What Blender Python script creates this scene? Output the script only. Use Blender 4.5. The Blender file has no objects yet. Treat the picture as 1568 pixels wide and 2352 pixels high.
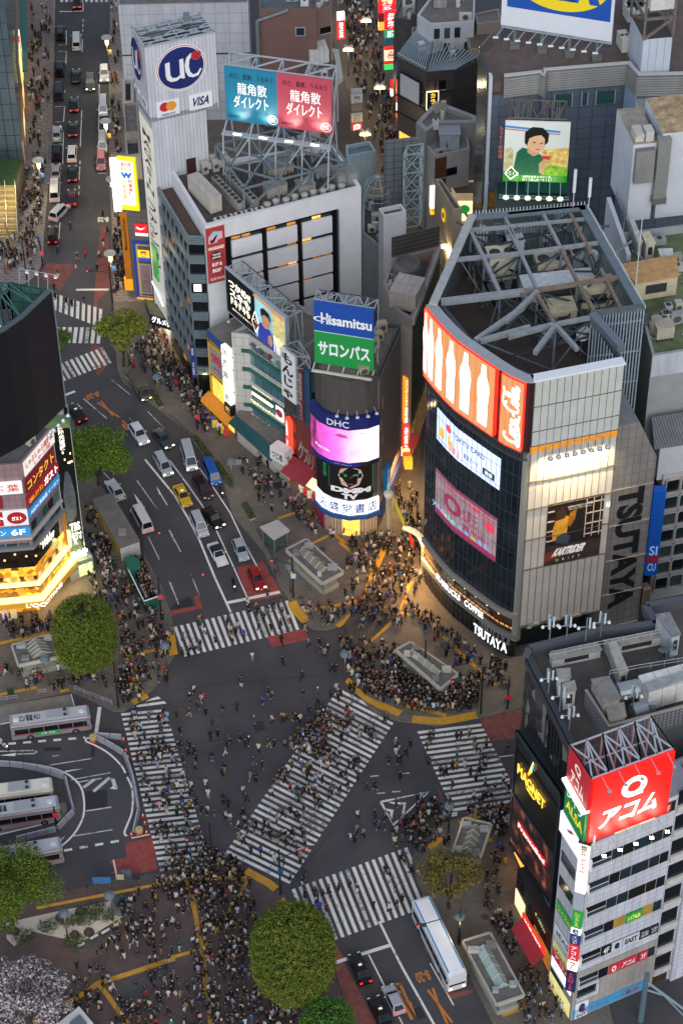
import bpy,bmesh,math,random
import numpy as np
from mathutils import Vector as J0,Matrix
rg,tu,en=range,tuple,enumerate
R=math.radians
C=bpy.context.scene.collection
SC=bpy.context.scene
random.seed(7)
FOC,PITCH,ROLL,CAMH=5221.4,43.35,-0.7225,230.0
_t,_r=R(PITCH),R(ROLL)
FW=J0((0,math.cos(_t),-math.sin(_t)))
_rt,_up=J0((1,0,0)),J0((1,0,0)).cross(FW)
RT=_rt*math.cos(_r)+_up*math.sin(_r)
UP=-_rt*math.sin(_r)+_up*math.cos(_r)
cam=bpy.data.cameras.new('camera')
cam.sensor_fit='VERTICAL';cam.sensor_height=36;cam.lens=36*FOC/2352
cam.clip_start=1;cam.clip_end=5000
co=bpy.data.objects.new('camera',cam);C.objects.link(co)
co.matrix_world=Matrix(((RT.x,UP.x,-FW.x,0),(RT.y,UP.y,-FW.y,0),(RT.z,UP.z,-FW.z,CAMH),(0,0,0,1)))
SC.camera=co
w=bpy.data.worlds.new('World');SC.world=w;w.use_nodes=True
nt=w.node_tree;bg=nt.nodes['Background']
sky=nt.nodes.new('ShaderNodeTexSky');sky.sky_type='NISHITA';sky.sun_disc=False
sky.sun_elevation=R(30);sky.sun_rotation=R(196);sky.dust_density=0.6;sky.air_density=1.0;sky.ozone_density=2.5
hs=nt.nodes.new('ShaderNodeHueSaturation');hs.inputs['Saturation'].default_value=.58
nt.links.new(sky.outputs[0],hs.inputs['Color']);nt.links.new(hs.outputs[0],bg.inputs[0]);bg.inputs[1].default_value=0.135
sl=bpy.data.lights.new('sun','SUN');sl.energy=0.95;sl.angle=R(40);sl.color=(1,0.93,0.86)
so=bpy.data.objects.new('sun',sl);C.objects.link(so)
so.rotation_euler=(R(56),0,R(14))
SC.view_settings.view_transform='Standard';SC.view_settings.look='None'
SC.view_settings.exposure=0.7;SC.view_settings.gamma=1.0;SC.view_settings.use_curve_mapping=False
SC.cycles.max_bounces=5;SC.cycles.diffuse_bounces=2;SC.cycles.glossy_bounces=2;SC.cycles.transparent_max_bounces=4
SC.cycles.use_adaptive_sampling=True;SC.cycles.use_denoising=True
_CO=(0,390.4,780.8,1166.1);_RO=(0,390.4,780.8,1171.2,1561.6,1949.7)
def z(c,r,x,y):return(_CO[c]+x*.2563,_RO[r]+y*.2563)
def zz(c,r,s):return[z(c,r,*map(float,p.split(',')))for p in s.split()]
def ray(p):return FW+RT*((p[0]-784)/FOC)-UP*((p[1]-1176)/FOC)
def G(p,h=0.0):
 d=ray(p);k=(h-CAMH)/d.z
 return J0((d.x*k,d.y*k,h))
def GP(pts,h=0.0):return[G(p,h)for p in pts]
MATS={}
def lin(c):
 if isinstance(c,str):
  c=[int(c[i:i+2],16)/255 for i in(0,2,4)]
  c=[x/12.92 if x<=.04045 else((x+.055)/1.055)**2.4 for x in c]
 return tu(c)
def M(col,rough=.6,metal=0.,var=.0,sc=1.,em=0.,key=None,attr=None,bump=0.):
 col=lin(col)
 k=(col,rough,metal,var,sc,em,key,attr,bump)
 if k in MATS:return MATS[k]
 m=bpy.data.materials.new(key or 'mat');m.use_nodes=True;t=m.node_tree;b=t.nodes['Principled BSDF']
 b.inputs['Base Color'].default_value=(*col,1);b.inputs['Roughness'].default_value=rough;b.inputs['Metallic'].default_value=metal
 src=None
 if attr:
  a=t.nodes.new('ShaderNodeAttribute');a.attribute_name=attr;src=a.outputs['Color']
 if var:
  tc=t.nodes.new('ShaderNodeTexCoord');g=t.nodes.new('ShaderNodeNewGeometry')
  n=t.nodes.new('ShaderNodeTexNoise');n.inputs['Scale'].default_value=sc;n.inputs['Detail'].default_value=6;n.inputs['Roughness'].default_value=.65
  t.links.new(g.outputs['Position'],n.inputs['Vector'])
  mr=t.nodes.new('ShaderNodeMapRange');mr.inputs[1].default_value=.3;mr.inputs[2].default_value=.7
  mr.inputs[3].default_value=1-var;mr.inputs[4].default_value=1+var
  t.links.new(n.outputs[0],mr.inputs[0])
  mx=t.nodes.new('ShaderNodeVectorMath');mx.operation='SCALE'
  if src:t.links.new(src,mx.inputs[0])
  else:mx.inputs[0].default_value=col
  t.links.new(mr.outputs[0],mx.inputs['Scale']);src=mx.outputs[0]
 if src:t.links.new(src,b.inputs['Base Color'])
 if em:
  b.inputs['Emission Strength'].default_value=em
  b.inputs['Emission Color'].default_value=(*col,1)
  if src:t.links.new(src,b.inputs['Emission Color'])
 MATS[k]=m
 return m
def J5(name,build):
 if name in MATS:return MATS[name]
 m=bpy.data.materials.new(name);m.use_nodes=True;t=m.node_tree
 build(t,t.nodes['Principled BSDF'],lambda ty,**kw:_nn(t,ty,kw))
 MATS[name]=m
 return m
def _nn(t,ty,kw):
 n=t.nodes.new(ty)
 for k,v in kw.items():setattr(n,k,v)
 return n
class MB:
 def __init__(s):s.v,s.f,s.mi,s.ms,s.col=[],[],[],[],[]
 def m(s,mat):
  if mat not in s.ms:s.ms.append(mat)
  return s.ms.index(mat)
 def face(s,pts,mat):
  n=len(s.v);s.v+=[tu(p)for p in pts];s.f.append(tu(rg(n,n+len(pts))));s.mi.append(s.m(mat))
 def add(s,v,f,mat):
  n=len(s.v);s.v+=[tu(p)for p in v];i=s.m(mat)
  for q in f:s.f.append(tu(n+k for k in q));s.mi.append(i)
 def hx(s,p,mat):
  s.add(p,((3,2,1,0),(4,5,6,7),(0,1,5,4),(1,2,6,5),(2,3,7,6),(3,0,4,7)),mat)
 def box(s,c,d,mat,rz=0.,M4=None):
  x,y,q=(k/2 for k in d);cs,sn=math.cos(rz),math.sin(rz)
  p=[]
  for dz in(-q,q):
   for a,b in((-x,-y),(x,-y),(x,y),(-x,y)):
    v=J0((c[0]+a*cs-b*sn,c[1]+a*sn+b*cs,c[2]+dz));p.append(M4@v if M4 else v)
  s.hx(p,mat)
 def pm(s,poly,z0,z1,mat,top=None,bot=False):
  n=len(poly);a=sum(poly[i][0]*poly[(i+1)%n][1]-poly[(i+1)%n][0]*poly[i][1]for i in rg(n))
  if a<0:poly=poly[::-1]
  v=[(p[0],p[1],z0)for p in poly]+[(p[0],p[1],z1)for p in poly]
  s.add(v,[(i,(i+1)%n,n+(i+1)%n,n+i)for i in rg(n)],mat)
  s.add(v[n:],[tu(rg(n))],top or mat)
  if bot:s.add(v[:n],[tu(rg(n))[::-1]],mat)
 def beam(s,a,b,w,mat,h=None):
  a,b=J0(a),J0(b);d=(b-a)
  if d.length<1e-4:return
  d.normalize();u=d.cross(J0((0,0,1)))
  if u.length<1e-3:u=J0((1,0,0))
  u.normalize();q=u.cross(d);h=h or w
  r=[u*(i*w/2)+q*(j*h/2)for i,j in((-1,-1),(1,-1),(1,1),(-1,1))]
  s.hx([a+k for k in r]+[b+k for k in r],mat)
 def tube(s,a,b,r,mat,n=8,r2=None):
  a,b=J0(a),J0(b);d=(b-a);d.normalize();u=d.cross(J0((0,0,1)))
  if u.length<1e-3:u=J0((1,0,0))
  u.normalize();q=d.cross(u);r2=r if r2 is None else r2
  cs=[(math.cos(k*2*math.pi/n),math.sin(k*2*math.pi/n))for k in rg(n)]
  v=[a+(u*c+q*t)*r for c,t in cs]+[b+(u*c+q*t)*r2 for c,t in cs]
  s.add(v,[(i,(i+1)%n,n+(i+1)%n,n+i)for i in rg(n)]+[tu(rg(n))[::-1],tu(rg(n,2*n))],mat)
 def lt(s,c,prof,mat,n=10):
  v=[];f=[]
  for k,(r,zq)in en(prof):
   for i in rg(n):v.append((c[0]+r*math.cos(i*2*math.pi/n),c[1]+r*math.sin(i*2*math.pi/n),c[2]+zq))
   if k:f+=[((k-1)*n+i,(k-1)*n+(i+1)%n,k*n+(i+1)%n,k*n+i)for i in rg(n)]
  f+=[tu(rg(n))[::-1],tu(rg((len(prof)-1)*n,len(prof)*n))]
  s.add(v,f,mat)
 def mesh(s,name,smooth=False):
  me=bpy.data.meshes.new(name);me.from_pydata(s.v,[],s.f)
  for q in s.ms:me.materials.append(q)
  me.polygons.foreach_set('material_index',s.mi)
  if smooth:me.polygons.foreach_set('use_smooth',[True]*len(s.f))
  me.update();return me
 def ob(s,name,parent=None,smooth=False,loc=None):
  if not s.f:return None
  o=bpy.data.objects.new(name,s.mesh(name,smooth));C.objects.link(o)
  if parent:o.parent=parent
  if loc is not None:o.location=loc
  return o
def tag(o,label,cat,group=None):
 o['label']=label;o['category']=cat
 if group:o['group']=group
 return o
def kind(o,k):o['kind']=k;return o
def J2(name,label,cat,group=None,loc=(0,0,0),rz=0):
 o=bpy.data.objects.new(name,None);C.objects.link(o);o.location=loc;o.rotation_euler.z=rz
 return tag(o,label,cat,group)
def J21(a,b,t):return a+(b-a)*t
class J22:
 def __init__(s,pts):
  s.p=[J0((p[0],p[1]))for p in pts];s.L=[0]
  for a,b in zip(s.p,s.p[1:]):s.L.append(s.L[-1]+(b-a).length)
  s.n=[]
  for a,b in zip(s.p,s.p[1:]):
   d=(b-a).normalized();s.n.append(J0((d.y,-d.x)))
  s.vn=[s.n[0]]+[(a+b).normalized()for a,b in zip(s.n,s.n[1:])]+[s.n[-1]]
  s.len=s.L[-1]
 def pt(s,u,h,d=0.):
  i=0
  while i<len(s.p)-2 and u>s.L[i+1]:i+=1
  t=(u-s.L[i])/(s.L[i+1]-s.L[i]);q=s.p[i].lerp(s.p[i+1],t)
  tt=min(1,max(0,t));n=s.vn[i].lerp(s.vn[i+1],tt)
  q=q+n*d
  return J0((q.x,q.y,h))
 def uv(s,p):
  d=ray(p);o=J0((0,0,CAMH));best=None
  for i,(a,b)in en(zip(s.p,s.p[1:])):
   n=s.n[i];dn=d.x*n.x+d.y*n.y
   if abs(dn)<1e-6:continue
   k=(a.x*n.x+a.y*n.y)/dn
   q=o+d*k;e=(b-a).normalized();u=(J0((q.x,q.y))-a).dot(e)
   L=(b-a).length;out=max(0 if i==0 else-u,0 if i==len(s.n)-1 else u-L,0)
   if i==0 and u<0 and len(s.n)>1:out=-u*.5
   if i==len(s.n)-1 and u>L and len(s.n)>1:out=(u-L)*.5
   if best is None or out<best[0]:best=(out,s.L[i]+u,q.z)
  return best[1],best[2]
 def rect(s,a,b):
  u0,h1=s.uv(a);u1,h0=s.uv(b)
  return min(u0,u1),max(u0,u1),min(h0,h1),max(h0,h1)
 def pn(s,mb,u0,u1,h0,h1,d0,d1,mat):
  us=[u0]+[u for u in s.L[1:-1]if u0+.02<u<u1-.02]+[u1]
  n=len(us);v=[]
  for u in us:v+=[s.pt(u,h0,d0),s.pt(u,h0,d1),s.pt(u,h1,d1),s.pt(u,h1,d0)]
  f=[(3,2,1,0),tu(4*(n-1)+k for k in(0,1,2,3))]
  for i in rg(n-1):
   for k in rg(4):f.append((4*i+k,4*i+(k+1)%4,4*i+4+(k+1)%4,4*i+4+k))
  mb.add(v,f,mat)
_tc=bpy.data.curves.new('type','FONT');_to=bpy.data.objects.new('type',_tc);C.objects.link(_to)
_tc.resolution_u=3
TEXTS={}
def J40(body,vertical=False,bold=0.,extr=0.,spacing=1.0):
 k=(body,vertical,bold,extr)
 if k in TEXTS:return TEXTS[k]
 _tc.body='\n'.join(body)if vertical else body
 _tc.align_x='CENTER' if(vertical or '\n' in body)else 'LEFT';_tc.offset=bold;_tc.extrude=extr;_tc.space_line=1.05 if vertical else 1.1
 bpy.context.view_layer.update()
 dg=bpy.context.evaluated_depsgraph_get()
 me=bpy.data.meshes.new_from_object(_to.evaluated_get(dg))
 v=np.empty(len(me.vertices)*3);me.vertices.foreach_get('co',v);v=v.reshape(-1,3)
 f=[tu(p.vertices)for p in me.polygons]
 bpy.data.meshes.remove(me)
 if len(v):
  lo,hi=v.min(0),v.max(0);v[:,:2]=(v[:,:2]-lo[:2])/np.maximum(hi[:2]-lo[:2],1e-6)
 TEXTS[k]=(v,f);return TEXTS[k]
def J39(fn,body,mat,parent,name='lettering',vertical=False,bold=.012,extr=0.,mb=None):
 v,f=J40(body,vertical,bold,extr)
 m=mb or MB();m.add([fn(a,b,c)for a,b,c in v],f,mat)
 if mb is None:return m.ob(name,parent)
def J1(W,u0,u1,h0,h1,body,mat,parent,d=.06,slant=0.,**k):
 return J39(lambda a,b,c:W.pt(J21(u0,u1,a)+slant*(b-.5)*(h1-h0),J21(h0,h1,b),d+c),body,mat,parent,**k)
def gtext(o,ex,ey,body,mat,parent=None,h=.012,name='lettering',**k):
 o,ex,ey=J0(o),J0(ex),J0(ey)
 def fn(a,b,c):q=o+ex*a+ey*b;return(q.x,q.y,o.z+h+c)
 return J39(fn,body,mat,parent,name,**k)
J29=M('e4e4e8',.5);J30=M('0c0c0e',.5);J26=M('6d7a80',.5,.3,.15,1.5);J27=M('3d484e',.6,.3,.2,2.)
J31=M('a9b2b8',.45,.4,.1,2.)
# ================================================================== ground, roads, pavements, markings
def asphalt(t,b,nn):
 g=nn('ShaderNodeNewGeometry')
 n1=nn('ShaderNodeTexNoise');n1 .inputs['Scale'].default_value=.12;n1 .inputs['Detail'].default_value=5
 n2=nn('ShaderNodeTexNoise');n2 .inputs['Scale'].default_value=3.;n2 .inputs['Detail'].default_value=8;n2 .inputs['Roughness'].default_value=.8
 vo=nn('ShaderNodeTexVoronoi');vo.inputs['Scale'].default_value=.09
 for n in(n1,n2,vo):t.links.new(g.outputs['Position'],n.inputs['Vector'])
 r=nn('ShaderNodeValToRGB');r.color_ramp.elements[0].position=.35;r.color_ramp.elements[0].color=(*lin('3a393c'),1)
 r.color_ramp.elements[1].position=.68;r.color_ramp.elements[1].color=(*lin('484648'),1)
 t.links.new(n1 .outputs[0],r.inputs[0])
 mr=nn('ShaderNodeMapRange');mr.inputs[1].default_value=.3;mr.inputs[2].default_value=.7;mr.inputs[3].default_value=.82;mr.inputs[4].default_value=1.16
 t.links.new(n2 .outputs[0],mr.inputs[0])
 mv=nn('ShaderNodeMapRange');mv.inputs[3].default_value=.9;mv.inputs[4].default_value=1.08
 s=nn('ShaderNodeSeparateColor');t.links.new(vo.outputs['Color'],s.inputs[0]);t.links.new(s.outputs[0],mv.inputs[0])
 mm=nn('ShaderNodeMath',operation='MULTIPLY');t.links.new(mr.outputs[0],mm.inputs[0]);t.links.new(mv.outputs[0],mm.inputs[1])
 x=nn('ShaderNodeVectorMath',operation='SCALE');t.links.new(r.outputs[0],x.inputs[0]);t.links.new(mm.outputs[0],x.inputs['Scale'])
 t.links.new(x.outputs[0],b.inputs['Base Color']);b.inputs['Roughness'].default_value=.75
ASPH=J5('asphalt',asphalt)
def paving(c1,c2,mortar,bw,bh,rot=0.,msz=.03,spots=None):
 def f(t,b,nn):
  g=nn('ShaderNodeNewGeometry');mp=nn('ShaderNodeMapping');mp.inputs['Rotation'].default_value=(0,0,R(rot))
  t.links.new(g.outputs['Position'],mp.inputs[0])
  br=nn('ShaderNodeTexBrick');br.inputs['Scale'].default_value=1.;br.inputs['Brick Width'].default_value=bw;br.inputs['Row Height'].default_value=bh
  br.inputs['Mortar Size'].default_value=msz;br.inputs['Color1'].default_value=(*lin(c1),1);br.inputs['Color2'].default_value=(*lin(c2),1);br.inputs['Mortar'].default_value=(*lin(mortar),1)
  t.links.new(mp.outputs[0],br.inputs['Vector'])
  n=nn('ShaderNodeTexNoise');n.inputs['Scale'].default_value=.5;n.inputs['Detail'].default_value=8;n.inputs['Roughness'].default_value=.7
  t.links.new(g.outputs['Position'],n.inputs['Vector'])
  mr=nn('ShaderNodeMapRange');mr.inputs[1].default_value=.3;mr.inputs[2].default_value=.7;mr.inputs[3].default_value=.74;mr.inputs[4].default_value=1.2
  t.links.new(n.outputs[0],mr.inputs[0])
  src=br.outputs['Color']
  if spots:
   ck=nn('ShaderNodeTexBrick');ck.inputs['Scale'].default_value=1.;ck.inputs['Brick Width'].default_value=1.5;ck.inputs['Row Height'].default_value=.75;ck.inputs['Mortar Size'].default_value=.31
   ck.inputs['Mortar Smooth'].default_value=0.
   t.links.new(mp.outputs[0],ck.inputs['Vector'])
   mxx=nn('ShaderNodeMix',data_type='RGBA');t.links.new(ck.outputs['Fac'],mxx.inputs[0]);mxx.inputs[6].default_value=(*lin(spots),1);t.links.new(src,mxx.inputs[7]);src=mxx.outputs[2]
  x=nn('ShaderNodeVectorMath',operation='SCALE');t.links.new(src,x.inputs[0]);t.links.new(mr.outputs[0],x.inputs['Scale'])
  t.links.new(x.outputs[0],b.inputs['Base Color']);b.inputs['Roughness'].default_value=.7
 return f
PAVE=J5('pavement_slab',paving('6e665d','655e57','514b45',.6,.3,25))
MOSAIC=J5('mosaic_paving',paving('8f8580','857c78','6c6461',.3,.3,3,spots='4a3a36'))
BRICK=J5('plaza_brick',paving('66514a','5a4a46','42383a',.4,.2,-14))
BRICKG=J5('plaza_grey',paving('53514f','4a4847','3c3b3a',.6,.3,12))
LANE=J5('street_slab',paving('544b45','4c4540','3a3531',.6,.6,-18))
CONC=M('78736c',.8,0,.2,.6);KERB=M('6f6b67',.8,0,.2,1.)
REDP=M('8c3f38',.8,0,.3,1.2);REDF=M('77433d',.8,0,.35,.8)
def worn(col,amt):
 def f(t,b,nn):
  g=nn('ShaderNodeNewGeometry');n=nn('ShaderNodeTexNoise');n.inputs['Scale'].default_value=1.6;n.inputs['Detail'].default_value=10;n.inputs['Roughness'].default_value=.75
  t.links.new(g.outputs['Position'],n.inputs['Vector'])
  n3=nn('ShaderNodeTexNoise');n3 .inputs['Scale'].default_value=.35;t.links.new(g.outputs['Position'],n3 .inputs['Vector'])
  ad=nn('ShaderNodeMath',operation='MULTIPLY_ADD');t.links.new(n3 .outputs[0],ad.inputs[0]);ad.inputs[1].default_value=.55;t.links.new(n.outputs[0],ad.inputs[2])
  r=nn('ShaderNodeValToRGB');r.color_ramp.elements[0].position=amt;r.color_ramp.elements[1].position=amt+.09
  c=lin(col);r.color_ramp.elements[0].color=(*[x*.22+.03 for x in c],1);r.color_ramp.elements[1].color=(*c,1)
  t.links.new(ad.outputs[0],r.inputs[0]);t.links.new(r.outputs[0],b.inputs['Base Color']);b.inputs['Roughness'].default_value=.7
 return f
PAINT=J5('road_paint',worn('d8d5cf',.615));PAINTW=J5('worn_road_paint',worn('bdbab6',.68));ORANGE=J5('orange_road_paint',worn('b8702c',.6))
TACT=M('b98a26',.7,0,.22,1.5)
def plate(name,polys,h,mat,z0=None,k='structure',side=None):
 m=MB()
 for p in polys:
  h+=.0005;q=[(v.x,v.y)for v in(GP(p,h))]
  if z0 is None:
   a=sum(q[i][0]*q[(i+1)%len(q)][1]-q[(i+1)%len(q)][0]*q[i][1]for i in rg(len(q)))
   if a<0:q=q[::-1]
   m.face([(x,y,h)for x,y in q],mat)
  else:m.pm(q,z0,h,side or mat,mat)
 return kind(m.ob(name),k)
gm=MB();gm.face([(-900,-200,-.3),(900,-200,-.3),(900,1500,-.3),(-900,1500,-.3)],M('4a4845',.9,0,.3,.05));kind(gm.ob('ground'),'structure')
gm=MB();gm.face([(-130,90,0),(130,90,0),(130,620,0),(-130,620,0)],ASPH);kind(gm.ob('road'),'structure')
KH=.13
plate('pavement',[[(-80,-60),(128,-60),(128,0),(118,402),(113,416),(102,534),(100,590),(93,615),(77,637),(61,649),(0,668),(-80,660)]],KH,MOSAIC,-.2,side=KERB)
S2=[(252,-60),(251,402),(250,416),(257,518),(256,647),(261,693),(266,760),(268,830),(272,855),(284,878),(390,960),(442,1004),(513,1111),(534,1183),(606,1268),(642,1348),(670,1385),(682,1410),(695,1427),(710,1440),(724,1446),(750,1447),(775,1440),(800,1418),(840,1370),(862,1315),(890,1250),(930,1130),(960,1020),(960,560),(700,420),(330,-60)]
plate('pavement',[S2],KH,PAVE,-.2,side=KERB)
plate('mosaic_pavement',[[(254,-60),(253,402),(252,416),(259,518),(258,647),(263,693),(340,693),(340,-60)]],KH+.004,MOSAIC)
S3=[(808,1515),(806,1545),(817,1582),(834,1610),(852,1630),(880,1645),(910,1655),(1000,1668),(1100,1650),(1200,1625),(1260,1600),(1260,1400),(1000,1200),(950,1250),(945,1330),(914,1410),(870,1455),(822,1492)]
plate('pavement',[S3],KH,PAVE,-.2,side=KERB)
S4=[(1002,2105),(975,2060),(955,2020),(945,1975),(960,1930),(1010,1890),(1050,1880),(1175,1845),(1275,1810),(1420,2400),(1155,2400),(1086,2257),(1045,2185)]
plate('pavement',[S4],KH,PAVE,-.2,side=KERB)
S5=[(-80,2085),(0,2074),(156,2044),(249,2026),(359,2003),(480,1985),(520,1985),(570,1998),(625,2030),(667,2070),(690,2100),(720,2150),(745,2200),(767,2240),(800,2340),(830,2420),(-80,2420)]
plate('plaza',[S5],KH,BRICK,-.2,side=KERB)
S6=[(160,930),(190,1040),(230,1111),(290,1200),(330,1270),(372,1345),(390,1400),(400,1440),(404,1480),(400,1507),(385,1530),(365,1570),(310,1620),(285,1633),(262,1634),(210,1608),(164,1588),(0,1622),(-80,1640),(-80,900)]
plate('pavement',[S6],KH,PAVE,-.2,side=KERB)
CG=[(800,1418),(840,1370),(862,1315),(890,1250),(905,1190),(940,1000),(985,780),(1010,560),(960,420),(900,250),(870,130),(850,-60),(770,-60),(785,130),(830,400),(905,560),(930,800),(925,1000),(930,1100),(952,1240),(945,1330),(914,1410),(870,1455),(822,1492),(812,1460)]
plate('shopping_street',[[(722,-60),(940,-60),(1010,560),(985,800),(960,1100),(948,1300),(914,1408),(868,1454),(824,1490),(812,1500),(790,1432),(838,1372),(862,1317),(890,1250),(905,1150),(905,600)]],KH+.012,LANE)
plate('plaza_band',[zz(0,5,'1100,1250 1568,880 1568,1060 1130,1420'),zz(1,5,'0,880 230,740 260,790 0,960'),zz(0,5,'640,860 1180,570 1230,620 700,960'),zz(0,5,'900,300 1400,215 1420,250 940,340')],KH+.004,BRICKG)
plate('concrete_bay',[zz(0,4,'-200,420 -200,270 640,128 668,232 95,385')],.006,CONC)
plate('concrete_bay',[zz(0,4,'510,1105 590,1100 615,1225 0,1395 -100,1400 -100,1360 510,1250')],.006,CONC)
plate('red_road_surface',[zz(1,3,'595,515 835,465 880,540 1000,745 695,780'),zz(1,3,'700,812 985,745 1010,765 715,822'),zz(1,3,'862,1135 1200,1065 1248,1160 918,1232'),zz(1,3,'0,903 235,863 215,775 250,760 296,880 0,948'),zz(0,3,'1505,905 1568,895 1568,950 1512,955'),zz(0,4,'1125,1467 1340,1415 1365,1415 1400,1568 1395,1604 1140,1604'),zz(0,5,'1135,-20 1385,-20 1410,185 1058,260 1045,225 990,215 1040,190 980,108 1142,75'),zz(1,5,'1472,830 1560,990 1480,1035'),zz(0,1,'0,1130 80,1100 130,1240 0,1250')],.004,REDP)
plate('worn_red_road_surface',[zz(2,4,'1245,345 1330,325 1720,240 1720,500 1350,550'),zz(2,4,'1500,850 1640,830 1640,920 1535,930'),zz(2,5,'-50,890 0,930 40,1030 330,1568 380,1700 150,1700 -40,1100'),zz(2,5,'740,880 765,880 985,1350 1180,1290 1190,1260 1010,1290'),zz(2,4,'880,985 895,985 930,1100 905,1110'),zz(0,1,'905,500 955,500 990,760 1000,1060 880,1160 870,1250 845,1250 850,1090 870,760'),zz(0,1,'430,835 690,845 685,870 640,925 540,1080 350,950'),zz(0,2,'820,40 930,60 970,215 880,330 830,200'),zz(0,1,'-40,1130 85,1100 120,1245 -40,1250')],.004,REDF)
DARKP=M('262628',.7,0,.2,1.)
plate('asphalt_patch',[zz(0,4,'755,1000 960,985 965,1155 765,1175'),zz(0,4,'400,608 550,602 550,635 400,640'),zz(1,4,'735,385 830,365 862,440 765,468'),zz(2,5,'630,1450 710,1405 770,1510 700,1535'),zz(0,4,'820,560 855,560 850,680 815,690'),zz(0,5,'1375,1320 1540,1260 1568,1330 1380,1355'),zz(1,3,'40,840 180,770 215,860 0,900')],.004,DARKP)
plate('pavement_patch',[zz(1,2,'910,1290 1010,1260 1070,1275 1070,1300 950,1345'),zz(0,1,'240,205 360,185 355,250 250,250'),zz(0,1,'262,645 330,640 330,690 265,695')],KH+.006,DARKP)
def zebra(A0,A1,B0,B1,n,frac=.5,skip=(),mat=None,h=.017):
 a0,a1,b0,b1=(G(p,h)for p in(A0,A1,B0,B1));m=MB()
 for k in rg(n):
  if k in skip:continue
  for e in(1,):
   t,t2=k/(n-1),(k+frac)/(n-1)
   m.face([b0 .lerp(b1,t),b0 .lerp(b1,t2),a0 .lerp(a1,t2),a0 .lerp(a1,t)][::-1],mat or(PAINT if random.random()<.8 else PAINTW))
 for i,f in en(m.f):
  p=[J0(m.v[j])for j in f]
  if(p[1]-p[0]).cross(p[2]-p[0]).z<0:m.f[i]=f[::-1]
 return kind(m.ob('zebra_crossing'),'structure')
zebra(z(1,3,33,1050),z(1,3,1030,817),z(1,3,132,1316),z(1,3,1130,1078),19)
zebra(z(1,5,1090,365),z(2,5,572,-5),z(1,5,1292,885),z(2,5,787,515),18)
zebra(z(0,4,1086,300),z(0,4,1430,1690),z(0,4,1482,262),z(0,4,1888,1635),31)
zebra(z(0,4,1362,165),z(0,4,1245,222),z(0,4,1418,148),z(0,4,1470,190),2)
zebra(z(1,4,1510,75),z(1,4,515,1524),z(1,4,2028,345),z(1,4,1085,1805),34)
zebra(z(2,4,690,462),z(2,4,1000,1155),z(2,4,1260,392),z(2,4,1612,1062),16)
zebra(z(0,1,437,1085),z(0,1,890,1240),z(0,1,430,1230),z(0,1,885,1405),10,.55)
zebra(z(0,1,510,1407),z(0,1,880,1412),z(0,1,492,1548),z(0,1,865,1555),8,.6)
zebra(z(0,1,0,1388),z(0,1,100,1390),z(0,1,-25,1480),z(0,1,78,1480),3,.6)
zebra(z(0,2,490,232),z(0,2,895,75),z(0,2,570,370),z(0,2,980,215),10,.55)
zebra(z(0,0,540,-20),z(0,0,942,-20),z(0,0,543,18),z(0,0,945,18),10,.55)
_ln=[0]
def line(m,pts,w,mat,h=.017,dash=None):
 _ln[0]+=1;h+=(_ln[0]%7)*.001
 p=[G(q,h)for q in pts]
 if dash:
  a,b=p[0],p[-1];L=(b-a).length;t=0
  while t<L:
   J45(m,[a.lerp(b,t/L),a.lerp(b,min(1,(t+dash[0])/L))],w,mat);t+=dash[0]+dash[1]
 else:J45(m,p,w,mat)
def J45(m,p,w,mat):
 n=len(p);L,Rr=[],[]
 for i in rg(n):
  d=(p[min(i+1,n-1)]-p[max(i-1,0)]);d.z=0;d.normalize();q=J0((-d.y,d.x,0))*w/2
  L.append(p[i]+q);Rr.append(p[i]-q)
 for i in rg(n-1):m.face([Rr[i],Rr[i+1],L[i+1],L[i]],mat)
def smooth(pts,n=5):
 out=[]
 for i in rg(len(pts)-1):
  p0,p1,p2,p3=(J0(pts[max(0,min(len(pts)-1,i+k))])for k in(-1,0,1,2))
  for k in rg(n):
   t=k/n;out.append(tu(.5*((2*p1)+(p2-p0)*t+(2*p0-5*p1+4*p2-p3)*t*t+(3*p1-p0-3*p2+p3)*t**3)))
 return out+[pts[-1]]
lm=MB()
for s,wd in((zz(0,2,'1300,1070 1568,1395')+zz(1,3,'175,95 270,282 400,600 545,918'),.3),(zz(1,2,'0,1080 170,1312')+zz(1,3,'310,-10 420,190 560,490 690,780'),.2),(zz(1,2,'262,1145 395,1330 540,1550')+zz(1,3,'650,260 806,556'),.2),(zz(1,3,'515,832 985,735'),.55),(zz(0,1,'683,1073 976,1071'),.5),(zz(0,2,'555,505 675,460'),.5),(zz(0,0,'535,103 650,103'),.3),(zz(0,0,'660,103 745,100'),.3),(zz(2,5,'-60,1025 60,985'),.5),(zz(2,5,'185,945 452,862'),.5),(zz(2,5,'350,648 460,875 560,1070 825,1545 860,1610'),.3),(zz(2,5,'255,945 400,1235'),.2),(zz(2,5,'525,1505 560,1568'),.2),(zz(2,5,'805,1025 1015,1400'),.16),(zz(0,4,'895,243 860,505'),.5),(zz(0,4,'95,380 -60,412'),.18),(zz(0,4,'640,128 668,232'),.14),(zz(0,4,'1180,1418 1345,1385'),.2),(zz(0,5,'1018,98 1050,258'),.2),(zz(2,4,'1420,690 1640,665'),.16),(zz(2,4,'1000,1200 1045,1190 1040,1210 1000,1220'),.3),(zz(0,4,'0,1385 510,1265'),.2),(zz(2,4,'365,1093 795,1002 475,1300 365,1093'),.35)):line(lm,s,wd,PAINT)
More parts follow.
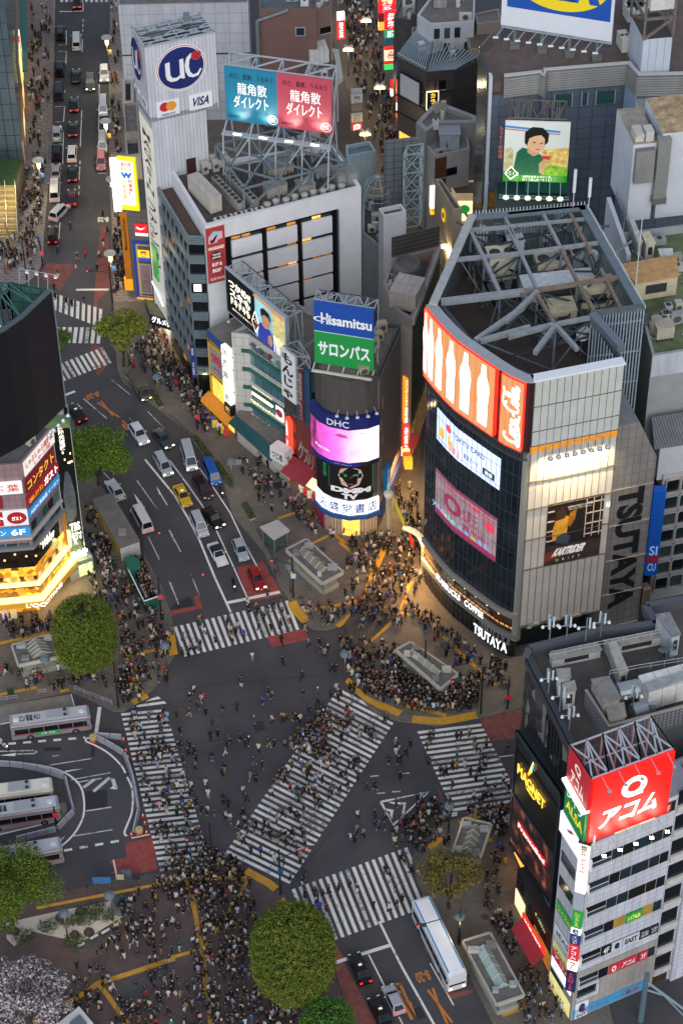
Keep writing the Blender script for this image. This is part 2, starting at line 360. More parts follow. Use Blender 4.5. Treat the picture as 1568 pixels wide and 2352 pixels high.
for s in(zz(0,0,'597,270 597,402 525,404'),zz(0,0,'525,460 597,460 592,582'),zz(0,0,'585,810 582,830'),zz(0,0,'497,955 582,953 572,1090 500,1092'),zz(0,0,'570,1180 565,1473 485,1475'),zz(0,0,'892,750 888,888 960,890'),zz(0,0,'892,890 885,1230'),zz(0,0,'887,1087 958,1087'),zz(0,0,'878,1552 952,1552'),zz(0,0,'748,20 745,100'),zz(0,0,'743,350 738,470'),zz(0,0,'735,990 722,1315'),zz(0,1,'715,0 710,90'),zz(0,1,'540,470 530,620'),zz(0,1,'683,850 680,880')):line(lm,s,.15,PAINT)
for s in(zz(0,0,'748,170 743,290'),zz(0,1,'712,140 708,240'),zz(0,0,'720,1440 715,1568')):line(lm,s,.15,PAINT,dash=(1.,.8))
for s in(zz(0,4,'75,573 765,517'),zz(0,4,'575,1530 1125,1432')):line(lm,s,.38,PAINT,dash=(1.05,.95))
for s in(zz(0,4,'1140,1400 1122,1385 1118,1360 1145,1290 1182,1190 1192,1060 1178,950 1140,870'),zz(0,4,'1125,835 1100,785 1040,715 950,640 830,575 780,555 770,535 785,522 815,522'),zz(0,4,'-60,745 0,742 150,742 300,757 450,785 580,830 680,900 735,980 755,1080 755,1180 735,1260 680,1360 600,1450 520,1510')):
 line(lm,smooth(s),.26,PAINT)
for s,wd in((zz(0,4,'0,640 310,632 335,645 310,660 150,665'),.2),(zz(0,4,'440,765 820,705'),.16),(zz(0,4,'470,685 540,675'),.16),(zz(0,4,'640,895 990,832'),.16),(zz(0,4,'680,920 910,882'),.18),(zz(0,4,'770,1175 1000,1140'),.22),(zz(0,4,'660,1400 1010,1342'),.16),(zz(0,4,'750,965 850,890'),.45),(zz(0,4,'840,1000 985,875'),.45),(zz(0,4,'1010,880 1040,980'),.5),(zz(2,4,'270,865 345,858'),.2),(zz(2,4,'555,840 620,835'),.2),(zz(2,4,'330,1018 400,1012'),.2),(zz(2,4,'465,1003 540,1000'),.2),(zz(0,2,'750,525 960,705'),.2),(zz(0,2,'995,350 1170,492'),.14),(zz(0,2,'1325,642 1475,792'),.14),(zz(0,2,'1160,700 1250,800'),.14),(zz(0,2,'610,740 675,795'),.14),(zz(0,2,'1460,1010 1640,1240'),.14),(zz(0,2,'1228,1258 1410,1515'),.15),(zz(0,3,'1515,640 1558,740'),.15),(zz(0,3,'1330,240 1430,445'),.13),(zz(0,3,'1515,180 1568,290'),.13),(zz(1,3,'0,185 97,375'),.16),(zz(1,3,'0,640 78,845'),.16),(zz(1,3,'185,570 270,778'),.13),(zz(0,2,'915,1168 1000,1265'),.15),(zz(0,2,'1410,1330 1500,1480'),.2)):line(lm,s,wd,PAINTW)
for s in(zz(0,4,'0,678 145,655 140,685'),zz(0,4,'585,815 755,795 590,828'),zz(0,4,'985,975 1025,945 1030,980'),zz(0,4,'510,1455 585,1400 515,1490'),zz(0,2,'1200,1372 1268,1460 1320,1550 1230,1450'),zz(0,2,'1405,1310 1445,1380 1430,1390'),zz(0,2,'690,565 745,615 720,615'),zz(2,4,'430,1093 590,1100 575,1195 545,1215 570,1120 465,1112'),zz(2,4,'400,1152 478,1165 465,1250 445,1210 450,1185 412,1172')):
 lm.face([J0((v.x,v.y,.026))for v in GP(s[::-1]if sum((s[i][0]-s[i-1][0])*(s[i][1]+s[i-1][1])for i in rg(len(s)))<0 else s)],PAINT)
for s,wd in((zz(0,2,'875,560 1070,692'),.28),(zz(0,2,'905,545 1015,680'),.28),(zz(0,2,'1098,722 1148,770'),.25),(zz(0,2,'1098,755 1145,805'),.4),(zz(2,5,'783,1262 1005,1558'),.3),(zz(2,5,'828,1245 880,1390 960,1568'),.3),(smooth(zz(2,5,'645,1530 500,1250 490,1225 505,1212 530,1215 545,1230 610,1375')),.36)):line(lm,s,wd,ORANGE)
lm.face([J0((v.x,v.y,.026))for v in GP(zz(2,5,'600,1380 635,1368 682,1510'))][::-1],ORANGE)
for i,f in en(lm.f):
 p=[J0(lm.v[j])for j in f]
 if(p[1]-p[0]).cross(p[2]-p[0]).z<0:lm.f[i]=f[::-1]
kind(lm.ob('road_marking'),'structure')
for s in('0,100 400,40 1560,-60','800,-20 960,330 1010,430','240,572 600,505 970,430','0,760 300,800','1100,1800 1500,1300'):
 sm=MB();line(sm,zz(1,4,s),.09,DARKP,.006);kind(sm.ob('road_seam'),'structure')
def roadtext(body,o,a,b,mat):
 O=G(o);return kind(gtext(O,G(a)-O,G(b)-O,body,mat,None,.02,'road_number',bold=.03),'structure')
roadtext('8-20',z(0,2,880,458),z(0,2,768,497),z(0,2,895,505),ORANGE)
roadtext('8-20',z(2,5,782,1080),z(2,5,662,1118),z(2,5,822,1172),ORANGE)
roadtext('8-20',z(0,1,975,422),z(0,1,877,422),z(0,1,975,468),PAINT)
tm=MB()
for s,wd in((zz(2,3,'-5,285 130,405 300,560'),.5),(zz(2,3,'415,305 300,560 240,740'),.9),(zz(2,3,'-330,910 -60,862 60,838 150,815'),.55),(smooth(zz(2,3,'240,740 215,840 150,905 60,980 -10,1030 -30,1040')),.8),(smooth(zz(2,3,'165,1250 330,1110 440,1010 500,920 555,800 620,640')),.9),(zz(2,3,'540,920 640,940'),.5),(zz(2,3,'560,800 700,930 790,1010 970,1180 1290,1480 1390,1568'),.55),(zz(2,4,'60,-10 130,80 240,170 330,215'),.9),(zz(2,4,'330,215 540,302'),1.2),(smooth(zz(2,4,'645,350 760,362 900,368 1060,345 1220,312')),1.3),(zz(2,4,'560,225 700,255 850,290 950,320'),.6),(zz(2,4,'830,115 890,85 960,60'),.6),(zz(2,4,'890,185 960,135 1100,70 1250,10'),.9),(zz(1,3,'1090,820 1130,900 1220,1000'),1.4),(zz(1,3,'1190,910 1400,875 1568,842'),.5),(zz(1,3,'970,75 1060,45 1180,5'),.5),(zz(1,3,'1230,0 1400,140 1500,240 1568,300'),.5),(zz(1,3,'1280,300 1420,230'),.5),(zz(1,3,'1060,460 1200,400'),.6),(zz(0,3,'1520,1095 1545,1190'),1.2),(zz(1,3,'0,1180 20,1300'),1.6),(zz(0,3,'1080,1270 1150,1300 1320,1270 1480,1235'),.6),(zz(0,3,'1200,1300 1215,1440 1255,1568'),.6),(zz(0,4,'1240,0 1275,150'),.6),(zz(0,4,'1185,205 1325,140'),.9),(zz(0,4,'-40,140 280,75 330,65'),.5),(zz(0,4,'540,100 620,85'),.5),(zz(0,3,'0,1195 300,1130 470,1085'),.6),(zz(0,5,'330,530 500,498 640,470 1100,380 1420,318 1568,300'),.45),(zz(0,5,'300,1560 480,1470 640,1365 760,1290 880,1205 1120,1130 1330,1060 1568,980'),.7),(zz(0,5,'880,1205 980,1330 1120,1530 1150,1568'),.6),(zz(1,5,'0,978 250,905 300,880 330,835'),.5),(zz(1,5,'380,770 500,600 590,470 690,285'),.5),(zz(1,5,'150,265 190,400 225,560 260,760 290,880 310,1100 335,1290 360,1480 365,1568'),.6),(zz(1,5,'30,240 160,268 420,262 690,260'),.55),(smooth(zz(1,5,'680,195 780,250 880,305 950,360')),1.1),(zz(1,5,'990,455 1040,500'),1.),(zz(1,5,'330,180 365,190'),1.),(zz(2,4,'1070,1290 1180,1230 1300,1190 1540,1145'),.9),(zz(2,4,'800,1510 900,1410'),.9),(zz(2,4,'1310,1430 1360,1420'),.9),(zz(2,5,'1440,1480 1568,1430 1660,1390'),1.)):line(tm,s,wd,TACT,KH+.009)
for i,f in en(tm.f):
 p=[J0(tm.v[j])for j in f]
 if(p[1]-p[0]).cross(p[2]-p[0]).z<0:tm.f[i]=f[::-1]
kind(tm.ob('tactile_paving'),'structure')
hm=MB()
for p,h,r in((z(1,4,115,1335),0,1.),(z(1,4,925,1160),0,.9),(z(1,4,1090,800),0,.9),(z(2,4,0,525),0,.9),(z(2,5,1295,610),KH,.5),(z(2,5,1488,670),KH,.35),(z(1,3,1365,350),KH,.5),(z(1,3,1172,785),KH,.4),(z(1,3,905,570),.004,.45),(z(0,3,1440,1075),KH,.4),(z(0,1,297,885),KH,.4),(z(0,0,268,1192),KH,.4),(z(2,3,585,520),KH,.45),(z(2,5,235,1120),KH,.35),(z(1,2,775,1045),KH,.35),(z(0,1,838,160),0,.45),(z(0,1,818,288),0,.45),(z(0,1,815,362),0,.45),(z(0,0,843,118),0,.4),(z(0,0,843,180),0,.4)):
 g=G(p,h);hm.lt((g.x,g.y,h+.008),[(r,0),(r,.004),(r*.93,.005),(r*.93,.004),(0.01,.004)],M('4b4744',.6,.3,.2,8.),20)
kind(hm.ob('manhole_cover'),'structure')
# ================================================================== building helpers
def P2(pts,h):return[(v.x,v.y)for v in GP(pts,h)]
def para(FL,FR,BL):return[FL,FR,(FR[0]+BL[0]-FL[0],FR[1]+BL[1]-FL[1]),BL]
def inset(poly,d):
 n=len(poly);a=sum(poly[i][0]*poly[(i+1)%n][1]-poly[(i+1)%n][0]*poly[i][1]for i in rg(n));sg=1 if a>0 else-1
 out=[]
 for i in rg(n):
  p,q,r=(J0(poly[(i+k)%n])for k in(-1,0,1));e,f=(q-p).normalized(),(r-q).normalized()
  n1,n2=J0((-e.y,e.x))*sg,J0((-f.y,f.x))*sg;b=(n1+n2);b=b/max(.3,b.dot(n1));out.append(tu(q+b*d))
 return out
def J42(parent,poly,h,mat,roof=None,par=1.,th=.3,z0=-.2,pmat=None):
 m=MB();m.pm(poly,z0,h-par,mat,mat);m.ob('wall',parent)
 q=inset(poly,th*1.02);r=MB();r.face([(x,y,h-par+.02)for x,y in(q if sum(q[i-1][0]*q[i][1]-q[i][0]*q[i-1][1]for i in rg(len(q)))>0 else q[::-1])],roof or J32);r.ob('roof',parent)
 if par>0:
  p=MB();n=len(poly);q=inset(poly,th);pm=pmat or mat
  v=[(x,y,h-par)for x,y in poly]+[(x,y,h)for x,y in poly]+[(x,y,h)for x,y in q]+[(x,y,h-par)for x,y in q]
  a=sum(poly[i-1][0]*poly[i][1]-poly[i][0]*poly[i-1][1]for i in rg(n));f=[]
  for i in rg(n):
   j=(i+1)%n
   for k in rg(3):t=(k*n+i,k*n+j,(k+1)*n+j,(k+1)*n+i);f.append(t if a>0 else t[::-1])
  p.add(v,f,pm);p.ob('parapet',parent)
J32=M('6b6660',.85,0,.25,.8);TILEW=J5('white_tile',paving('c9cbd2','bfc2ca','83868e',1.1,.9,0,.035))
def J4(name,col,line_,w,h,msz=.03,rough=.5,metal=0.,em=0.):
 def f(t,b,nn):
  g=nn('ShaderNodeNewGeometry');s=nn('ShaderNodeSeparateXYZ');t.links.new(g.outputs['Position'],s.inputs[0])
  cr=nn('ShaderNodeVectorMath',operation='CROSS_PRODUCT');cr.inputs[0].default_value=(0,0,1);t.links.new(g.outputs['True Normal'],cr.inputs[1])
  nz=nn('ShaderNodeVectorMath',operation='NORMALIZE');t.links.new(cr.outputs[0],nz.inputs[0])
  d=nn('ShaderNodeVectorMath',operation='DOT_PRODUCT');t.links.new(nz.outputs[0],d.inputs[0]);t.links.new(g.outputs['Position'],d.inputs[1])
  cb=nn('ShaderNodeCombineXYZ');t.links.new(d.outputs['Value'],cb.inputs[0]);t.links.new(s.outputs[2],cb.inputs[1])
  br=nn('ShaderNodeTexBrick');br.offset=0.;br.inputs['Scale'].default_value=1.;br.inputs['Brick Width'].default_value=w;br.inputs['Row Height'].default_value=h;br.inputs['Mortar Size'].default_value=msz;br.inputs['Mortar Smooth'].default_value=.1
  c=lin(col);br.inputs['Color1'].default_value=(*c,1);br.inputs['Color2'].default_value=(*[x*.92 for x in c],1);br.inputs['Mortar'].default_value=(*lin(line_),1)
  t.links.new(cb.outputs[0],br.inputs['Vector'])
  n=nn('ShaderNodeTexNoise');n.inputs['Scale'].default_value=.7;n.inputs['Detail'].default_value=6
  mp=nn('ShaderNodeMapping');mp.inputs['Scale'].default_value=(1,1,.25);t.links.new(g.outputs['Position'],mp.inputs[0]);t.links.new(mp.outputs[0],n.inputs['Vector'])
  mr=nn('ShaderNodeMapRange');mr.inputs[1].default_value=.3;mr.inputs[2].default_value=.7;mr.inputs[3].default_value=.86;mr.inputs[4].default_value=1.08;t.links.new(n.outputs[0],mr.inputs[0])
  x=nn('ShaderNodeVectorMath',operation='SCALE');t.links.new(br.outputs['Color'],x.inputs[0]);t.links.new(mr.outputs[0],x.inputs['Scale'])
  t.links.new(x.outputs[0],b.inputs['Base Color']);b.inputs['Roughness'].default_value=rough;b.inputs['Metallic'].default_value=metal
  if em:b.inputs['Emission Strength'].default_value=em;t.links.new(x.outputs[0],b.inputs['Emission Color'])
 return J5(name,f)
def corr(name,col,period=.35,depth=.25):
 return J4(name,col,''.join('%02x'%int(int(col[i:i+2],16)*(1-depth))for i in(0,2,4)),period,60.,.06)
J23=M('10161b',.08,0,.0);J24=M('1d2c33',.1);J25=M('2a4a4c',.12)
WARM=M('ffb04a',.5,0,.35,1.1,.9);J28=M('b87426',.6,0,.5,.9,.35);COOLW=M('f2f4ee',.5,0,0,1,.9)
def em(c,s=.85):return M(c,.5,0,0,1,s)
def wins(parent,W,u0,u1,n,h0,h1,J43,dh,mats,gap=.25,d=.05,frame=None,name='window'):
 for r in rg(J43):
  for k in rg(n):
   w=(u1-u0)/n;m=MB();W.pn(m,u0+k*w+gap/2,u0+(k+1)*w-gap/2,h0+r*dh,h1+r*dh,0.,d,random.choice(mats));m.ob(name,parent)
def J36(name,label,W,px0,px1,mat,texts=(),cat='sign',group=None,d0=.15,d1=.4,frame=None,rect=None,side=None,parent=None):
 u0,u1,h0,h1=rect or W.rect(px0,px1)
 t=parent or J2(name,label,cat,group,W.pt((u0+u1)/2,h0));t.location=(0,0,0)if not parent else t.location
 m=MB();W.pn(m,u0,u1,h0,h1,d0,d1,mat);m.ob('panel',t)
 if frame:
  m=MB();b=.12
  for q in((u0-b,u1+b,h1,h1+b),(u0-b,u1+b,h0-b,h0),(u0-b,u0,h0,h1),(u1,u1+b,h0,h1)):W.pn(m,*q,d0-.03,d1+.04,frame)
  m.ob('frame',t)
 for x in texts:
  body,a0,b0,a1,b1,tm=x[:6];k=x[6]if len(x)>6 else{}
  J1(W,J21(u0,u1,a0),J21(u0,u1,a1),J21(h0,h1,b0),J21(h0,h1,b1),body,tm,t,d=d1+.03,**k)
 return t,(u0,u1,h0,h1)
def J3(W,uvs,mat,d=.06,parent=None,name='emblem',mb=None,th=0.):
 m=mb or MB();p=[W.pt(u,h,d)for u,h in uvs];m.face(p,mat)
 if th:
  n=len(p);q=[W.pt(u,h,d-th)for u,h in uvs];m.add(p+q,[(i,n+i,n+(i+1)%n,(i+1)%n)for i in rg(n)],mat)
 if mb is None:return m.ob(name,parent)
def disc(cx,cy,rx,ry,n=32,a0=0,a1=360):return[(cx+rx*math.cos(R(a0+(a1-a0)*i/n)),cy+ry*math.sin(R(a0+(a1-a0)*i/n)))for i in rg(n if a1-a0==360 else n+1)]
def ac(p,h,size=(1.,.5,1.2),rz=0.,label='beige air conditioner unit standing on a rooftop',group='rooftop air conditioner units',fans=1,top=False,col='b9b5aa',pos=None):
 g=pos or G(p,h);t=J2('air_conditioner',label,'air conditioner',group,(g.x,g.y,g.z),rz);w_,d_,h_=size
 m=MB();m.box((0,0,h_/2+.1),size,M(col,.6,0,.12,2.));m.box((0,0,.05),(w_*.9,d_*.9,.1),J27);m.ob('casing',t)
 for k in rg(fans):
  m=MB()
  if top:m.lt((J21(-w_/2,w_/2,(k+.5)/fans),0,h_+.1),[(min(w_/fans,d_)*.38,0),(min(w_/fans,d_)*.38,.06),(min(w_/fans,d_)*.3,.06),(min(w_/fans,d_)*.3,.03),(.05,.03)],M('2e2f30',.6),12)
  else:
   r=min(w_/fans,h_)*.36;c=J0((J21(-w_/2,w_/2,(k+.5)/fans),-d_/2,h_/2+.1));m.tube(c,c+J0((0,-.05,0)),r,M('4a4b4a',.6),12)
  m.ob('fan',t)
 return t
def tank(p,h,size,label,rz=0.,col='c4c2bb',pos=None):
 g=pos or G(p,h);t=J2('water_tank',label,'water tank',None,(g.x,g.y,g.z),rz);a,b,c=size;mt=M(col,.6,0,.15,1.)
 m=MB();m.box((0,0,c/2+.4),(a,b,c),mt)
 for k in rg(1,4):m.box((J21(-a/2,a/2,k/4),0,c/2+.4),(.06,b+.08,c+.08),M('9a988f',.6))
 m.box((0,0,c/2+.4),(a+.07,.06,c+.07),M('9a988f',.6));m.ob('body',t)
 m=MB()
 for k in rg(4):m.box((J21(-a/2,a/2,(k+.5)/4),0,.2),(.2,b,.4),J27)
 m.ob('stand',t);return t
def J10(p,h,size,label,rz=0.,col='8f9293',name='roof_housing'):
 g=G(p,h);t=J2(name,label,'roof housing',None,(g.x,g.y,g.z),rz);a,b,c=size;m=MB();m.box((0,0,c/2),size,M(col,.7,0,.18,.9));m.ob('body',t)
 m=MB();m.box((0,0,c+.06),(a+.2,b+.2,.12),M(col,.8,0,.25,1.3));m.ob('lid',t)
 m=MB();m.box((0,-b/2-.03,c*.45),(a*.5,.06,c*.5),M('3a3d3f',.6));m.ob('grille',t);return t
def J8(name,label,segs,w=.12,mat=None,cat='steel frame',extra=None,parent=None):
 m=MB()
 for a,b in segs:m.beam(a,b,w,mat or J31)
 o=m.ob(name,parent)
 return tag(o,label,cat)if not parent else o
def J11(a,b,c,d,n):
 a,b,c,d=map(J0,(a,b,c,d));s=[(a,b),(c,d)]
 for k in rg(n+1):
  p,q=a.lerp(b,k/n),c.lerp(d,k/n);s.append((p,q))
  if k<n:s.append((p,c.lerp(d,(k+1)/n))if k%2 else(q,a.lerp(b,(k+1)/n)))
 return s
def J12(W,u,h,reach,mat=None,parent=None,em_=None,drop=.0,name='floodlight',label=None,group=None):
 m=MB();a,b=W.pt(u,h,0.05),W.pt(u,h-drop,reach);m.beam(a,b,.06,J31);q=parent
 o=m.ob('arm',q)if q else None
 m=MB();m.lt((b.x,b.y,b.z-.28),[(.26,0),(.16,.2),(.06,.3)],J31,8)
 m.ob('lamp_head',q)
 m=MB();m.lt((b.x,b.y,b.z-.3),[(.22,0),(.2,.02)],em('fff0c0',6),8);m.ob('bulb',q)
# ================================================================== white fashion store, card tower, throat sweet billboard
WH=M('cbccd0',.55,0,.07,.5);GREYC=M('63666a',.7,0,.15,.8)
LOUV=M('78868d',.45,.4,.1,1.);VOID=M('0d1216',.25,0,.3,.8)
FL,FR,BR,BL=P2([(470,519),(829,429)],33)+[(-0.4,290.5),(-25.3,284.7)]
vv=J2('fashion_store_building','white department store with hung white panels and louvred side terraces','building')
J42(vv,[FL,FR,BR,BL],33,WH,M('4e4843',.9,0,.3,.7),1.,.55)
F=J22([FL,FR])
u0,u1,h0,h1=F.rect(z(1,1,490,560),z(1,1,1490,1095));u1=F.uv(z(1,1,1490,352))[0];hr=F.uv(z(1,1,1488,352))[1]
m=MB();F.pn(m,F.uv(z(1,1,490,580))[0],u1,10,hr,.02,.06,VOID);m.ob('glazing_band',vv)
m=MB();F.pn(m,u1,u1+.25,10,hr,.02,.3,M('3b4347',.5));m.ob('reveal',vv)
cols=[(F.uv(z(1,1,542,620))[0],F.uv(z(1,1,812,560))[0]),(F.uv(z(1,1,860,540))[0],F.uv(z(1,1,1128,480))[0]),(F.uv(z(1,1,1175,462))[0],F.uv(z(1,1,1440,405))[0])]
tops=[F.uv(z(1,1,1438,y))[1]for y in(402,578,750,922,1095,1270)];bots=[F.uv(z(1,1,1442,y))[1]for y in(540,718,893,1060,1235,1410)]
for r in rg(6):
 for k,(a,b)in en(cols):
  m=MB();F.pn(m,a,b,bots[r],tops[r],.12,.5,WH);m.ob('cladding_panel',vv)
  for q in rg(3):
   m=MB();e=(b-a)/3;F.pn(m,a+q*e+.1,a+(q+1)*e-.1,tops[r]+.1,tops[r]+.55,.06,.09,WARM if(r,k,q)in((2,1,2),(1,2,0),(0,2,1))else random.choice([J23,J24,J28,J25]));m.ob('window',vv)
u0,h1=F.uv(z(1,1,316,530));u1,_=F.uv(z(1,1,484,492));_,h0=F.uv(z(1,1,352,1020))
RED=M('a8353b',.6,0,.05);CREAM=M('f0e4d8',.6)
t,_=J36('wall_banner','tall red banner on the corner of the white store with opening hours',F,0,0,RED,[('VANGUARD',.06,.6,.94,.66,CREAM,{'bold':.05}),('10:00\n23:00',.27,.44,.73,.53,CREAM,{'bold':.04}),('B1F &',.25,.3,.8,.365,CREAM,{'bold':.06}),('B2F',.25,.19,.72,.255,CREAM,{'bold':.06}),('VILLAGE VANGUARD',.1,.05,.92,.1,CREAM)],'banner',rect=(u0,u1,h0,h1),d0=.02,d1=.1)
U=lambda a:J21(u0,u1,a);V=lambda b:J21(h0,h1,b)
J3(F,[(U(.5+.3*math.cos(R(q))),V(.485+.075*math.sin(R(q))))for q in rg(0,360,15)],J30,.11,t)
J3(F,[(U(a),V(b))for a,b in((.12,.72),(.12,.84),(.4,.93),(.88,.9),(.88,.78),(.6,.76),(.6,.72))],M('d9a9b4'),.11,t)
J3(F,[(U(a),V(b))for a,b in((.12,.84),(.4,.93),(.88,.9),(.6,.84))],M('8fc4c6'),.12,t)
J3(F,[(U(a),V(b))for a,b in((.22,.73),(.2,.8),(.3,.77),(.55,.86),(.62,.86),(.45,.75),(.35,.73))],J30,.125,t)
LC,LB=P2([(433,534)],31.4)[0],P2([(352,398)],31.4)[0]
fl2=J0(FL)+(J0(BL)-J0(FL)).normalized()*.6
tr=MB();poly=[LC,tu(fl2),tu(J0(BL)+J0((-.2,.3))),LB]
tr.pm(poly,-.2,30.2,VOID,M('4c3d35',.9,0,.2,1.));tr.ob('terrace_block',vv)
LW=J22([LB,LC,tu(fl2)])
hs=[LW.uv(z(1,1,230,y))for y in(560,735)]
hb=[30.9-k*3.55 for k in rg(8)]
for k,hh in en(hb):
 m=MB()
 for q in rg(4):LW.pn(m,.1,LW.len-.05,hh-.38*q-.3,hh-.38*q,.02,.4,LOUV)
 m.ob('louvre_band',vv)
 for q in rg(7):
  if random.random()<.6:
   m=MB();a=1.2+q*2.;LW.pn(m,a,a+1.5,hh-3.3,hh-1.75,.03,.06,random.choice([J23,J24,J28,J25]));m.ob('window',vv)
m=MB()
for q in rg(9):p=LW.pt(LW.L[1]*q/8.2,0,.2);m.beam((p.x,p.y,4),(p.x,p.y,29),.22,LOUV)
m.ob('mullion_frame',vv)
tq=MB()
tq.pm(P2(zz(1,2,'262,500 385,468 520,420 250,330'),0),0,7.5,J4('grey_tile','7c7d80','565759',1.,.8));tq.ob('tiled_base',vv)
lit=MB();LW.pn(lit,LW.L[1]+.3,LW.L[1]+1.4,20.6,21.9,.05,.12,COOLW);lit.ob('lit_window',vv)
t,_=J36('bank_sign','dark blue vertical bank sign on the louvred corner of the white store',J22([(v.x,v.y)for v in GP(zz(1,2,'185,330 250,325'),5.)]),z(1,2,178,50),z(1,2,238,330),M('1b2a6b',.5,0,0,1,.15),[('MIZUHO',.25,.72,.75,.95,J29,{'vertical':False}),('みずほ銀行',.25,.1,.75,.5,J29,{'vertical':True})],d0=-.1,d1=.25)
ub=P2([(346,282),(503,246),(315,236)],42.4);FLb,FRb,BLb=map(J0,ub);BRb=FRb+(BLb-FLb)
h_top=J22([ub[0],ub[1]]).uv((489,73))[1]
ct=J2('card_tower','white ribbed sign tower with round blue emblem and open framed top','building')
RIB=corr('white_ribbed_sheet','b9bcc3',.55,.16)
sh=[tu(FLb+(FRb-FLb)*.02),tu(FLb+(FRb-FLb)*.81),tu(BLb+(BRb-BLb)*.81),tu(BLb+(BRb-BLb)*.02)]
m=MB();m.pm(sh,-.2,42.4,RIB);m.ob('shaft',ct)
bx=[tu(FLb),tu(FRb),tu(BRb),tu(BLb)]
m=MB();n=4;a=inset(bx,.25)
m.pm(bx,42.4,43.2,RIB,M('2f5048',.8,0,.2,1.));
for i in rg(4):
 j=(i+1)%4;W_=J22([bx[i],bx[j]]);W_.pn(m,0,W_.len,42.4,h_top,-.2,0.,RIB)
m.ob('sign_box',ct)
m=MB();m.pm(a,45,h_top-2.2,M('20403a',.8,0,.3,.8));m.ob('green_deck',ct)
sg=[]
tp=[J0((*p,h_top-.1))for p in bx];md=[(tp[i]+tp[(i+1)%4])/2 for i in rg(4)];ctr=sum(tp,J0())/4
for i in rg(4):sg+=[(tp[i],tp[(i+1)%4]),(tp[i],ctr),(md[i],ctr),(md[i],md[(i+1)%4])]
for k in rg(1,6):sg+=[(tp[0].lerp(tp[3],k/6),tp[1].lerp(tp[2],k/6))]
J8('top_frame','',sg,.18,J31,parent=ct)
m=MB();g=tp[2].lerp(tp[0],.25);m.tube((g.x,g.y,h_top-2),(g.x,g.y,h_top+1.2),.45,J26);m.ob('exhaust_pipe',ct)
Wf=J22([bx[0],bx[1]]);Wl=J22([bx[3],bx[0]])
NAVY=M('17235f',.45);REDL=M('b02a38',.5);J33=M('d6d6da',.5)
for W_,cpx,rx,nm in((Wf,z(1,0,97,604),None,'round blue and white emblem on the front of the white sign tower'),(Wl,z(0,0,1231,525),None,'round blue emblem on the narrow side of the white sign tower')):
 cu,ch=W_.uv(cpx);rr=Wf.uv(z(1,0,325,580))[0]-Wf.uv(z(1,0,97,604))[0];ru=rr if W_ is Wf else W_.len*.4
 t=J2('card_emblem',nm,'emblem',None,(0,0,0))
 for k,(q,mt)in en(((1.,J33),(.955,REDL),(.93,J33),(.89,NAVY))):J3(W_,[(cu+a,ch+b)for a,b in disc(0,0,ru*q,rr*q,48)],mt,.1+k*.03,t,'disc')
 S=lambda pts:[(cu+a*ru,ch+b*rr)for a,b in pts]
 m=MB()
 for pts in([(-.62,.34),(-.44,.37),(-.44,-.2),(-.36,-.34),(-.2,-.36),(-.06,-.28),(-.06,.38),(.1,.4),(.12,-.46),(-.02,-.44),(-.04,-.4),(-.2,-.5),(-.42,-.5),(-.58,-.38),(-.62,-.2)],[(.62*1+.0,.28),(.56,.5),(.4,.56),(.22,.4),(.14,.1),(.16,-.2),(.26,-.42),(.44,-.5),(.66,-.46),(.8,-.2),(.74,-.16),(.62,-.34),(.46,-.38),(.34,-.24),(.3,.02),(.34,.28),(.42,.4),(.5,.38),(.54,.26)]):J3(W_,S(pts),J33,.24,mb=m)
 m.ob('lettering',t)
 m=MB();J3(W_,S(disc(.6,.42,.2,.2,16)),REDL,.27,mb=m)
 for a,b in((.52,.46),(.6,.52),(.68,.44),(.56,.34),(.65,.34)):J3(W_,S(disc(a,b,.03,.03,8)),J30,.29,mb=m)
 m.ob('ladybird',t)
for W_,a,b,lab in((Wf,z(1,0,-125,905),z(1,0,85,1010),'white card logo panel with red and orange discs below the emblem'),(Wl,z(0,0,1208,740),z(0,0,1258,850),'small red and orange disc panel on the tower side')):
 u0,u1,h0,h1=W_.rect(a,b)
 if W_ is Wf:u0,h1=W_.uv(z(0,0,1397,920));u1,h0=W_.uv(z(1,0,88,1010))
 t,_=J36('card_logo_panel',lab,W_,0,0,J33,[('mastercard',.2,.06,.8,.24,NAVY)],rect=(u0,u1,h0,h1),d0=.02,d1=.12)
 cy,r_=J21(h0,h1,.62),(h1-h0)*.3;ux=J21(u0,u1,.5);ru=min(r_,(u1-u0)*.28)
 J3(W_,disc(ux-ru*.62,cy,ru,r_),M('b01f2e'),.15,t,'disc');J3(W_,disc(ux+ru*.62,cy,ru,r_),M('d88a2c'),.165,t,'disc')
u0,h1=Wf.uv(z(1,0,166,856));u1,h0=Wf.uv(z(1,0,380,945))
J36('card_logo_panel','white panel with a slanted navy card name on the tower',Wf,0,0,J33,[('VISA',.12,.22,.9,.8,NAVY,{'slant':.25,'bold':.03})],rect=(u0,u1,h0,h1),d0=.02,d1=.12)
J36('card_logo_panel','narrow white card panel on the side of the tower',Wl,z(0,0,1275,850),z(0,0,1326,985),J33,[('VISA',.1,.2,.9,.8,NAVY)],d0=.02,d1=.1)
Ws=J22([sh[0],sh[1]]);m=MB();a_,b_,c_,d_=Ws.rect(z(1,0,140,1375),z(1,0,235,1500));Ws.pn(m,a_,b_,32,34.6,.02,.06,M('3a1f22',.5));m.ob('door',ct)
Wls=J22([sh[3],sh[0]]);m=MB();Wls.pn(m,.1,Wls.len-.1,3,41,.02,.08,M('d9d4c8',.5,0,.1,.5,.12));m.ob('side_panel',ct)
J1(Wls,.8,Wls.len-.8,14,26,'ファッション',J30,ct,d=.12,vertical=True);J1(Wls,1.2,Wls.len-1.2,28,39,'MAGASIN',J30,ct,d=.12,vertical=True)
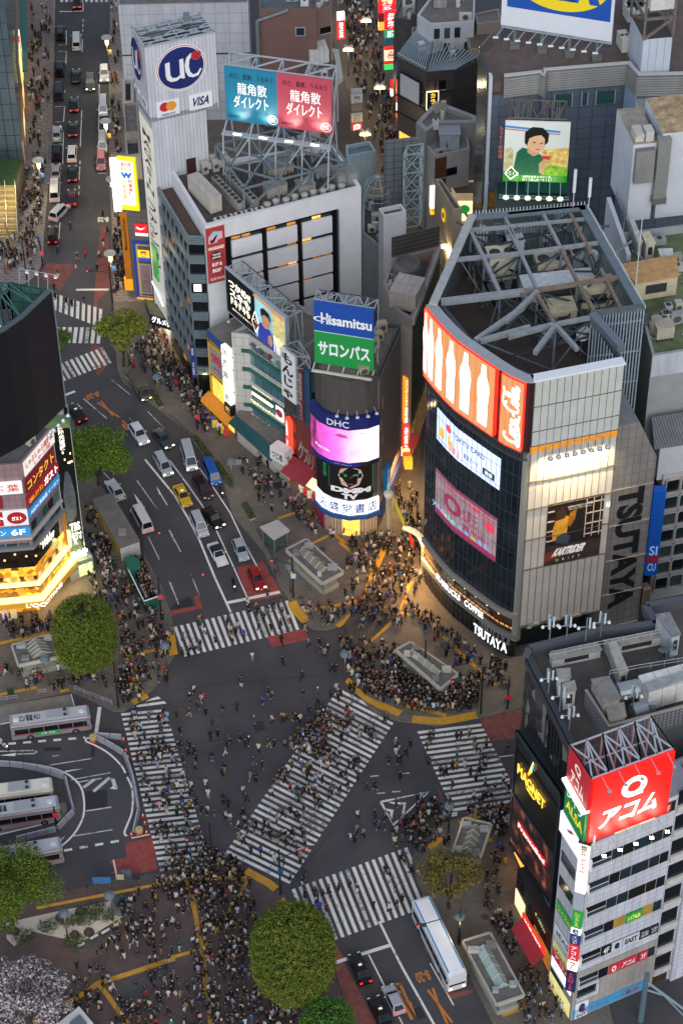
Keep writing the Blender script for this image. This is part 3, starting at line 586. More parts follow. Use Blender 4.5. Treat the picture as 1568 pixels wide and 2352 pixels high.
zb=41.;Wr=J22(P2([z(1,0,512,1065),z(1,0,1455,1195)],zb));ht=Wr.uv(z(1,0,487,585))[1];half=Wr.uv(z(1,0,975,1130))[0]/Wr.len
t=J2('twin_billboard','teal and red throat sweets billboard on a steel scaffold above the store roof','billboard')
for k,(col,uA,uB,num,pm)in en((('15708f',0,half,'ミント','0f3a4a'),('a83e52',half,1,'ピーチ','4a1722'))):
 a,b=uA*Wr.len,uB*Wr.len;m=MB();Wr.pn(m,a,b,zb,ht,0,.25,M(col,.5,0,.03,.5,.08));m.ob('panel',t)
 LW_=M('f0f0e8',.5,0,0,1,.3);DK=M(pm,.5)
 for body,q,mt,kw in(('のど、直接、うるおう',(.1,.8,.92,.9),DK,{}),('龍角散',(.24,.52,.8,.74),LW_,{'bold':.004}),('ダイレクト',(.16,.27,.82,.5),LW_,{'bold':.01}),('スティック',(.28,.18,.56,.245),DK,{}),(num+' 16包',(.58,.18,.82,.235),DK,{}),('第3類医薬品',(.06,.07,.28,.12),DK,{}),('生薬',(.84,.07,.95,.16),LW_,{})):
  J1(Wr,J21(a,b,q[0]),J21(a,b,q[2]),J21(zb,ht,q[1]),J21(zb,ht,q[3]),body,mt,t,d=.3,**kw)
 m=MB();c0,c1=J21(a,b,.895),J21(zb,ht,.115);rr=(ht-zb)*.085
 for i in rg(24):J3(Wr,[(c0+r*math.cos(R(q)),c1+r*math.sin(R(q)))for r,q in((rr,i*15),(rr,i*15+15),(rr*.88,i*15+15),(rr*.88,i*15))],LW_,.29,mb=m)
 m.ob('ring',t);e=J21(a,b,.86);m=MB()
 for q in(((.8,.33),(.93,.39)),((.93,.39),(.8,.45))):pass
sg=[]
fb=[Wr.pt(Wr.len*k/4,33,-3.2)for k in rg(5)];ft=[Wr.pt(Wr.len*k/4,zb,-.2)for k in rg(5)];tt_=[Wr.pt(Wr.len*k/4,ht,-.2)for k in rg(5)]
f2=[Wr.pt(Wr.len*k/4,33,3.0)for k in rg(5)];m2=[Wr.pt(Wr.len*k/4,zb-1.2,2.2)for k in rg(5)]
for k in rg(5):
 sg+=[(fb[k],tt_[k]),(ft[k],Wr.pt(Wr.len*k/4,ht,-3.)),(f2[k],m2[k]),(m2[k],ft[k]),(Wr.pt(Wr.len*k/4,zb,-3.2),Wr.pt(Wr.len*k/4,ht+.4,-3.)),(tt_[k],Wr.pt(Wr.len*k/4,ht+.4,-3.))]
 if k<4:sg+=[(ft[k],ft[k+1]),(tt_[k],tt_[k+1]),(m2[k],m2[k+1]),(f2[k],m2[k+1]),(fb[k],ft[k+1]),(Wr.pt(Wr.len*k/4,ht+.4,-3.),Wr.pt(Wr.len*(k+1)/4,ht+.4,-3.)),(tt_[k],Wr.pt(Wr.len*(k+1)/4,ht+.4,-3.))]
J8('scaffold','',sg,.2,J31,parent=t)
m=MB();Wr.pn(m,-.3,Wr.len+.3,zb-1.3,zb-1.2,1.2,2.4,J31);m.ob('walkway',t)
for k in rg(4):
 u=Wr.len*(.14+k*.245);m=MB();p=Wr.pt(u,zb-.9,2.5);m.box(p,(1.3,.35,.25),J31,-.27);m.ob('floodlight',t)
 m=MB();m.box(p+J0((0,0,.16)),(1.2,.3,.06),em('fff6c0',9),-.27);m.ob('bulb',t)
 L=bpy.data.lights.new('flood','SPOT');L.energy=600;L.color=(1,.95,.75);L.spot_size=R(70);L.spot_blend=.9;L.shadow_soft_size=.4
 o=bpy.data.objects.new('flood',L);C.objects.link(o);o.location=p+J0((0,0,.35));o.rotation_euler=(Wr.pt(u,zb+2.2,.3)-J0(o.location)).to_track_quat('-Z','Y').to_euler()
sg=[]
rp=lambda a,b,h:J0((*(J0(FL)+(J0(FR)-J0(FL))*a+(J0(BL)-J0(FL))*b),h))
for a in(.28,.5,.72,.94):
 for b in(.12,.5,.88):sg.append((rp(a,b,32),rp(a,b,36.4)))
 sg+=[(rp(a,.12,36.4),rp(a,.88,36.4))]
for b in(.12,.5,.88):sg+=[(rp(.28,b,36.4),rp(.94,b,36.4))]
for a in(.28,.5,.72):sg+=[(rp(a,.12,36.4),rp(a+.22,.5,36.4)),(rp(a+.22,.12,36.4),rp(a,.5,36.4)),(rp(a,.5,36.4),rp(a+.22,.88,36.4)),(rp(a+.22,.5,36.4),rp(a,.88,36.4)),(rp(a,.12,32),rp(a+.22,.12,36.4))]
J8('roof_frame','blue grey steel grid frame standing on the white store roof',sg,.26,J26)
rz=math.atan2(FR[1]-FL[1],FR[0]-FL[0])
tank(0,0,(7.,1.9,2.8),'long panelled grey water tank on the white store roof',rz+1.72,'a9a399',rp(.1,.42,32))
for k,a in en((.24,.33)):
 ac(0,0,(8.2,1.1,1.5),rz+1.72,'long row of condenser fans on the white store roof, '+('outer of two' if k==0 else 'inner of two'),None,8,True,'8e8a82',rp(a,.4,32))
for k in rg(5):ac(0,0,(1.3,.8,.9),rz,'small square unit along the front parapet of the store roof','units along the white store parapet',1,True,'b3b2ae',rp(.1+k*.065,.06,32))
for k in rg(6):ac(0,0,(1.,.8,1.9),rz,'upright cabinet unit beside the sign tower on the store roof','upright units beside the sign tower',1,False,'a8a69e',rp(.2+(k%3)*.07,.86+(k//3)*.08,32))
for k in rg(3):ac(0,0,(1.5,.8,2.4),rz,'twin fan unit at the back of the white store roof','twin fan units on the store roof',2,False,'a8a69e',rp(.75+k*.08,.82,32.5))
for(a,b,s,lab)in((.52,.3,(3.2,1.9,1.8),'tan duct housing under the store roof grid'),(.62,.62,(4.,2.4,1.5),'wide grey housing under the store roof grid'),(.7,.25,(2.6,2.,1.3),'small blue grey housing by the store parapet'),(.95,.2,(3.2,2.2,2.2),'white box at the corner of the store roof'),(.86,.4,(3,1.5,1.2),'low grey housing near the store roof corner')):
 g=rp(a,b,32);t=J2('roof_housing',lab,'roof housing',None,g,rz);m=MB();m.box((0,0,s[2]/2),s,M(random.choice(['8f8d86','7f8588','a39a88']),.7,0,.2,1.));m.ob('body',t)
 m=MB();m.box((0,0,s[2]+.05),(s[0]+.2,s[1]+.2,.1),M('7b7a76',.8,0,.3,1.2));m.ob('lid',t)
for k in rg(9):
 m=MB();a=rp(.42+k*.06,.1+(k%2)*.02,32.6);m.lt((a.x,a.y,a.z-.6),[(.5,0),(.5,.9),(.62,1.0),(.1,1.3)],M('a09d95',.6,.2,.2,2.),10);tag(m.ob('roof_vent'),'grey capped vent in the row along the store parapet','vent','vents along the store parapet')
m=MB()
for k in rg(14):a=rp(.3+.04*k,.15+.05*(k%5),32.2);b=rp(.3+.04*k+.06,.8-.08*(k%3),32.2+.2*(k%3));m.tube(a,b,.11,J27,6)
tag(m.ob('roof_pipework'),'run of dark pipes lying across the white store roof','pipes')
# ================================================================== the row of shops between the white store and the pink screen
mk=J2('drugstore_building','yellow and blue fronted drugstore squeezed beside the white store','building')
YEL=M('c99a18',.5,0,.05,.6,.12);BLU=M('1f4a86',.5)
mp=P2([z(1,2,372,500),z(1,2,575,690)],3.5);Wm=J22(mp);hm_=Wm.uv(z(1,1,350,1440))[1]
ax=J0(mp[1])-J0(mp[0]);bk=J0((ax.y,-ax.x)).normalized()*-9
m=MB();m.pm([mp[0],mp[1],tu(J0(mp[1])+bk),tu(J0(mp[0])+bk)],-.2,hm_,M('6e7680',.7),J32);m.ob('wall',mk)
u1=Wm.uv(z(1,2,500,300))[0]
m=MB();Wm.pn(m,.05,u1,3.6,hm_-1.5,.02,.15,YEL);m.ob('yellow_front',mk);m=MB();Wm.pn(m,.05,u1,hm_-1.5,hm_,.02,.16,BLU);m.ob('blue_band',mk)
a,b,c,d=Wm.rect(z(1,2,385,115),z(1,2,505,400));m=MB();Wm.pn(m,.5,u1-.2,J21(3.6,hm_,.42),J21(3.6,hm_,.8),.16,.22,J4('screen_grid','98a0a8','6a7078',.5,.5));m.ob('screen_panel',mk)
J1(Wm,.8,u1-.5,J21(3.6,hm_,.5),J21(3.6,hm_,.73),'薬',M('b02030',.5,0,0,1,.2),mk,d=.26,bold=.02)
J1(Wm,.3,u1-.3,J21(3.6,hm_,.84),J21(3.6,hm_,.89),'Matsumoto KiYoshi',J30,mk,d=.2);J1(Wm,.5,u1-.3,J21(3.6,hm_,.33),J21(3.6,hm_,.39),'マツモトキヨシ',J30,mk,d=.2,bold=.03)
m=MB();Wm.pn(m,.9,u1-.3,4.6,8.2,.16,.2,WARM);m.ob('shop_window',mk)
m=MB();Wm.pn(m,.1,Wm.len-.1,.1,3.,-.5,.05,WARM);m.ob('shopfront',mk)
aw=MB();p=[Wm.pt(-.6,4.2,.1),Wm.pt(Wm.len+.8,4.2,.1),Wm.pt(Wm.len+.8,3.2,1.6),Wm.pt(-.6,3.2,1.6)];aw.face([p[3],p[2],p[1],p[0]],M('c47a14',.6,0,.15,2.,.15));aw.face([p[3],p[2],p[2]-J0((0,0,.5)),p[3]-J0((0,0,.5))][::-1],M('d28a1a',.6,0,.1,2.,.2));aw.ob('awning',mk)
for k in rg(7):
 m=MB();p=Wm.pt(.2+k*.9,.6,1.2+.3*(k%2));m.box(p,(.8,.7,.9),M(random.choice(['d8d2c4','3a62b0','c23a3a','dcc84a','e8e4da']),.6,0,.3,3.));m.ob('goods_rack',mk)
t=J2('vertical_sign','stack of white lit tenant signs between the yellow drugstore and fruit shop','sign')
u0,u2=Wm.uv(z(1,2,503,60))[0],Wm.uv(z(1,2,562,60))[0]
for k,(a,b,s,col)in en(((40,115,'理容','e8ecdf'),(125,220,'歯科','f0e8e4'),(230,315,'居酒屋','c9c9c4'),(320,410,'ビール','dfe8d0'),(420,515,'個室和食','e0ead0'),(525,610,'焼','1a1512'))):
 h1,h0=Wm.uv(z(1,2,520,a))[1],Wm.uv(z(1,2,530,b))[1];m=MB();Wm.pn(m,u0,u2,h0,h1,.1,.9,em(col,.7)if k!=5 else J30);m.ob('panel',t)
 J1(Wm,u0+.3,u2-.3,h0+.3,h1-.3,s,M('1d5a38')if k!=5 else M('d8b070',.5,0,0,1,.5),t,d=.94,vertical=len(s)>1)
fp=P2([z(1,2,590,672),z(1,2,737,690)],4.);fr=P2([z(1,2,1015,160)],20.)[0]
fA,fB,fC=J0(fp[0]),J0(fp[1]),J0(fr)+(J0(fr)-J0(fp[1]))*.06
Wt,Wg=J22([fA,fB]),J22([fB,fC])
fz=20.
fb=J2('fruit_parlour_building','white tiled shop building with green floor bands above a teal awning','building')
ft_=J4('pale_tile','b9b9b4','8a8a86',1.25,1.6,.05)
bk=J0((8,8));shp=[tu(fA),tu(fB),tu(fC),tu(fC+bk),tu(fA+bk)]
J42(fb,shp,fz,ft_,J32,.8,.3)
GREEN=M('1f5a50',.5);
J43=[(Wg.uv(z(1,2,700,a))[1],Wg.uv(z(1,2,735,b))[1])for a,b in((175,300),(345,470),(515,600),(670,780))]
gh=[16.6,13.1,9.6,6.1]
for k,hh in en(gh):
 m=MB();Wg.pn(m,0.02,Wg.len*.93,hh,hh+.65,.02,.22,GREEN);Wt.pn(m,Wt.len*.55,Wt.len+.12,hh,hh+.65,.02,.2,GREEN);m.ob('green_band',fb)
 m=MB();Wg.pn(m,.3,Wg.len*.92,hh-1.9,hh-.1,.02,.07,J4('teal_glass','47707a','24383e',1.6,5.,.05,.15));m.ob('window',fb)
m=MB();Wg.pn(m,.4,Wg.len*.62,9.0,9.35,.1,.25,em('ffe6b0',2.));m.ob('light_strip',fb)
m=MB();Wg.pn(m,.4,Wg.len*.6,9.35,10.6,.08,.1,M('d9cdb0',.5,0,.4,3.,.35));m.ob('shop_window',fb)
J1(Wg,.3,Wg.len*.72,7.5,8.1,'焼肉ダイニングバー',em('ffeeb0',1.3),fb,d=.35,bold=.03);J1(Wg,.3,Wg.len*.6,4.7,5.2,'西村 フルーツパーラー',COOLW,fb,d=.35)
m=MB();Wg.pn(m,.1,Wg.len*.9,.1,3.,-.4,.04,WARM);m.ob('shopfront',fb)
Wst=J22([G(z(1,2,590,675),5).xy,G(z(1,2,940,970),5).xy])
sb=MB();sb.pm([G(z(1,2,595,690),5).xy[:],G(z(1,2,945,985),5).xy[:],G(z(1,2,1055,1075),5).xy[:],tu(fC+J0((2,3))),tu(fA+J0((2,3)))],-.2,5.1,M('b8b2a8',.6,0,.1,1.),J32);sb.ob('street_storey',fb)
m=MB();p=[G(z(1,2,590,675),5.3),G(z(1,2,940,960),5.3),G(z(1,2,908,1090),3.5),G(z(1,2,523,742),3.5)];q=[v-J0((0,0,.12))for v in p];m.hx([q[3],q[2],q[1],q[0],p[3],p[2],p[1],p[0]],M('14434a',.7,0,.1,1.));m.ob('awning',fb)
m=MB();Wst.pn(m,.2,Wst.len,.3,3.1,-.2,.05,WARM);m.ob('shop_window',fb)
m=MB();Wg.pn(m,.1,Wg.len*.93,17.4,19.6,.02,.1,M('a8aba8',.6,0,.1,1.));m.ob('frieze',fb)
def blob(W_,u,h,ru,rh,mt,par,nm,seed):rr=random.Random(seed);return J3(W_,[(u+a*rr.uniform(.75,1.2),h+b*rr.uniform(.75,1.2))for a,b in disc(0,0,ru,rh,22)],mt,.16,par,nm)
blob(Wg,Wg.len*.25,18.5,1.6,.8,M('47585a',.8,0,.5,4.),fb,'leaf_relief',1);blob(Wg,Wg.len*.45,18.4,1.1,.7,M('4e6060',.8,0,.5,4.),fb,'leaf_relief',2);blob(Wg,Wg.len*.62,18.5,.5,.8,M('7c2430'),fb,'strawberry_relief',3);blob(Wg,Wg.len*.75,18.3,.5,.7,M('8fb0a4'),fb,'melon_relief',4);blob(Wg,Wg.len*.85,18.3,.8,.8,M('6d7a78',.8,0,.5,5.),fb,'grape_relief',5)
J1(Wg,.5,Wg.len*.92,17.45,17.8,'FRUIT PARLOUR SINCE 1910 FRUIT PARLOUR',M('5a4038'),fb,d=.14)
t,_=J36('shop_sign','white lit square sign with red round mark on the green banded shop',Wg,z(1,2,960,575),z(1,2,1028,735),em('efeef0',.7),[],d0=.1,d1=.3);u0,u1,h0,h1=_;J3(Wg,disc((u0+u1)/2,J21(h0,h1,.55),.75,.75),M('b8344a'),.35,t,'disc')
b0=P2([z(1,1,537,1265)],20.)[0];Wb=J22([b0,tu(fC)]);hb0=20.4;hb1=Wb.uv(z(1,1,512,868))[1];ur=Wb.uv(z(1,1,1050,1325))[0];us=Wb.uv(z(1,1,775,1110))[0]
t=J2('lottery_billboard','black billboard with white slanted lettering beside a bright poster of a man','billboard')
m=MB();Wb.pn(m,0,us,hb0,hb1,.05,.4,M('0f1012',.4,0,0,1));m.ob('dark_panel',t);m=MB();Wb.pn(m,us,ur,hb0,hb1,.05,.4,M('8fc3cb',.5,0,.25,.4,.3));m.ob('poster_panel',t)
EW=em('fff6dc',1.)
for k,s in en(('つかめ!!','スキも','ドキドキも')):J1(Wb,us*(.1+.03*k),us*(.86-.02*k),J21(hb0,hb1,.66-.2*k),J21(hb0,hb1,.84-.2*k),s,EW,t,d=.45,bold=.035)
J1(Wb,us*.2,us*.9,J21(hb0,hb1,.14),J21(hb0,hb1,.19),'大好きなキャラグッズ、当てて楽しむ一番くじ',EW,t,d=.45)
U=lambda a:J21(us,ur,a);V=lambda b:J21(hb0,hb1,b)
J3(Wb,[(us-.9,V(.28)),(us,V(.05)),(us+1.1,V(.3)),(us,V(.58))],EW,.44,t,'diamond');J3(Wb,[(us-.75,V(.28)),(us,V(.09)),(us+.9,V(.3)),(us,V(.53))],M('0f1012'),.45,t,'diamond');J1(Wb,us-.5,us+.7,V(.3),V(.4),'一番くじ',EW,t,d=.47);J3(Wb,[(us-.3,V(.24)),(us+.3,V(.14)),(us+.5,V(.28))],M('b83a34'),.46,t,'diamond')
for pts,mt in(([(.62,.1),(1,.1),(1,.9),(.62,.95)],M('cdbb7a',.5,0,.5,2.,.3)),([(.1,0),(.15,.4),(.28,.46),(.52,.42),(.7,.2),(.72,0)],M('2a35a8',.5,0,.2,1.,.15)),([(.27,.42),(.25,.62),(.32,.72),(.48,.72),(.54,.58),(.46,.42),(.36,.38)],M('b98a6e',.5,0,.1,1.,.2)),([(.24,.6),(.22,.76),(.32,.84),(.5,.82),(.56,.7),(.53,.62),(.48,.7),(.34,.7)],M('141214')),([(.44,.1),(.46,.28),(.56,.34),(.62,.2),(.56,.05)],M('b98a6e',.5,0,.1,1.,.2)),([(0,.95),(1,.92),(1,1),(0,1)],M('d98a4a',.5,0,0,1,.3))):J3(Wb,[(U(a),V(b))for a,b in pts],mt,.45+.012*len(t.children),t,'picture')
m=MB()
for q in rg(5):Wb.pn(m,U(.66+q*.07),U(.67+q*.07),V(.02),V(.4),.62,.66,EW)
m.ob('picture_rail',t)
m=MB()
for q in((-.15,ur+.15,hb1,hb1+.2),(-.15,ur+.15,hb0-.2,hb0),(-.15,0,hb0,hb1),(ur,ur+.15,hb0,hb1)):Wb.pn(m,*q,0,.45,J31)
m.ob('frame',t)
a,b,c,d=Wb.pt(0,hb1,-.2),Wb.pt(ur,hb1,-.2),Wb.pt(0,hb1,-2.6),Wb.pt(ur,hb1,-2.6);dn=J0((0,0,hb0-hb1))
J8('back_truss','',J11(a,b,c,d,8)+J11(c,d,c+dn,d+dn,8)+[(a.lerp(b,k/8),a.lerp(b,k/8)+dn)for k in rg(9)],.12,J31,parent=t)
for k in rg(4):J12(Wb,ur*(.12+k*.25),hb0-.3,1.5,parent=t)
Wj=J22([tu(fC-(fC-fB).normalized()*1.2),tu(fC+(fC-fB).normalized()*1.7)])
t=J2('brush_lettered_sign','tall white sign with black brush lettering on a steel rack','sign');u0,h1=Wj.uv(z(1,2,1012,60));u1,h0=Wj.uv(z(1,2,1140,565))
Wj2=J22(P2([z(1,2,1018,480),z(1,2,1140,575)],16.));h1=Wj2 .uv(z(1,2,1010,62))[1]
m=MB();Wj2 .pn(m,0,Wj2 .len,16,h1,.0,.3,M('d9d9dc',.5));m.ob('panel',t);J1(Wj2,.25,Wj2 .len-.3,16.3,h1-.3,'もんじゃ',M('0c0c0e'),t,d=.34,vertical=True,bold=.03)
a,b=Wj2 .pt(0,h1,-.1),Wj2 .pt(Wj2 .len,h1,-.1);sg=[]
for k in rg(5):
 hh=J21(16,h1,k/4)
 P0,P1,P3,P4=Wj2 .pt(0,hh,-.2),Wj2 .pt(Wj2 .len,hh,-.2),Wj2 .pt(Wj2 .len+1.4,hh,-1.4),Wj2 .pt(.6,hh,-2.6);sg+=[(P0,P1),(P1,P3),(P3,P4),(P4,P0),(P0,P3)]
 if k<4:q=J0((0,0,(h1-16)/4));sg+=[(P0,P0+q),(P1,P1+q),(P3,P3+q),(P4,P4+q),(P1,P3+q),(P3,P4+q),(P4,P0+q),(P0,P1+q)]
J8('rack','',sg,.11,J31,parent=t)
nb=J2('narrow_tenant_building','narrow dark tenant building with red lit vertical sign between two shops','building')
n0,n1=fC-(fC-fB).normalized()*.6,J0(P2([z(1,2,1150,1240)],0.5)[0])
m=MB();m.pm([tu(n0),tu(n1),tu(n1+J0((7,6))),tu(n0+J0((7,6)))],-.2,15.5,M('3a2f30',.6,0,.2,1.),J32);m.ob('wall',nb);Wn=J22([n0,n1])
for r in rg(4):m=MB();Wn.pn(m,Wn.len*.55,Wn.len-.1,2.8+3.1*r,4.8+3.1*r,.02,.06,random.choice([J23,J24,J28]));m.ob('window',nb)
m=MB();Wn.pn(m,.2,Wn.len-.1,.1,2.8,.02,.08,M('ff6a1c',.5,0,.7,2.,.8));m.ob('lit_shopfront',nb)
t,q=J36('red_vertical_sign','red lit vertical sign with white characters beside the red tiled drugstore',Wn,z(1,2,1076,678),z(1,2,1115,1020),em('e0422c',.8),[('海鮮居酒屋 はなの舞',.2,.03,.8,.97,em('fff0e0',1.2),{'vertical':True})],d0=.1,d1=.8)
t,q=J36('white_box_sign','white box sign with black brush characters above the teal awning end',J22([Wst.pt(Wst.len-.6,0,.6).xy,G(z(1,2,1052,1062),5.).xy]),z(1,2,918,930),z(1,2,1048,1112),M('d5d5d6',.5),[('つじ成',.12,.2,.9,.8,J30,{'bold':.02})],d0=-1.2,d1=.6)
m=MB();p=[Wn.pt(.6,3.6,.1),Wn.pt(Wn.len+.6,3.6,.1),Wn.pt(Wn.len+.6,2.9,1.5),Wn.pt(.6,2.9,1.5)];m.face(p[::-1],M('14504c',.7));o=m.ob('shop_awning');tag(o,'small teal awning over the orange lit snack shop','awning')
k0,k1=J0(P2([z(1,2,1150,1240)],.5)[0]),J0(P2([z(1,2,1318,1350)],.5)[0])
Wk=J22([k0,k1]);hk=Wk.uv(z(1,2,1240,775))[1]
kb=J2('red_drugstore_building','red tiled drugstore with big silver katakana beside the pink screen','building')
RT_=J4('red_tile','7a2f2e','4f1f20',.8,1.1,.05)
m=MB();m.pm([tu(k0),tu(k1),tu(k1+J0((7,6))),tu(k0+J0((7,6)))],-.2,hk,RT_,J32);m.ob('wall',kb)
for i,(c,a0,b0,a1,b1)in en((('ク',.1,.33,.36,.6),('ス',.38,.3,.64,.54),('リ',.68,.26,.9,.5))):J1(Wk,J21(0,Wk.len,a0),J21(0,Wk.len,a1),hk*b0+1,hk*b1+1,c,M('c2b8b0',.3,.6),kb,d=.1,bold=.02,extr=.15)
m=MB();Wk.pn(m,.2,Wk.len,.1,2.6,.02,.1,M('ffe2a8',.5,0,.6,3.,.9));m.ob('lit_shopfront',kb)
m=MB();p=[Wk.pt(-.8,4.6,.1),Wk.pt(Wk.len+.2,4.6,.1),Wk.pt(Wk.len+.2,3.3,2.9),Wk.pt(-.8,3.3,2.9)];q=[v-J0((0,0,.1))for v in p];m.hx([q[3],q[2],q[1],q[0],p[3],p[2],p[1],p[0]],M('8e2632',.7,0,.1,1.));m.ob('awning',kb)
for k in rg(6):m=MB();p=Wk.pt(2.+k*.9,.6,1.4);m.box(p,(.8,.8,.9),M(random.choice(['e8dcc0','d8d4cc','c23a3a','e0c87a']),.6,0,.4,3.,.2));m.ob('goods_rack',kb)
t=J2('karaoke_sign_board','blue mesh sign board with dark red vertical panel above the red drugstore','sign');Wq=J22([Wk.pt(0,0,-.5).xy,Wk.pt(Wk.len*.72,0,-.5).xy])
m=MB();Wq.pn(m,0,Wq.len,hk+.1,hk+10.5,0,.5,J4('blue_mesh','2f5f86','1c3a52',.3,.3,.06));m.ob('panel',t);m=MB();Wq.pn(m,Wq.len*.3,Wq.len*.62,hk+.5,hk+10,.52,.8,M('6a3434',.5,0,.2,1.));m.ob('red_panel',t);J1(Wq,Wq.len*.36,Wq.len*.56,hk+1,hk+9.6,'個室居酒屋七十二',M('b8b0ac'),t,d=.85,vertical=True)
dp=P2([(722,840),(738,857),(760,868),(800,876),(840,872),(868,862),(919,744)],29.5);dl=(dp[0][0]+2.5,dp[0][1]+10)
db=J2('corner_tower','grey brown corner building with rounded front carrying the pink screen and bookshop','building')
DGR=J4('dark_panel','4a4645','3a3736',1.5,2.2,.03,.45);BRN=M('7c6e64',.45,.1,.12,.4)
J42(db,dp+[dl],29.5,DGR,J32,.6,.3)
Wd,Wsd=J22(dp[:6]),J22(dp[5:7])
m=MB();Wsd.pn(m,.05,Wsd.len,3.5,28.6,.01,.12,BRN);m.ob('side_cladding',db)
for r in rg(6):m=MB();Wsd.pn(m,.8+r%2,1.6+r%2,5+r*3.4,6.6+r*3.4,.12,.16,M('8a8078',.4));m.ob('side_window',db)
hv=lambda x,y:Wd.uv(z(2,2,x,y))[1]
hA,hB,hC,hD,hE,hF,hG=Wd.uv(z(1,2,1250,480))[1],Wd.uv(z(1,2,1255,590))[1],Wd.uv(z(1,2,1265,885))[1],Wd.uv(z(1,2,1270,910))[1],Wd.uv(z(1,2,1320,990))[1],Wd.uv(z(1,2,1340,1320))[1],Wd.uv(z(1,2,1340,1440))[1]
t=J2('pink_screen','curved LED screen glowing pink with a close face under a navy banner','screen')
m=MB();Wd.pn(m,-.3,Wd.len-.1,hB,hA,.1,.75,M('0f1d5a',.5,0,0,1,.12));m.ob('banner',t);J1(Wd,Wd.len*.31,Wd.len*.59,J21(hB,hA,.2),J21(hB,hA,.72),'DHC',M('d8dce8'),t,d=.8)
def pinkscreen(tt,b,nn):
 g=nn('ShaderNodeNewGeometry');s=nn('ShaderNodeSeparateXYZ');tt.links.new(g.outputs['Position'],s.inputs[0])
 r=nn('ShaderNodeValToRGB');mr=nn('ShaderNodeMapRange');mr.inputs[1].default_value=dp[0][0];mr.inputs[2].default_value=dp[5][0];tt.links.new(s.outputs[0],mr.inputs[0])
 n=nn('ShaderNodeTexNoise');n.inputs['Scale'].default_value=.5;n.inputs['Detail'].default_value=1.;tt.links.new(g.outputs['Position'],n.inputs['Vector'])
 ma=nn('ShaderNodeMath',operation='MULTIPLY_ADD');tt.links.new(n.outputs[0],ma.inputs[0]);ma.inputs[1].default_value=.3;tt.links.new(mr.outputs[0],ma.inputs[2]);tt.links.new(ma.outputs[0],r.inputs[0])
 e=r.color_ramp.elements;e[0].position=.12;e[0].color=(*lin('8a2a6a'),1);e[1].position=.9;e[1].color=(*lin('ffdff4'),1)
 for p_,c_ in((.28,'e04fc0'),(.5,'ff79dc'),(.7,'ffb4ee')):q_=e.new(p_);q_.color=(*lin(c_),1)
 b.inputs['Base Color'].default_value=(.02,.02,.02,1);tt.links.new(r.outputs[0],b.inputs['Emission Color']);b.inputs['Emission Strength'].default_value=.95
m=MB();Wd.pn(m,-.2,Wd.len-.2,hC,hB-.05,.1,.7,J5('pink_display',pinkscreen));m.ob('display',t)
SK=em('ff9fdd',.9);DKP=em('a03a86',.6)
U=lambda a:Wd.len*a;V=lambda b:J21(hC,hB,b)
for pts,mt in(([(.02,.5),(.08,.98),(.2,.98),(.1,.5),(.06,.2)],em('6a2450',.45)),([(.4,.78),(.46,.86),(.55,.84),(.58,.76),(.48,.74)],DKP),([(.72,.88),(.8,.95),(.86,.9),(.8,.84)],DKP),([(.5,.42),(.56,.46),(.62,.42),(.56,.4)],DKP),([(.5,.24),(.58,.28),(.66,.27),(.58,.19)],em('e0409a',.9))):J3(Wd,[(U(a),V(b))for a,b in pts],mt,.72,t,'picture')
J1(Wd,U(.1),U(.34),V(.22),V(.3),'輝くツヤとうるおい',em('ffe8ff',1),t,d=.73)
m=MB();Wd.pn(m,-.1,Wd.len*.72,hE+.2,hC-.08,.1,.72,M('14206a',.5,0,0,1,.2));Wd.pn(m,Wd.len*.72,Wd.len-.2,hE+.2,hC-.08,.1,.72,M('1a1626'));m.ob('lower_banner',t);J1(Wd,U(.4),U(.62),hE+.5,hC-.35,'DHC Channel',M('d8dce8'),t,d=.77)
m=MB()
for k in rg(5):p=Wd.pt(Wd.len*(.45+.12*k),hA+.4,1.1);m.beam(Wd.pt(Wd.len*(.45+.12*k),hA+.9,.2),p,.08,J31);m.box(p,(.45,.3,.25),M('c8c8c0'))
m.ob('lamp_row',t)
u0,h1=Wd.uv(z(1,2,1335,1000));u1=Wd.uv(z(2,2,285,1055))[0];h0=hF
t=J2('headset_poster','green and black poster of a man wearing a headset below the pink screen','billboard')
m=MB();Wd.pn(m,.4,u1,h0+.3,hE-.2,.12,.3,M('101114',.4));m.ob('panel',t)
U=lambda a:J21(Wd.len*.3,u1,a);V=lambda b:J21(h0+.3,hE-.2,b)
for i,(pts,mt)in en((([(0,.28),(0,.93),(1,.97),(1,.28)],M('1f8a4e',.5,0,0,1,.12)),([(.04,.3),(.14,.5),(.38,.55),(.66,.55),(.92,.5),(.99,.3),(.99,.28),(.02,.28)],J30),([(.3,.45),(.22,.72),(.28,.92),(.4,.97),(.6,.97),(.72,.9),(.77,.72),(.68,.45),(.5,.36)],M('c9a895',.5,0,.05,1.)),([(.25,.67),(.26,.8),(.5,.83),(.74,.8),(.74,.67),(.6,.64),(.5,.68),(.38,.64)],M('15161c',.2)),([(.36,.7),(.36,.77),(.66,.78),(.66,.71)],M('1f8a5a',.4,0,.6,8.,.3)),([(.43,.5),(.5,.53),(.57,.5),(.5,.48)],M('7a4a40')))):J3(Wd,[(U(a),V(b))for a,b in pts],mt,.33+i*.02,t,'picture')
J1(Wd,U(.06),U(.94),V(.22),V(.38),'DMM',M('e8e8ea'),t,d=.5,bold=.07);J1(Wd,U(.3),U(.66),V(.04),V(.2),'TV',M('e8e8ea'),t,d=.5,bold=.07);J1(Wd,Wd.len*.2,Wd.len*.27,V(.55),V(.95),'あなたの世界',M('2a8a5a',.5,0,0,1,.2),t,d=.36,vertical=True)
t=J2('bookshop_sign','wide white lit bookshop sign with blue characters at the tower foot','sign')
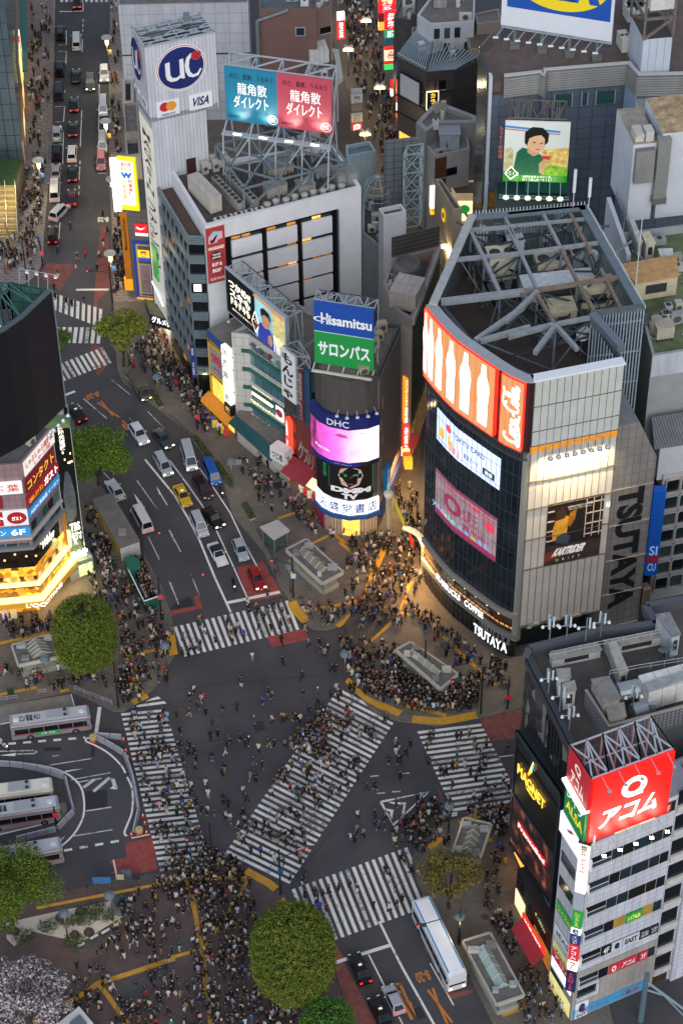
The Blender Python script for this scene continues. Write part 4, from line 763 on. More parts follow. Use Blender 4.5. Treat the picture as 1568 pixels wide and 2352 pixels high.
m=MB();Wd.pn(m,.1,Wd.len,hG,hF-.1,.12,.35,em('f2f4f8',.8));m.ob('panel',t)
for k,c in en('大盛堂書店'):J1(Wd,Wd.len*(.13+.175*k),Wd.len*(.265+.175*k),J21(hG,hF,.12),J21(hG,hF,.82),c,M('1a3f9a'),t,d=.4,bold=.015)
m=MB();Wd.pn(m,-.2,Wd.len+.2,hG-.8,hG-.05,.12,.6,M('1a4a86',.5));m.ob('fascia',t)
m=MB();Wd.pn(m,.2,Wd.len-.2,.1,hG-.8,-.3,.12,J4('magazine_racks','b8a488','4a3a3a',.45,.35,.05,.5,0,.12));m.ob('shopfront',db);m=MB();Wd.pn(m,Wd.len*.48,Wd.len*.72,.3,hG-1,.13,.2,WARM);m.ob('entrance',db)
m=MB();Wd.pn(m,Wd.len*.02,Wd.len*.2,.1,hG-.8,.13,.25,M('8a2450',.5,0,.3,4.));m.ob('side_shutter',db)
m=MB();Wsd.pn(m,.2,Wsd.len,2.4,4.6,.1,.6,M('2a2c5a',.5,0,.3,1.));m.ob('side_fascia',db)
t,_=J36('blue_flag_sign','small blue vertical sign on the tower side wall',Wsd,z(2,2,380,1185),z(2,2,418,1310),M('1a5a8a',.5,0,0,1,.2),[('人間の地理がわかる',.3,.05,.7,.95,M('9adcf0',.5,0,0,1,.3),{'vertical':True})],d0=.1,d1=.5)
Wh=J22([Wd.pt(.0,0,-1.2).xy,Wd.pt(Wd.len-.2,0,-1.2).xy]);hb0=Wh.uv(z(1,1,1300,1720))[1];u0,h1=Wh.uv(z(1,1,1290,1162));u1,h0=Wh.uv(z(2,2,305,272));hm=Wh.uv(z(1,1,1295,1425))[1]
t=J2('roof_billboard','blue over green medicine billboard on the roof of the corner tower','billboard')
h0=Wh.uv(z(1,2,1305,190))[1]
m=MB();Wh.pn(m,u0,u1,hm+.06,h1,0,.3,M('123f8e',.5,0,.03,.5,.1));m.ob('blue_panel',t);m=MB();Wh.pn(m,u0,u1,h0,hm-.06,0,.3,M('16803c',.5,0,.03,.5,.1));m.ob('green_panel',t);m=MB();Wh.pn(m,u0,u1,hm-.06,hm+.06,0,.31,M('b8c4cc'));m.ob('divider',t)
J1(Wh,J21(u0,u1,.25),J21(u0,u1,.97),J21(hm,h1,.28),J21(hm,h1,.6),'isamitsu',M('dfe3e8'),t,d=.34,bold=.03);J1(Wh,J21(u0,u1,.12),J21(u0,u1,.24),J21(hm,h1,.28),J21(hm,h1,.66),'H',M('dfe3e8'),t,d=.34,bold=.03)
m=MB()
for i in rg(16):a=R(i*20-20);J3(Wh,[(J21(u0,u1,.12)+r*1.1*math.cos(q),J21(hm,h1,.43)+r*.45*math.sin(q))for r,q in((1,a),(1,a+R(20)),(.7,a+R(20)),(.7,a))],M('dfe3e8'),.34,mb=m)
m.ob('swirl',t)
J1(Wh,J21(u0,u1,.06),J21(u0,u1,.94),J21(h0,hm,.28),J21(h0,hm,.72),'サロンパス',M('dfe3e8'),t,d=.34,bold=.035)
a,b,c,d=Wh.pt(u0,h1,-.1),Wh.pt(u1,h1,-.1),Wh.pt(u0,h1,-2.2),Wh.pt(u1,h1,-2.2);dn=J0((0,0,h0-h1-.9))
J8('frame','',J11(a,b,c,d,6)+J11(c,d,c+dn,d+dn,6)+[(a.lerp(b,k/6)+dn*q,c.lerp(d,k/6)+dn*q)for k in rg(7)for q in(.33,.66,1)]+[(a+dn,b+dn),(c+dn,d+dn)],.13,J31,parent=t)
m=MB()
for k in rg(5):m.beam(Wh.pt(J21(u0,u1,k/4),29.2,1.8),Wh.pt(J21(u0,u1,k/4),h0,0),.18,M('b8b4ac'))
m.beam(Wh.pt(u0,29.6,2),Wh.pt(u1,29.6,2),.3,M('b8b4ac'));m.ob('strut',t)
for k in rg(6):g=J0((J21(dp[5][0]-2,dp[6][0]-2.6,k/5),J21(dp[5][1]+1,dp[6][1]-1,k/5),29));ac(0,0,(1.3,1.,1.3+.3*(k%2)),.3,'tan plant unit on the corner tower roof behind the billboard','plant units on the corner tower',1,False,'a3937a',g)
# ================================================================== the curved glass tower
QH=50.
qc=P2([(986,699),(1010,728),(1035,755),(1060,778.5),(1100,806),(1140,833),(1175,855),(1207,869.5),(1222,870.5)],QH)
qr=P2([(1431,829.5)],QH)[0];qi,qe,qf,qg=P2([(1356,723),(1477,708),(1342,472),(1077,494)],QH)
Q1=J22(qc);Q2=J22([qc[-1],qr])
gt=J2('glass_tower','curved dark glass tower with orange screens and open steel grid on its roof','building')
CURT=M('1b252d',.08,.1,.45,.3)
deck=41.5
m=MB();m.pm(qc+[qr,qi,qe,qf,qg],8.8,deck,M('5c5f60',.6,0,.1,.8),M('463d38',.9,0,.3,.6));m.ob('core',gt)
inn=inset(qc+[qr],1.6)
m=MB();m.pm([tu(p)for p in inset(qc+[qr,qi,qe,qf,qg],1.8)],-.2,8.8,M('1a1b1c',.3,0,.2,1.));m.ob('lower_core',gt)
m=MB();Q1 .pn(m,0,Q1 .len,8.7,37,.02,.1,CURT);m.ob('curtain_wall',gt)
MUL=M('4c545a',.4,.3);m=MB();n=22
for k in rg(n+1):
 u=Q1 .len*k/n;m.beam(Q1 .pt(u,.1,.14),Q1 .pt(u,37,.14),.045,MUL)
m.ob('mullion_frame',gt);m=MB()
for k in rg(11):Q1 .pn(m,0,Q1 .len,2.6+3.45*k,2.65+3.45*k,.1,.15,MUL)
m.ob('transom_frame',gt)
lv=lambda x,y:Q1 .uv(z(2,3,x,y))[1]
hs1,hs2=8.7,4.7
m=MB();Q1 .pn(m,0,Q1 .len,8.0,8.9,.1,.5,M('8a8884',.5,.2));m.ob('slab_band',gt);m=MB();Q1 .pn(m,0,Q1 .len,4.0,4.9,.1,.5,M('7d7b78',.5,.2));m.ob('slab_band',gt)
m=MB();Q1 .pn(m,0,Q1 .len,4.9,8.0,-.4,.02,M('3a2a1c',.15,0,.6,.5,.12));m.ob('coffee_floor_glass',gt);m=MB();Q1 .pn(m,0.2,Q1 .len,.1,4.,-.3,.02,M('14181a',.1,0,.4,.7));m.ob('entrance_glass',gt)
m=MB()
for k in rg(16):u=Q1 .len*(.35+.04*k);Q1 .pn(m,u,u+.6,5.6,5.9,.03,.06,M('d89048',.5,0,.3,3.,.6))
m.ob('counter',gt)
for k in rg(18):
 m=MB();p=Q1 .pt(Q1 .len*(.3+.037*k),7.4,-.05);m.lt((p.x,p.y,p.z-.1),[(.16,0),(.05,.2)],em('ffc878',2.5),6)
 if k%3==0:m.ob('pendant_lamp',gt)
m=MB();Q1 .pn(m,0,Q1 .len,37,QH-.3,.0,.15,M('2a2023',.6));m.ob('screen_backing',gt)
m=MB();Q1 .pn(m,-.1,Q1 .len+.1,QH-.3,QH,-.9,.5,M('9a9da0',.5,.3,.1,1.));m.ob('coping',gt)
m=MB();nn_=40
for k in rg(nn_):u0=Q1 .len*k/nn_;m.beam(Q1 .pt(u0,36.9,.4),Q1 .pt(u0+Q1 .len/nn_,38.1,.4),.06,MUL);m.beam(Q1 .pt(u0,38.1,.4),Q1 .pt(u0+Q1 .len/nn_,36.9,.4),.06,MUL)
Q1 .pn(m,0,Q1 .len,36.8,36.95,.1,.5,MUL);Q1 .pn(m,0,Q1 .len,38.05,38.2,.1,.5,MUL);m.ob('catwalk_lattice',gt)
ua,ub_=.1,Q1 .uv(z(2,2,1413,480))[0];uc,ud=Q1 .uv(z(2,2,1472,540))[0],Q1 .uv(z(3,2,145,620))[0]
def woodglow(tt,b,nn):
 g=nn('ShaderNodeNewGeometry');mp=nn('ShaderNodeMapping');mp.inputs['Scale'].default_value=(3,3,.3);tt.links.new(g.outputs['Position'],mp.inputs[0]);n=nn('ShaderNodeTexNoise');n.inputs['Scale'].default_value=1.5;n.inputs['Detail'].default_value=6;tt.links.new(mp.outputs[0],n.inputs['Vector'])
 r=nn('ShaderNodeValToRGB');r.color_ramp.elements[0].position=.3;r.color_ramp.elements[0].color=(*lin('ffa35c'),1);r.color_ramp.elements[1].position=.7;r.color_ramp.elements[1].color=(*lin('ffb97e'),1);tt.links.new(n.outputs[0],r.inputs[0])
 b.inputs['Base Color'].default_value=(.02,.02,.02,1);tt.links.new(r.outputs[0],b.inputs['Emission Color']);b.inputs['Emission Strength'].default_value=.55
ORG=J5('orange_display',woodglow);OLINE=em('c04818',.5);WSC=em('ffffff',1.15)
bot=(.34,0),(.36,.02),(.38,.3),(.36,.36),(.4,.46),(.46,.6),(.4,.72),(.2,.84),(.16,.97),(.16,1.0)
bottle=[(-a,b)for a,b in bot]+[(a,b)for a,b in bot[::-1]]
def bottleshape(W_,u,h0,h1,w,d,par):
 J3(W_,[(u+a*w,J21(h0,h1,b))for a,b in bottle],WSC,d,par,'bottle_picture')
hb_,ht_=38.6,QH-.35
t=J2('orange_screen','long curved orange LED screen showing a row of white bottles','screen')
m=MB();Q1 .pn(m,ua,ub_,hb_,ht_,.15,.7,ORG);m.ob('display',t);m=MB()
RDE=em('ff2a1a',.9)
for q in((ua,ub_,hb_-.12,hb_),(ua,ub_,ht_,ht_+.12),(ua-.12,ua,hb_,ht_),(ub_,ub_+.12,hb_,ht_)):Q1 .pn(m,*q,.15,.74,RDE)
m.ob('edge_light',t);m=MB()
for k in rg(1,13):u=J21(ua,ub_,k/13);Q1 .pn(m,u-.03,u+.03,hb_,ht_,.7,.715,OLINE)
m.ob('seam',t)
for k in rg(6):bottleshape(Q1,J21(ua,ub_,(.02,.125,.27,.46,.65,.87)[k]),J21(hb_,ht_,.07),J21(hb_,ht_,.95),(ub_-ua)*(.09,.115,.13,.15,.15,.16)[k]if k else 1.3,.73,t)
for k in rg(5):u=J21(ua,ub_,(.125,.27,.46,.65,.87)[k]);J1(Q1,u-.55,u+.55,J21(hb_,ht_,.46),J21(hb_,ht_,.54),'Coca-Cola',em('d8c4b8',.6),t,d=.76)
t=J2('orange_screen','narrow orange LED panel with white script standing on its side','screen')
m=MB();Q1 .pn(m,uc,ud,hb_,ht_,.15,.7,ORG);m.ob('display',t);m=MB()
for q in((uc,ud,hb_-.12,hb_),(uc,ud,ht_,ht_+.12),(uc-.12,uc,hb_,ht_),(ud,ud+.12,hb_,ht_)):Q1 .pn(m,*q,.15,.74,RDE)
m.ob('edge_light',t);m=MB()
for k in rg(1,4):u=J21(uc,ud,k/4);Q1 .pn(m,u-.03,u+.03,hb_,ht_,.7,.715,OLINE)
m.ob('seam',t)
def J7(fn,paths,w,mat,par,name='lettering'):
 m=MB()
 for p in paths:
  q=smooth([(a,b,0)for a,b in p],6)
  for i in rg(len(q)-1):
   a,b=J0(q[i]),J0(q[i+1]);d=(b-a);d=d.normalized()if d.length>1e-5 else J0((1,0,0));nn=J0((-d.y,d.x,0))*w*(.55+.45*abs(d.y));a-=d*w*.3;b+=d*w*.3
   m.face([fn(*(a+nn).xy),fn(*(a-nn).xy),fn(*(b-nn).xy),fn(*(b+nn).xy)],mat)
 return m.ob(name,par)
SCR=[[(1.7,2.6),(1.2,3.0),(.5,2.5),(.1,1.3),(.4,.2),(1.1,.1),(1.7,.7)],[(2.4,1.5),(2.,1.4),(1.8,.8),(2.,.1),(2.5,.3),(2.7,1.),(2.4,1.5),(3.1,1.3)],[(3.9,1.4),(3.4,1.5),(3.1,.8),(3.3,.1),(3.9,.3)],[(4.9,1.4),(4.4,1.4),(4.2,.7),(4.4,.1),(4.9,.6),(5.,1.5),(4.9,.3),(5.2,.1),(5.6,.5)],[(6.,.9),(6.6,1.)],[(8.6,2.6),(8.1,3.),(7.3,2.5),(6.9,1.3),(7.2,.2),(8.,.1),(8.7,.8)],[(9.3,1.5),(8.9,1.4),(8.7,.8),(8.9,.1),(9.4,.3),(9.6,1.),(9.3,1.5),(9.9,1.3)],[(10.,.4),(10.6,1.8),(10.5,3.),(10.1,2.6),(10.1,.6),(10.5,.1),(11.,.6)],[(11.9,1.4),(11.4,1.4),(11.2,.7),(11.4,.1),(11.9,.6),(12.,1.5),(11.9,.3),(12.3,.1),(12.8,.6)],[(.3,.4),(-.3,-.4),(2.,-.5),(4.5,-.1),(6.5,-.3)],[(7.5,2.9),(8.5,3.6),(10.5,3.3),(11.5,3.5)]]
J7(lambda a,b:Q1 .pt(J21(ud,uc,(b+.9)/5.),J21(hb_+.6,ht_-.6,(a+.4)/13.6),.74),SCR,.26,WSC,t)
def J15(nm,lab,a,b,c,e,mat):
 u0,h1=Q1 .uv(a);u1,_=Q1 .uv(b);_,h0=Q1 .uv(c);t=J2(nm,lab,'screen');m=MB();Q1 .pn(m,u0,u1,h0,h1,.1,.13,mat);m.ob('display',t);return t,u0,u1,h0,h1
t,u0,u1,h0,h1=J15('pale_screen','pale blue LED card advertisement band across the dark glass',z(2,2,878,600),z(2,2,1445,1052),z(2,2,867,875),0,M('b9c8f2',.5,0,.1,.3,.72))
U=lambda a:J21(u0,u1,a);V=lambda b:J21(h0,h1,b)
for pts,mt in(([(.06,.2),(.06,.52),(.25,.52),(.25,.2)],'d6a430'),([(.25,.1),(.25,.4),(.42,.42),(.42,.06)],'e0986a'),([(.31,.1),(.31,.3),(.41,.3),(.41,.08)],'e07a8a')):J3(Q1,[(U(a),V(b))for a,b in pts],em(mt,.7),.15,t,'card_picture')
J3(Q1,[(U(a),V(b))for a,b in disc(.23,.72,.045,.13,16)],em('d84a5a',.6),.15,t,'disc')
J1(Q1,U(.3),U(.78),V(.6),V(.76),'TOKYU CARD',M('3a4468'),t,d=.16);J1(Q1,U(.48),U(.7),V(.22),V(.4),'東急カード',M('2a5a8a'),t,d=.16);J3(Q1,[(U(a),V(b))for a,b in((.76,.16),(.76,.38),(.93,.38),(.93,.16))],M('24282c'),.15,t,'button');J1(Q1,U(.79),U(.9),V(.2),V(.34),'検索',em('c8e8e0',.8),t,d=.17)
t,u0,u1,h0,h1=J15('pink_lattice_screen','large dim pink LED sale advertisement behind the glass ribs',z(2,2,866,1140),z(2,3,1412,80),z(2,3,856,0),0,M('a58c93',.5,0,.25,.6,.16))
U=lambda a:J21(u0,u1,a);V=lambda b:J21(h0,h1,b)
PK=em('98305a',.25)
for a0,a1,b0,b1 in((0,1,0,.12),(0,1,.94,1)):m=MB();Q1 .pn(m,U(a0),U(a1),V(b0),V(b1),.14,.15,PK);m.ob('band',t)
m=MB()
for i in rg(20):J3(Q1,[(U(.33+r*.15*math.cos(q)),V(.55+r*.2*math.sin(q)))for r,q in((1,R(18*i)),(1,R(18*i+18)),(.55,R(18*i+18)),(.55,R(18*i)))],PK,.155,mb=m)
m.ob('zero',t)
J1(Q1,U(.5),U(.72),V(.4),V(.72),'%還元',PK,t,d=.16);J1(Q1,U(.2),U(.85),V(.8),V(.9),'ポイント最大',em('d02a3a',.5),t,d=.16);J3(Q1,[(U(a),V(b))for a,b in disc(.9,.7,.07,.13,16)],em('c83a50',.5),.155,t,'disc');J1(Q1,U(.5),U(.9),V(.2),V(.36),'進呈中！',PK,t,d=.16)
for k in rg(9):m=MB();Q1 .pn(m,U(.04+k*.1),U(.1+k*.1),V(.14),V(.24),.14,.15,em(random.choice(['8aa0c8','c8b060','80b8a8','d890b0']),.35));m.ob('product_picture',t)
u0,_=Q1 .uv(z(2,3,890,560));u1,_=Q1 .uv(z(2,3,1100,760));u2,_=Q1 .uv(z(2,3,1140,790));u3,_=Q1 .uv(z(2,3,1305,915))
t=J2('coffee_shop_sign','white lit coffee shop letters along the curved first floor glass','sign');hL=lv(1200,920)
hL=(lv(890,580),lv(1300,925));hm_=sum(hL)/2
J1(Q1,u0,u1,hm_-.55,hm_+.55,'STARBUCKS',em('f4f6ea',.9),t,d=.55,bold=.0,extr=.04);J1(Q1,u2,u3,hm_-.55,hm_+.55,'COFFEE',em('f4f6ea',.9),t,d=.55,bold=.0,extr=.04)
u0,h1=Q1 .uv(z(2,3,1222,1040));u1,h0=Q1 .uv(z(2,3,1505,1235));t=J2('store_sign','big white lit store letters over the glass tower entrance','sign');hm_=Q1 .uv(z(2,3,1360,1135))[1]
J1(Q1,u0,u1,hm_-.9,hm_+.9,'TSUTAYA',em('ffffff',.95),t,d=.6,bold=-.003,extr=.05)
m=MB();Q1 .pn(m,u0,u1,hm_-1,hm_-.9,.3,.6,MUL);m.ob('rail',t)
u0,_=Q1 .uv(z(2,3,840,60));u1,_=Q1 .uv(z(2,3,1055,290));J1(Q1,Q1 .len*.12,Q1 .len*.4,17.0,18.2,'アイハ 情 東',em('7ad0d8',.7),gt,d=.14)
TR=M('b0b3ae',.35,0,.08,.5);TRL=M('c2bbb3',.4,0,.08,.5)
zA=Q2 .uv(z(3,2,600,870))[1];zB=Q2 .uv(z(3,3,130,1050))[1]
L2=Q2 .len;m=MB();Q2 .pn(m,.3,L2,zA+.2,QH-.3,.02,.3,TR);m.ob('upper_cladding',gt);m=MB();Q2 .pn(m,.3,L2,zB,zA,.02,.12,TRL);m.ob('lower_cladding',gt)
m=MB();Q2 .pn(m,0,L2+.15,QH-.3,QH,-.9,.45,M('d0d4d8',.5));m.ob('coping',gt)
m=MB();Q2 .pn(m,.2,L2,zA-1.,zA,.12,.3,M('c47f22',.5,0,.2,1.,.35));m.ob('lit_ledge',gt)
m=MB()
for k in rg(13):u=.3+(L2-.3)*k/12;m.beam(Q2 .pt(u,zB,.2),Q2 .pt(u,QH-.3,.34),.06,M('77736d',.5,.3))
for hh in(QH-4.5,QH-8.6,zA+.1,zA-6.2,zA-11,zA-16.5,zA-22,zB+.2):Q2 .pn(m,.1,L2,hh,hh+.1,.1,.36,M('5c5751',.5,.3))
m.ob('glazing_frame',gt)
m=MB();p=Q2 .pt(0.05,4.5,-.5);m.tube((p.x,p.y,3.4),(p.x,p.y,QH-12),.75,M('8e8c86',.45,.2),14);m.ob('corner_column',gt);m=MB();m.tube((p.x,p.y,QH-12),(p.x,p.y,QH-.4),.72,M('2a1d20',.4),14);m.ob('dark_corner',gt)
t,_=J36('game_poster','large dark game poster with white slanted title on the pale tower side',Q2,0,0,M('2b201c',.35,0,.4,.5),[],'poster',rect=(Q2 .uv(z(3,2,345,1480))[0]+.1,Q2 .uv(z(3,3,805,380))[0],Q2 .uv(z(3,3,805,385))[1],Q2 .uv(z(3,2,855,1365))[1]),d0=.2,d1=.3)
u0,u1,h0,h1=_;U=lambda a:J21(u0,u1,a);V=lambda b:J21(h0,h1,b)
for i,(pts,mt)in en((([(0,0),(0,.32),(1,.3),(1,0)],M('3a2f2e',.5,0,.3,.8)),([(0,.05),(0,.2),(.2,.24),(.3,.1)],M('7a3020')),([(.12,.4),(.1,.55),(.16,.74),(.3,.8),(.4,.74),(.42,.5),(.3,.36)],M('c8902c',.5,0,.5,1.)),([(.16,.72),(.16,.86),(.26,.92),(.34,.84),(.32,.74)],M('3a2418')),([(.36,.36),(.38,.64),(.46,.8),(.6,.82),(.7,.66),(.74,.3)],M('191514')),([(.36,.62),(.4,.82),(.52,.86),(.5,.7),(.42,.58)],M('a86a22',.5,0,.6,1.)),([(.16,.36),(.2,.46),(.34,.5),(.44,.42),(.4,.3)],M('37424c')))):J3(Q2,[(U(a),V(b))for a,b in pts],mt,.31+.012*i,t,'picture')
m=MB()
for k in rg(3):Q2 .pn(m,U(.68+.13*k),U(.695+.13*k),V(.36),V(.98),.4,.42,M('b8aaa0'))
for k in rg(4):Q2 .pn(m,U(.0),U(.12),V(.4+.16*k),V(.42+.16*k),.4,.42,M('b8aaa0'));Q2 .pn(m,U(.68),U(1),V(.4+.17*k),V(.42+.17*k),.4,.42,M('b8aaa0'))
m.ob('picture_bars',t);J1(Q2,U(.16),U(.72),V(.14),V(.27),'KARTRIDER',M('e4e0dc',.5,0,0,1,.1),t,d=.46,slant=.5,bold=.06);J1(Q2,U(.2),U(.64),V(.05),V(.09),'D   R   I   F   T',M('d8d4d0'),t,d=.46);J1(Q2,U(.35),U(.8),V(.86),V(.93),'世界中が熱狂でつながる、\nオンラインサーキット。',M('e0dcd4'),t,d=.46)  # window-frame bars of the poster picture, partly separate pieces
J1(Q2,L2*.945,L2*.99,J21(h0,h1,.78),J21(h0,h1,.86),'A3',em('ffffff',.8),gt,d=.4)
m=MB();u0,h1=Q2 .uv(z(3,3,110,1020));u1=Q2 .uv(z(3,3,690,915))[0];h0_=zB+.5;h1_=Q2 .uv(z(3,3,690,915))[1];Q2 .pn(m,.5,u1,zB+.4,h1_,.13,.2,M('2c1a0e',.12,0,.7,.8,.15));m.ob('store_window',gt)
J1(Q2,J21(.5,u1,.3),J21(.5,u1,.98),J21(zB,h1_,.5),J21(zB,h1_,.78),'TSUTAYA',M('b8b4ac',.4,.3),gt,d=.3,bold=.03);J3(Q2,disc(J21(.5,u1,.13),J21(zB,h1_,.55),.55,.55,20),M('1f6a50',.5,0,0,1,.3),.3,gt,'green_emblem');J3(Q2,disc(J21(.5,u1,.13),J21(zB,h1_,.55),.3,.36,12),M('d8e4dc',.5),.31,gt,'emblem_figure')
for k in rg(3):m=MB();m.beam(Q2 .pt(1.5+k*3,zB+.3,.22),Q2 .pt(3.2+k*3,h1_,.22),.35,M('8a7f72'));m.ob('brace',gt)
wtop=Q2 .uv(z(3,2,600,930))[1]
for k in rg(8):
 u=L2*(.2+.092*k);m=MB();a,b=Q2 .pt(u-.3,zA+.3,.3),Q2 .pt(u,zA-.9,1.8);m.beam(a,b,.09,J31);m.ob('lamp_arm',gt);m=MB();m.lt((b.x,b.y,b.z-.35),[(.42,0),(.36,.25),(.12,.45)],M('aab4bc',.3,.6),10);m.ob('lamp',gt)
 L=bpy.data.lights.new('wash','SPOT');L.energy=2200;L.color=(1,.78,.4);L.spot_size=R(95);L.spot_blend=1.;L.shadow_soft_size=.3
 o=bpy.data.objects.new('wash',L);C.objects.link(o);o.location=b+J0((0,0,-.45));o.rotation_euler=(Q2 .pt(u,zA-6,0)-J0(o.location)).to_track_quat('-Z','Y').to_euler()
tw0=J0(qr)+(J0(qr)-J0(qc[-1])).normalized()*.1;dq=(J0(qr)-J0(qc[-1])).normalized();Wt_=J22([tu(tw0),tu(tw0+dq*5)])
Wt_=J22([tu(tw0),tu(tw0+dq*(Wt_.uv(z(3,2,1330,1042))[0]+Wt_.uv(z(3,3,1180,800))[0])/2)])
pk=[Wt_.uv(z(3,2,x,y))for x,y in((985,772),(1180,740),(1330,1042))];hl,hm_,hr_=pk[0][1],pk[1][1],pk[2][1];ue=Wt_.len
ts=J2('stair_screen_wall','grey perforated stair screen with giant black letters reading downwards','building')
PERF=J4('perforated_mesh','8c8783','726b66',1.0,1.6,.06,.5,.3)
poly=[(0.02,0),(ue,0),(ue,hr_),(min(pk[1][0],ue*.75),hm_),(.02,hl)];J3(Wt_,poly,PERF,.0,ts,'screen',th=.5)
m=MB();v=[Wt_.pt(a,b,-.6)for a,b in poly];bk=J0((-2.,8,0));m.add(v+[p+bk for p in v],[(i,5+i,5+(i+1)%5,(i+1)%5)for i in rg(5)]+[(0,1,2,3,4)[::-1],(5,6,7,8,9)],M('6b6d70',.7,0,.1,.6));m.ob('stair_block',ts)
TX=M('0c0f12',.6);a0=Wt_.uv(z(3,2,1210,1290));a1=Wt_.uv(z(3,3,900,890));uL,uR=Wt_.uv(z(3,3,925,470))[0],Wt_.uv(z(3,3,1150,460))[0]
J39(lambda a,b,c:Wt_.pt(J21(uL,uR,b),J21(a0[1],a1[1],a),.08),'TSUTAYA',TX,ts,bold=.05)
m=MB()
for k in rg(6):Wt_.pn(m,.02,ue,2+6.5*k,2.12+6.5*k,.01,.12,M('948a80'))if 2+6.5*k<hr_ else None
m.ob('rail',ts)
Wl_=J22([qi,qe]);LVM=M('93a6b0',.4,.2,.05,1.);m=MB();m.pm([qi,qe,qf,tu(J0(qf)-J0((3,0)))],18,41.6,M('2c353b',.6));m.ob('plant_block',gt)
m=MB()
for k in rg(18):u=Wl_.len*k/17;m.beam(Wl_.pt(u,22,.2),Wl_.pt(u,QH-.2,.2),.16,LVM,.3)
for k in rg(5):Wl_.pn(m,0,Wl_.len,28+5*k,28.2+5*k,-.1,.1,LVM)
m.ob('louvre_screen',gt)
for a_,b_ in((qe,qf),(qf,qg)):
 W_=J22([a_,b_]);m=MB();n=int(W_.len/.45)
 for k in rg(n+1):u=W_.len*k/n;m.beam(W_.pt(u,41,-.05),W_.pt(u,QH-.2,-.05),.12,M('5b686e',.5,.3))
 m.ob('louvre_screen',gt)
 m=MB();W_.pn(m,0,W_.len,QH-.3,QH,-.9,.3,M('66727a',.5,.3,.15,1.));m.ob('catwalk',gt);m=MB()
 for k in rg(n):p=W_.pt(W_.len*k/n,QH,.2);m.beam(p,p+J0((0,0,.5)),.08,M('c4c8ca'))
 m.ob('rail_post_rib',gt)
W_=J22([qg,qc[0]]);m=MB();W_.pn(m,0,W_.len,2,QH,-.3,.0,M('4a4e50',.6,0,.1,1.));W_.pn(m,0,W_.len,QH,QH+.25,-1.,.1,M('9a9a98',.6,0,.15,1.));m.ob('side_wall',gt)
SB=M('858a8d',.5,.2,.2,1.2);SR=M('76675a',.7,.2,.3,1.5)
bl=[((2,1),s,SB,w)for s,w in(('1150,540 1568,508',.4),('1030,805 1600,752',.45),('900,1185 1640,1095',.7),('1210,1530 1640,1230',.55),('1250,1535 1700,1410',.55),('1200,410 1500,390',.3),('1170,560 1290,805',.5),('1290,805 1430,1108',.5),('1460,400 1568,610',.4),('1568,610 1640,760',.4))]+[((3,1),s,mt,w)for s,mt,w in(('0,505 690,440',SB,.35),('0,762 820,652',SB,.4),('100,1105 990,962',SR,.45),('240,1090 420,1385',SR,.45),('110,745 265,1080',SB,.4),('0,515 110,745',SB,.4),('310,390 480,720',SB,.4),('480,720 620,1000',SR,.4),('620,1000 780,1290',SR,.45),('545,370 735,740',SR,.4),('830,890 1010,1250',SR,.4),('-20,1360 265,1090',SB,.55),('0,1495 420,1385',SB,.55),('420,1385 750,1320',SB,.45),('425,1395 240,1640',SB,.55),('425,1395 620,1610',SB,.5),('740,1300 1215,1240',M('5b5f60',.6,.3,.2,1.),.8),('750,1310 1010,1600',M('66727a',.5,.3),1.),('0,405 690,335',SB,.5))]
sg=MB()
for(c_,r_),s,mt,wd in bl:a,b=zz(c_,r_,s);jj=(len(sg.f)%7)*.013;sg.beam(G(a,QH-.3-jj),G(b,QH-.3-jj),wd,mt,wd*1.2)
sg.ob('roof_grid_frame',gt)
sg=MB();edge=[G(p,QH-.5)for p in zz(2,1,'1150,560 1030,810 900,1190')]+[G(p,QH-.5)for p in((1090,790),(1160,835),(1225,862),(1330,842),(1425,822),(1360,726))]
for a,b in zip(edge,edge[1:]):sg.beam(a-J0((0,0,.4)),b-J0((0,0,.4)),.5,J27);
nodes=[G(p,QH-.6)for p in zz(2,1,'1170,560 1290,805 1430,1108 1250,1535 1460,400 1568,610')+zz(3,1,'110,745 265,1080 425,1390 310,390 480,720 620,1000 545,370 700,650 830,890 780,1300 980,965')]
for i,p in en(nodes):
 sg.beam(p,(p.x,p.y,deck),.3,J26)
 for k,q in en(sorted(nodes,key=lambda q:(q-p).length)[1:5]):sg.beam((p.x,p.y,46),(q.x,q.y,46 if k%2 else 49),.22,J27)
 for q in sorted(nodes,key=lambda q:(q-p).length)[1:3]:sg.beam(p,(q.x,q.y,deck+.5),.16,J26)
sg.ob('roof_column_frame',gt)
dk2=44.2;m=MB();m.pm(inset([qi,qe,qf,qg],1.6),deck,dk2,M('3a3c3e',.8,0,.3,.8));m.ob('plant_platform',gt)
for i,(p,s,lab)in en(((z(2,1,1440,930),(4.,3.,3.6),'cream chiller with four top fans in the roof cage, nearest the curve'),(z(3,1,380,930),(4.4,3.,2.6),'tan chiller with four fans in the middle of the roof cage'),(z(3,1,650,860),(3.,2.4,2.4),'grey chiller with fans beyond the rusty beam'))):
 ac(p,dk2,s,.16,lab,None,2,True,('c2bda9','a39a86','9aa09e')[i])
for p,s,lab,col in((z(3,1,430,1110),(9.5,2.6,2.6),'long white duct unit under the roof cage','b6bcc0'),(z(3,1,780,1180),(4.4,2.6,3.2),'cream cabinet with doors under the rusty beams','b5ab8e'),(z(3,1,470,1330),(3.4,3.,2.2),'cream box beside the curved duct','a89f86'),(z(2,1,1560,720),(2.2,1.8,2),'white cabinet deep in the roof cage','b8bcbc'),(z(3,1,60,600),(5,2,1.2),'low grey racks at the back of the roof cage','7d8488')):J10(p,dk2,s,lab,.16,col)
m=MB()
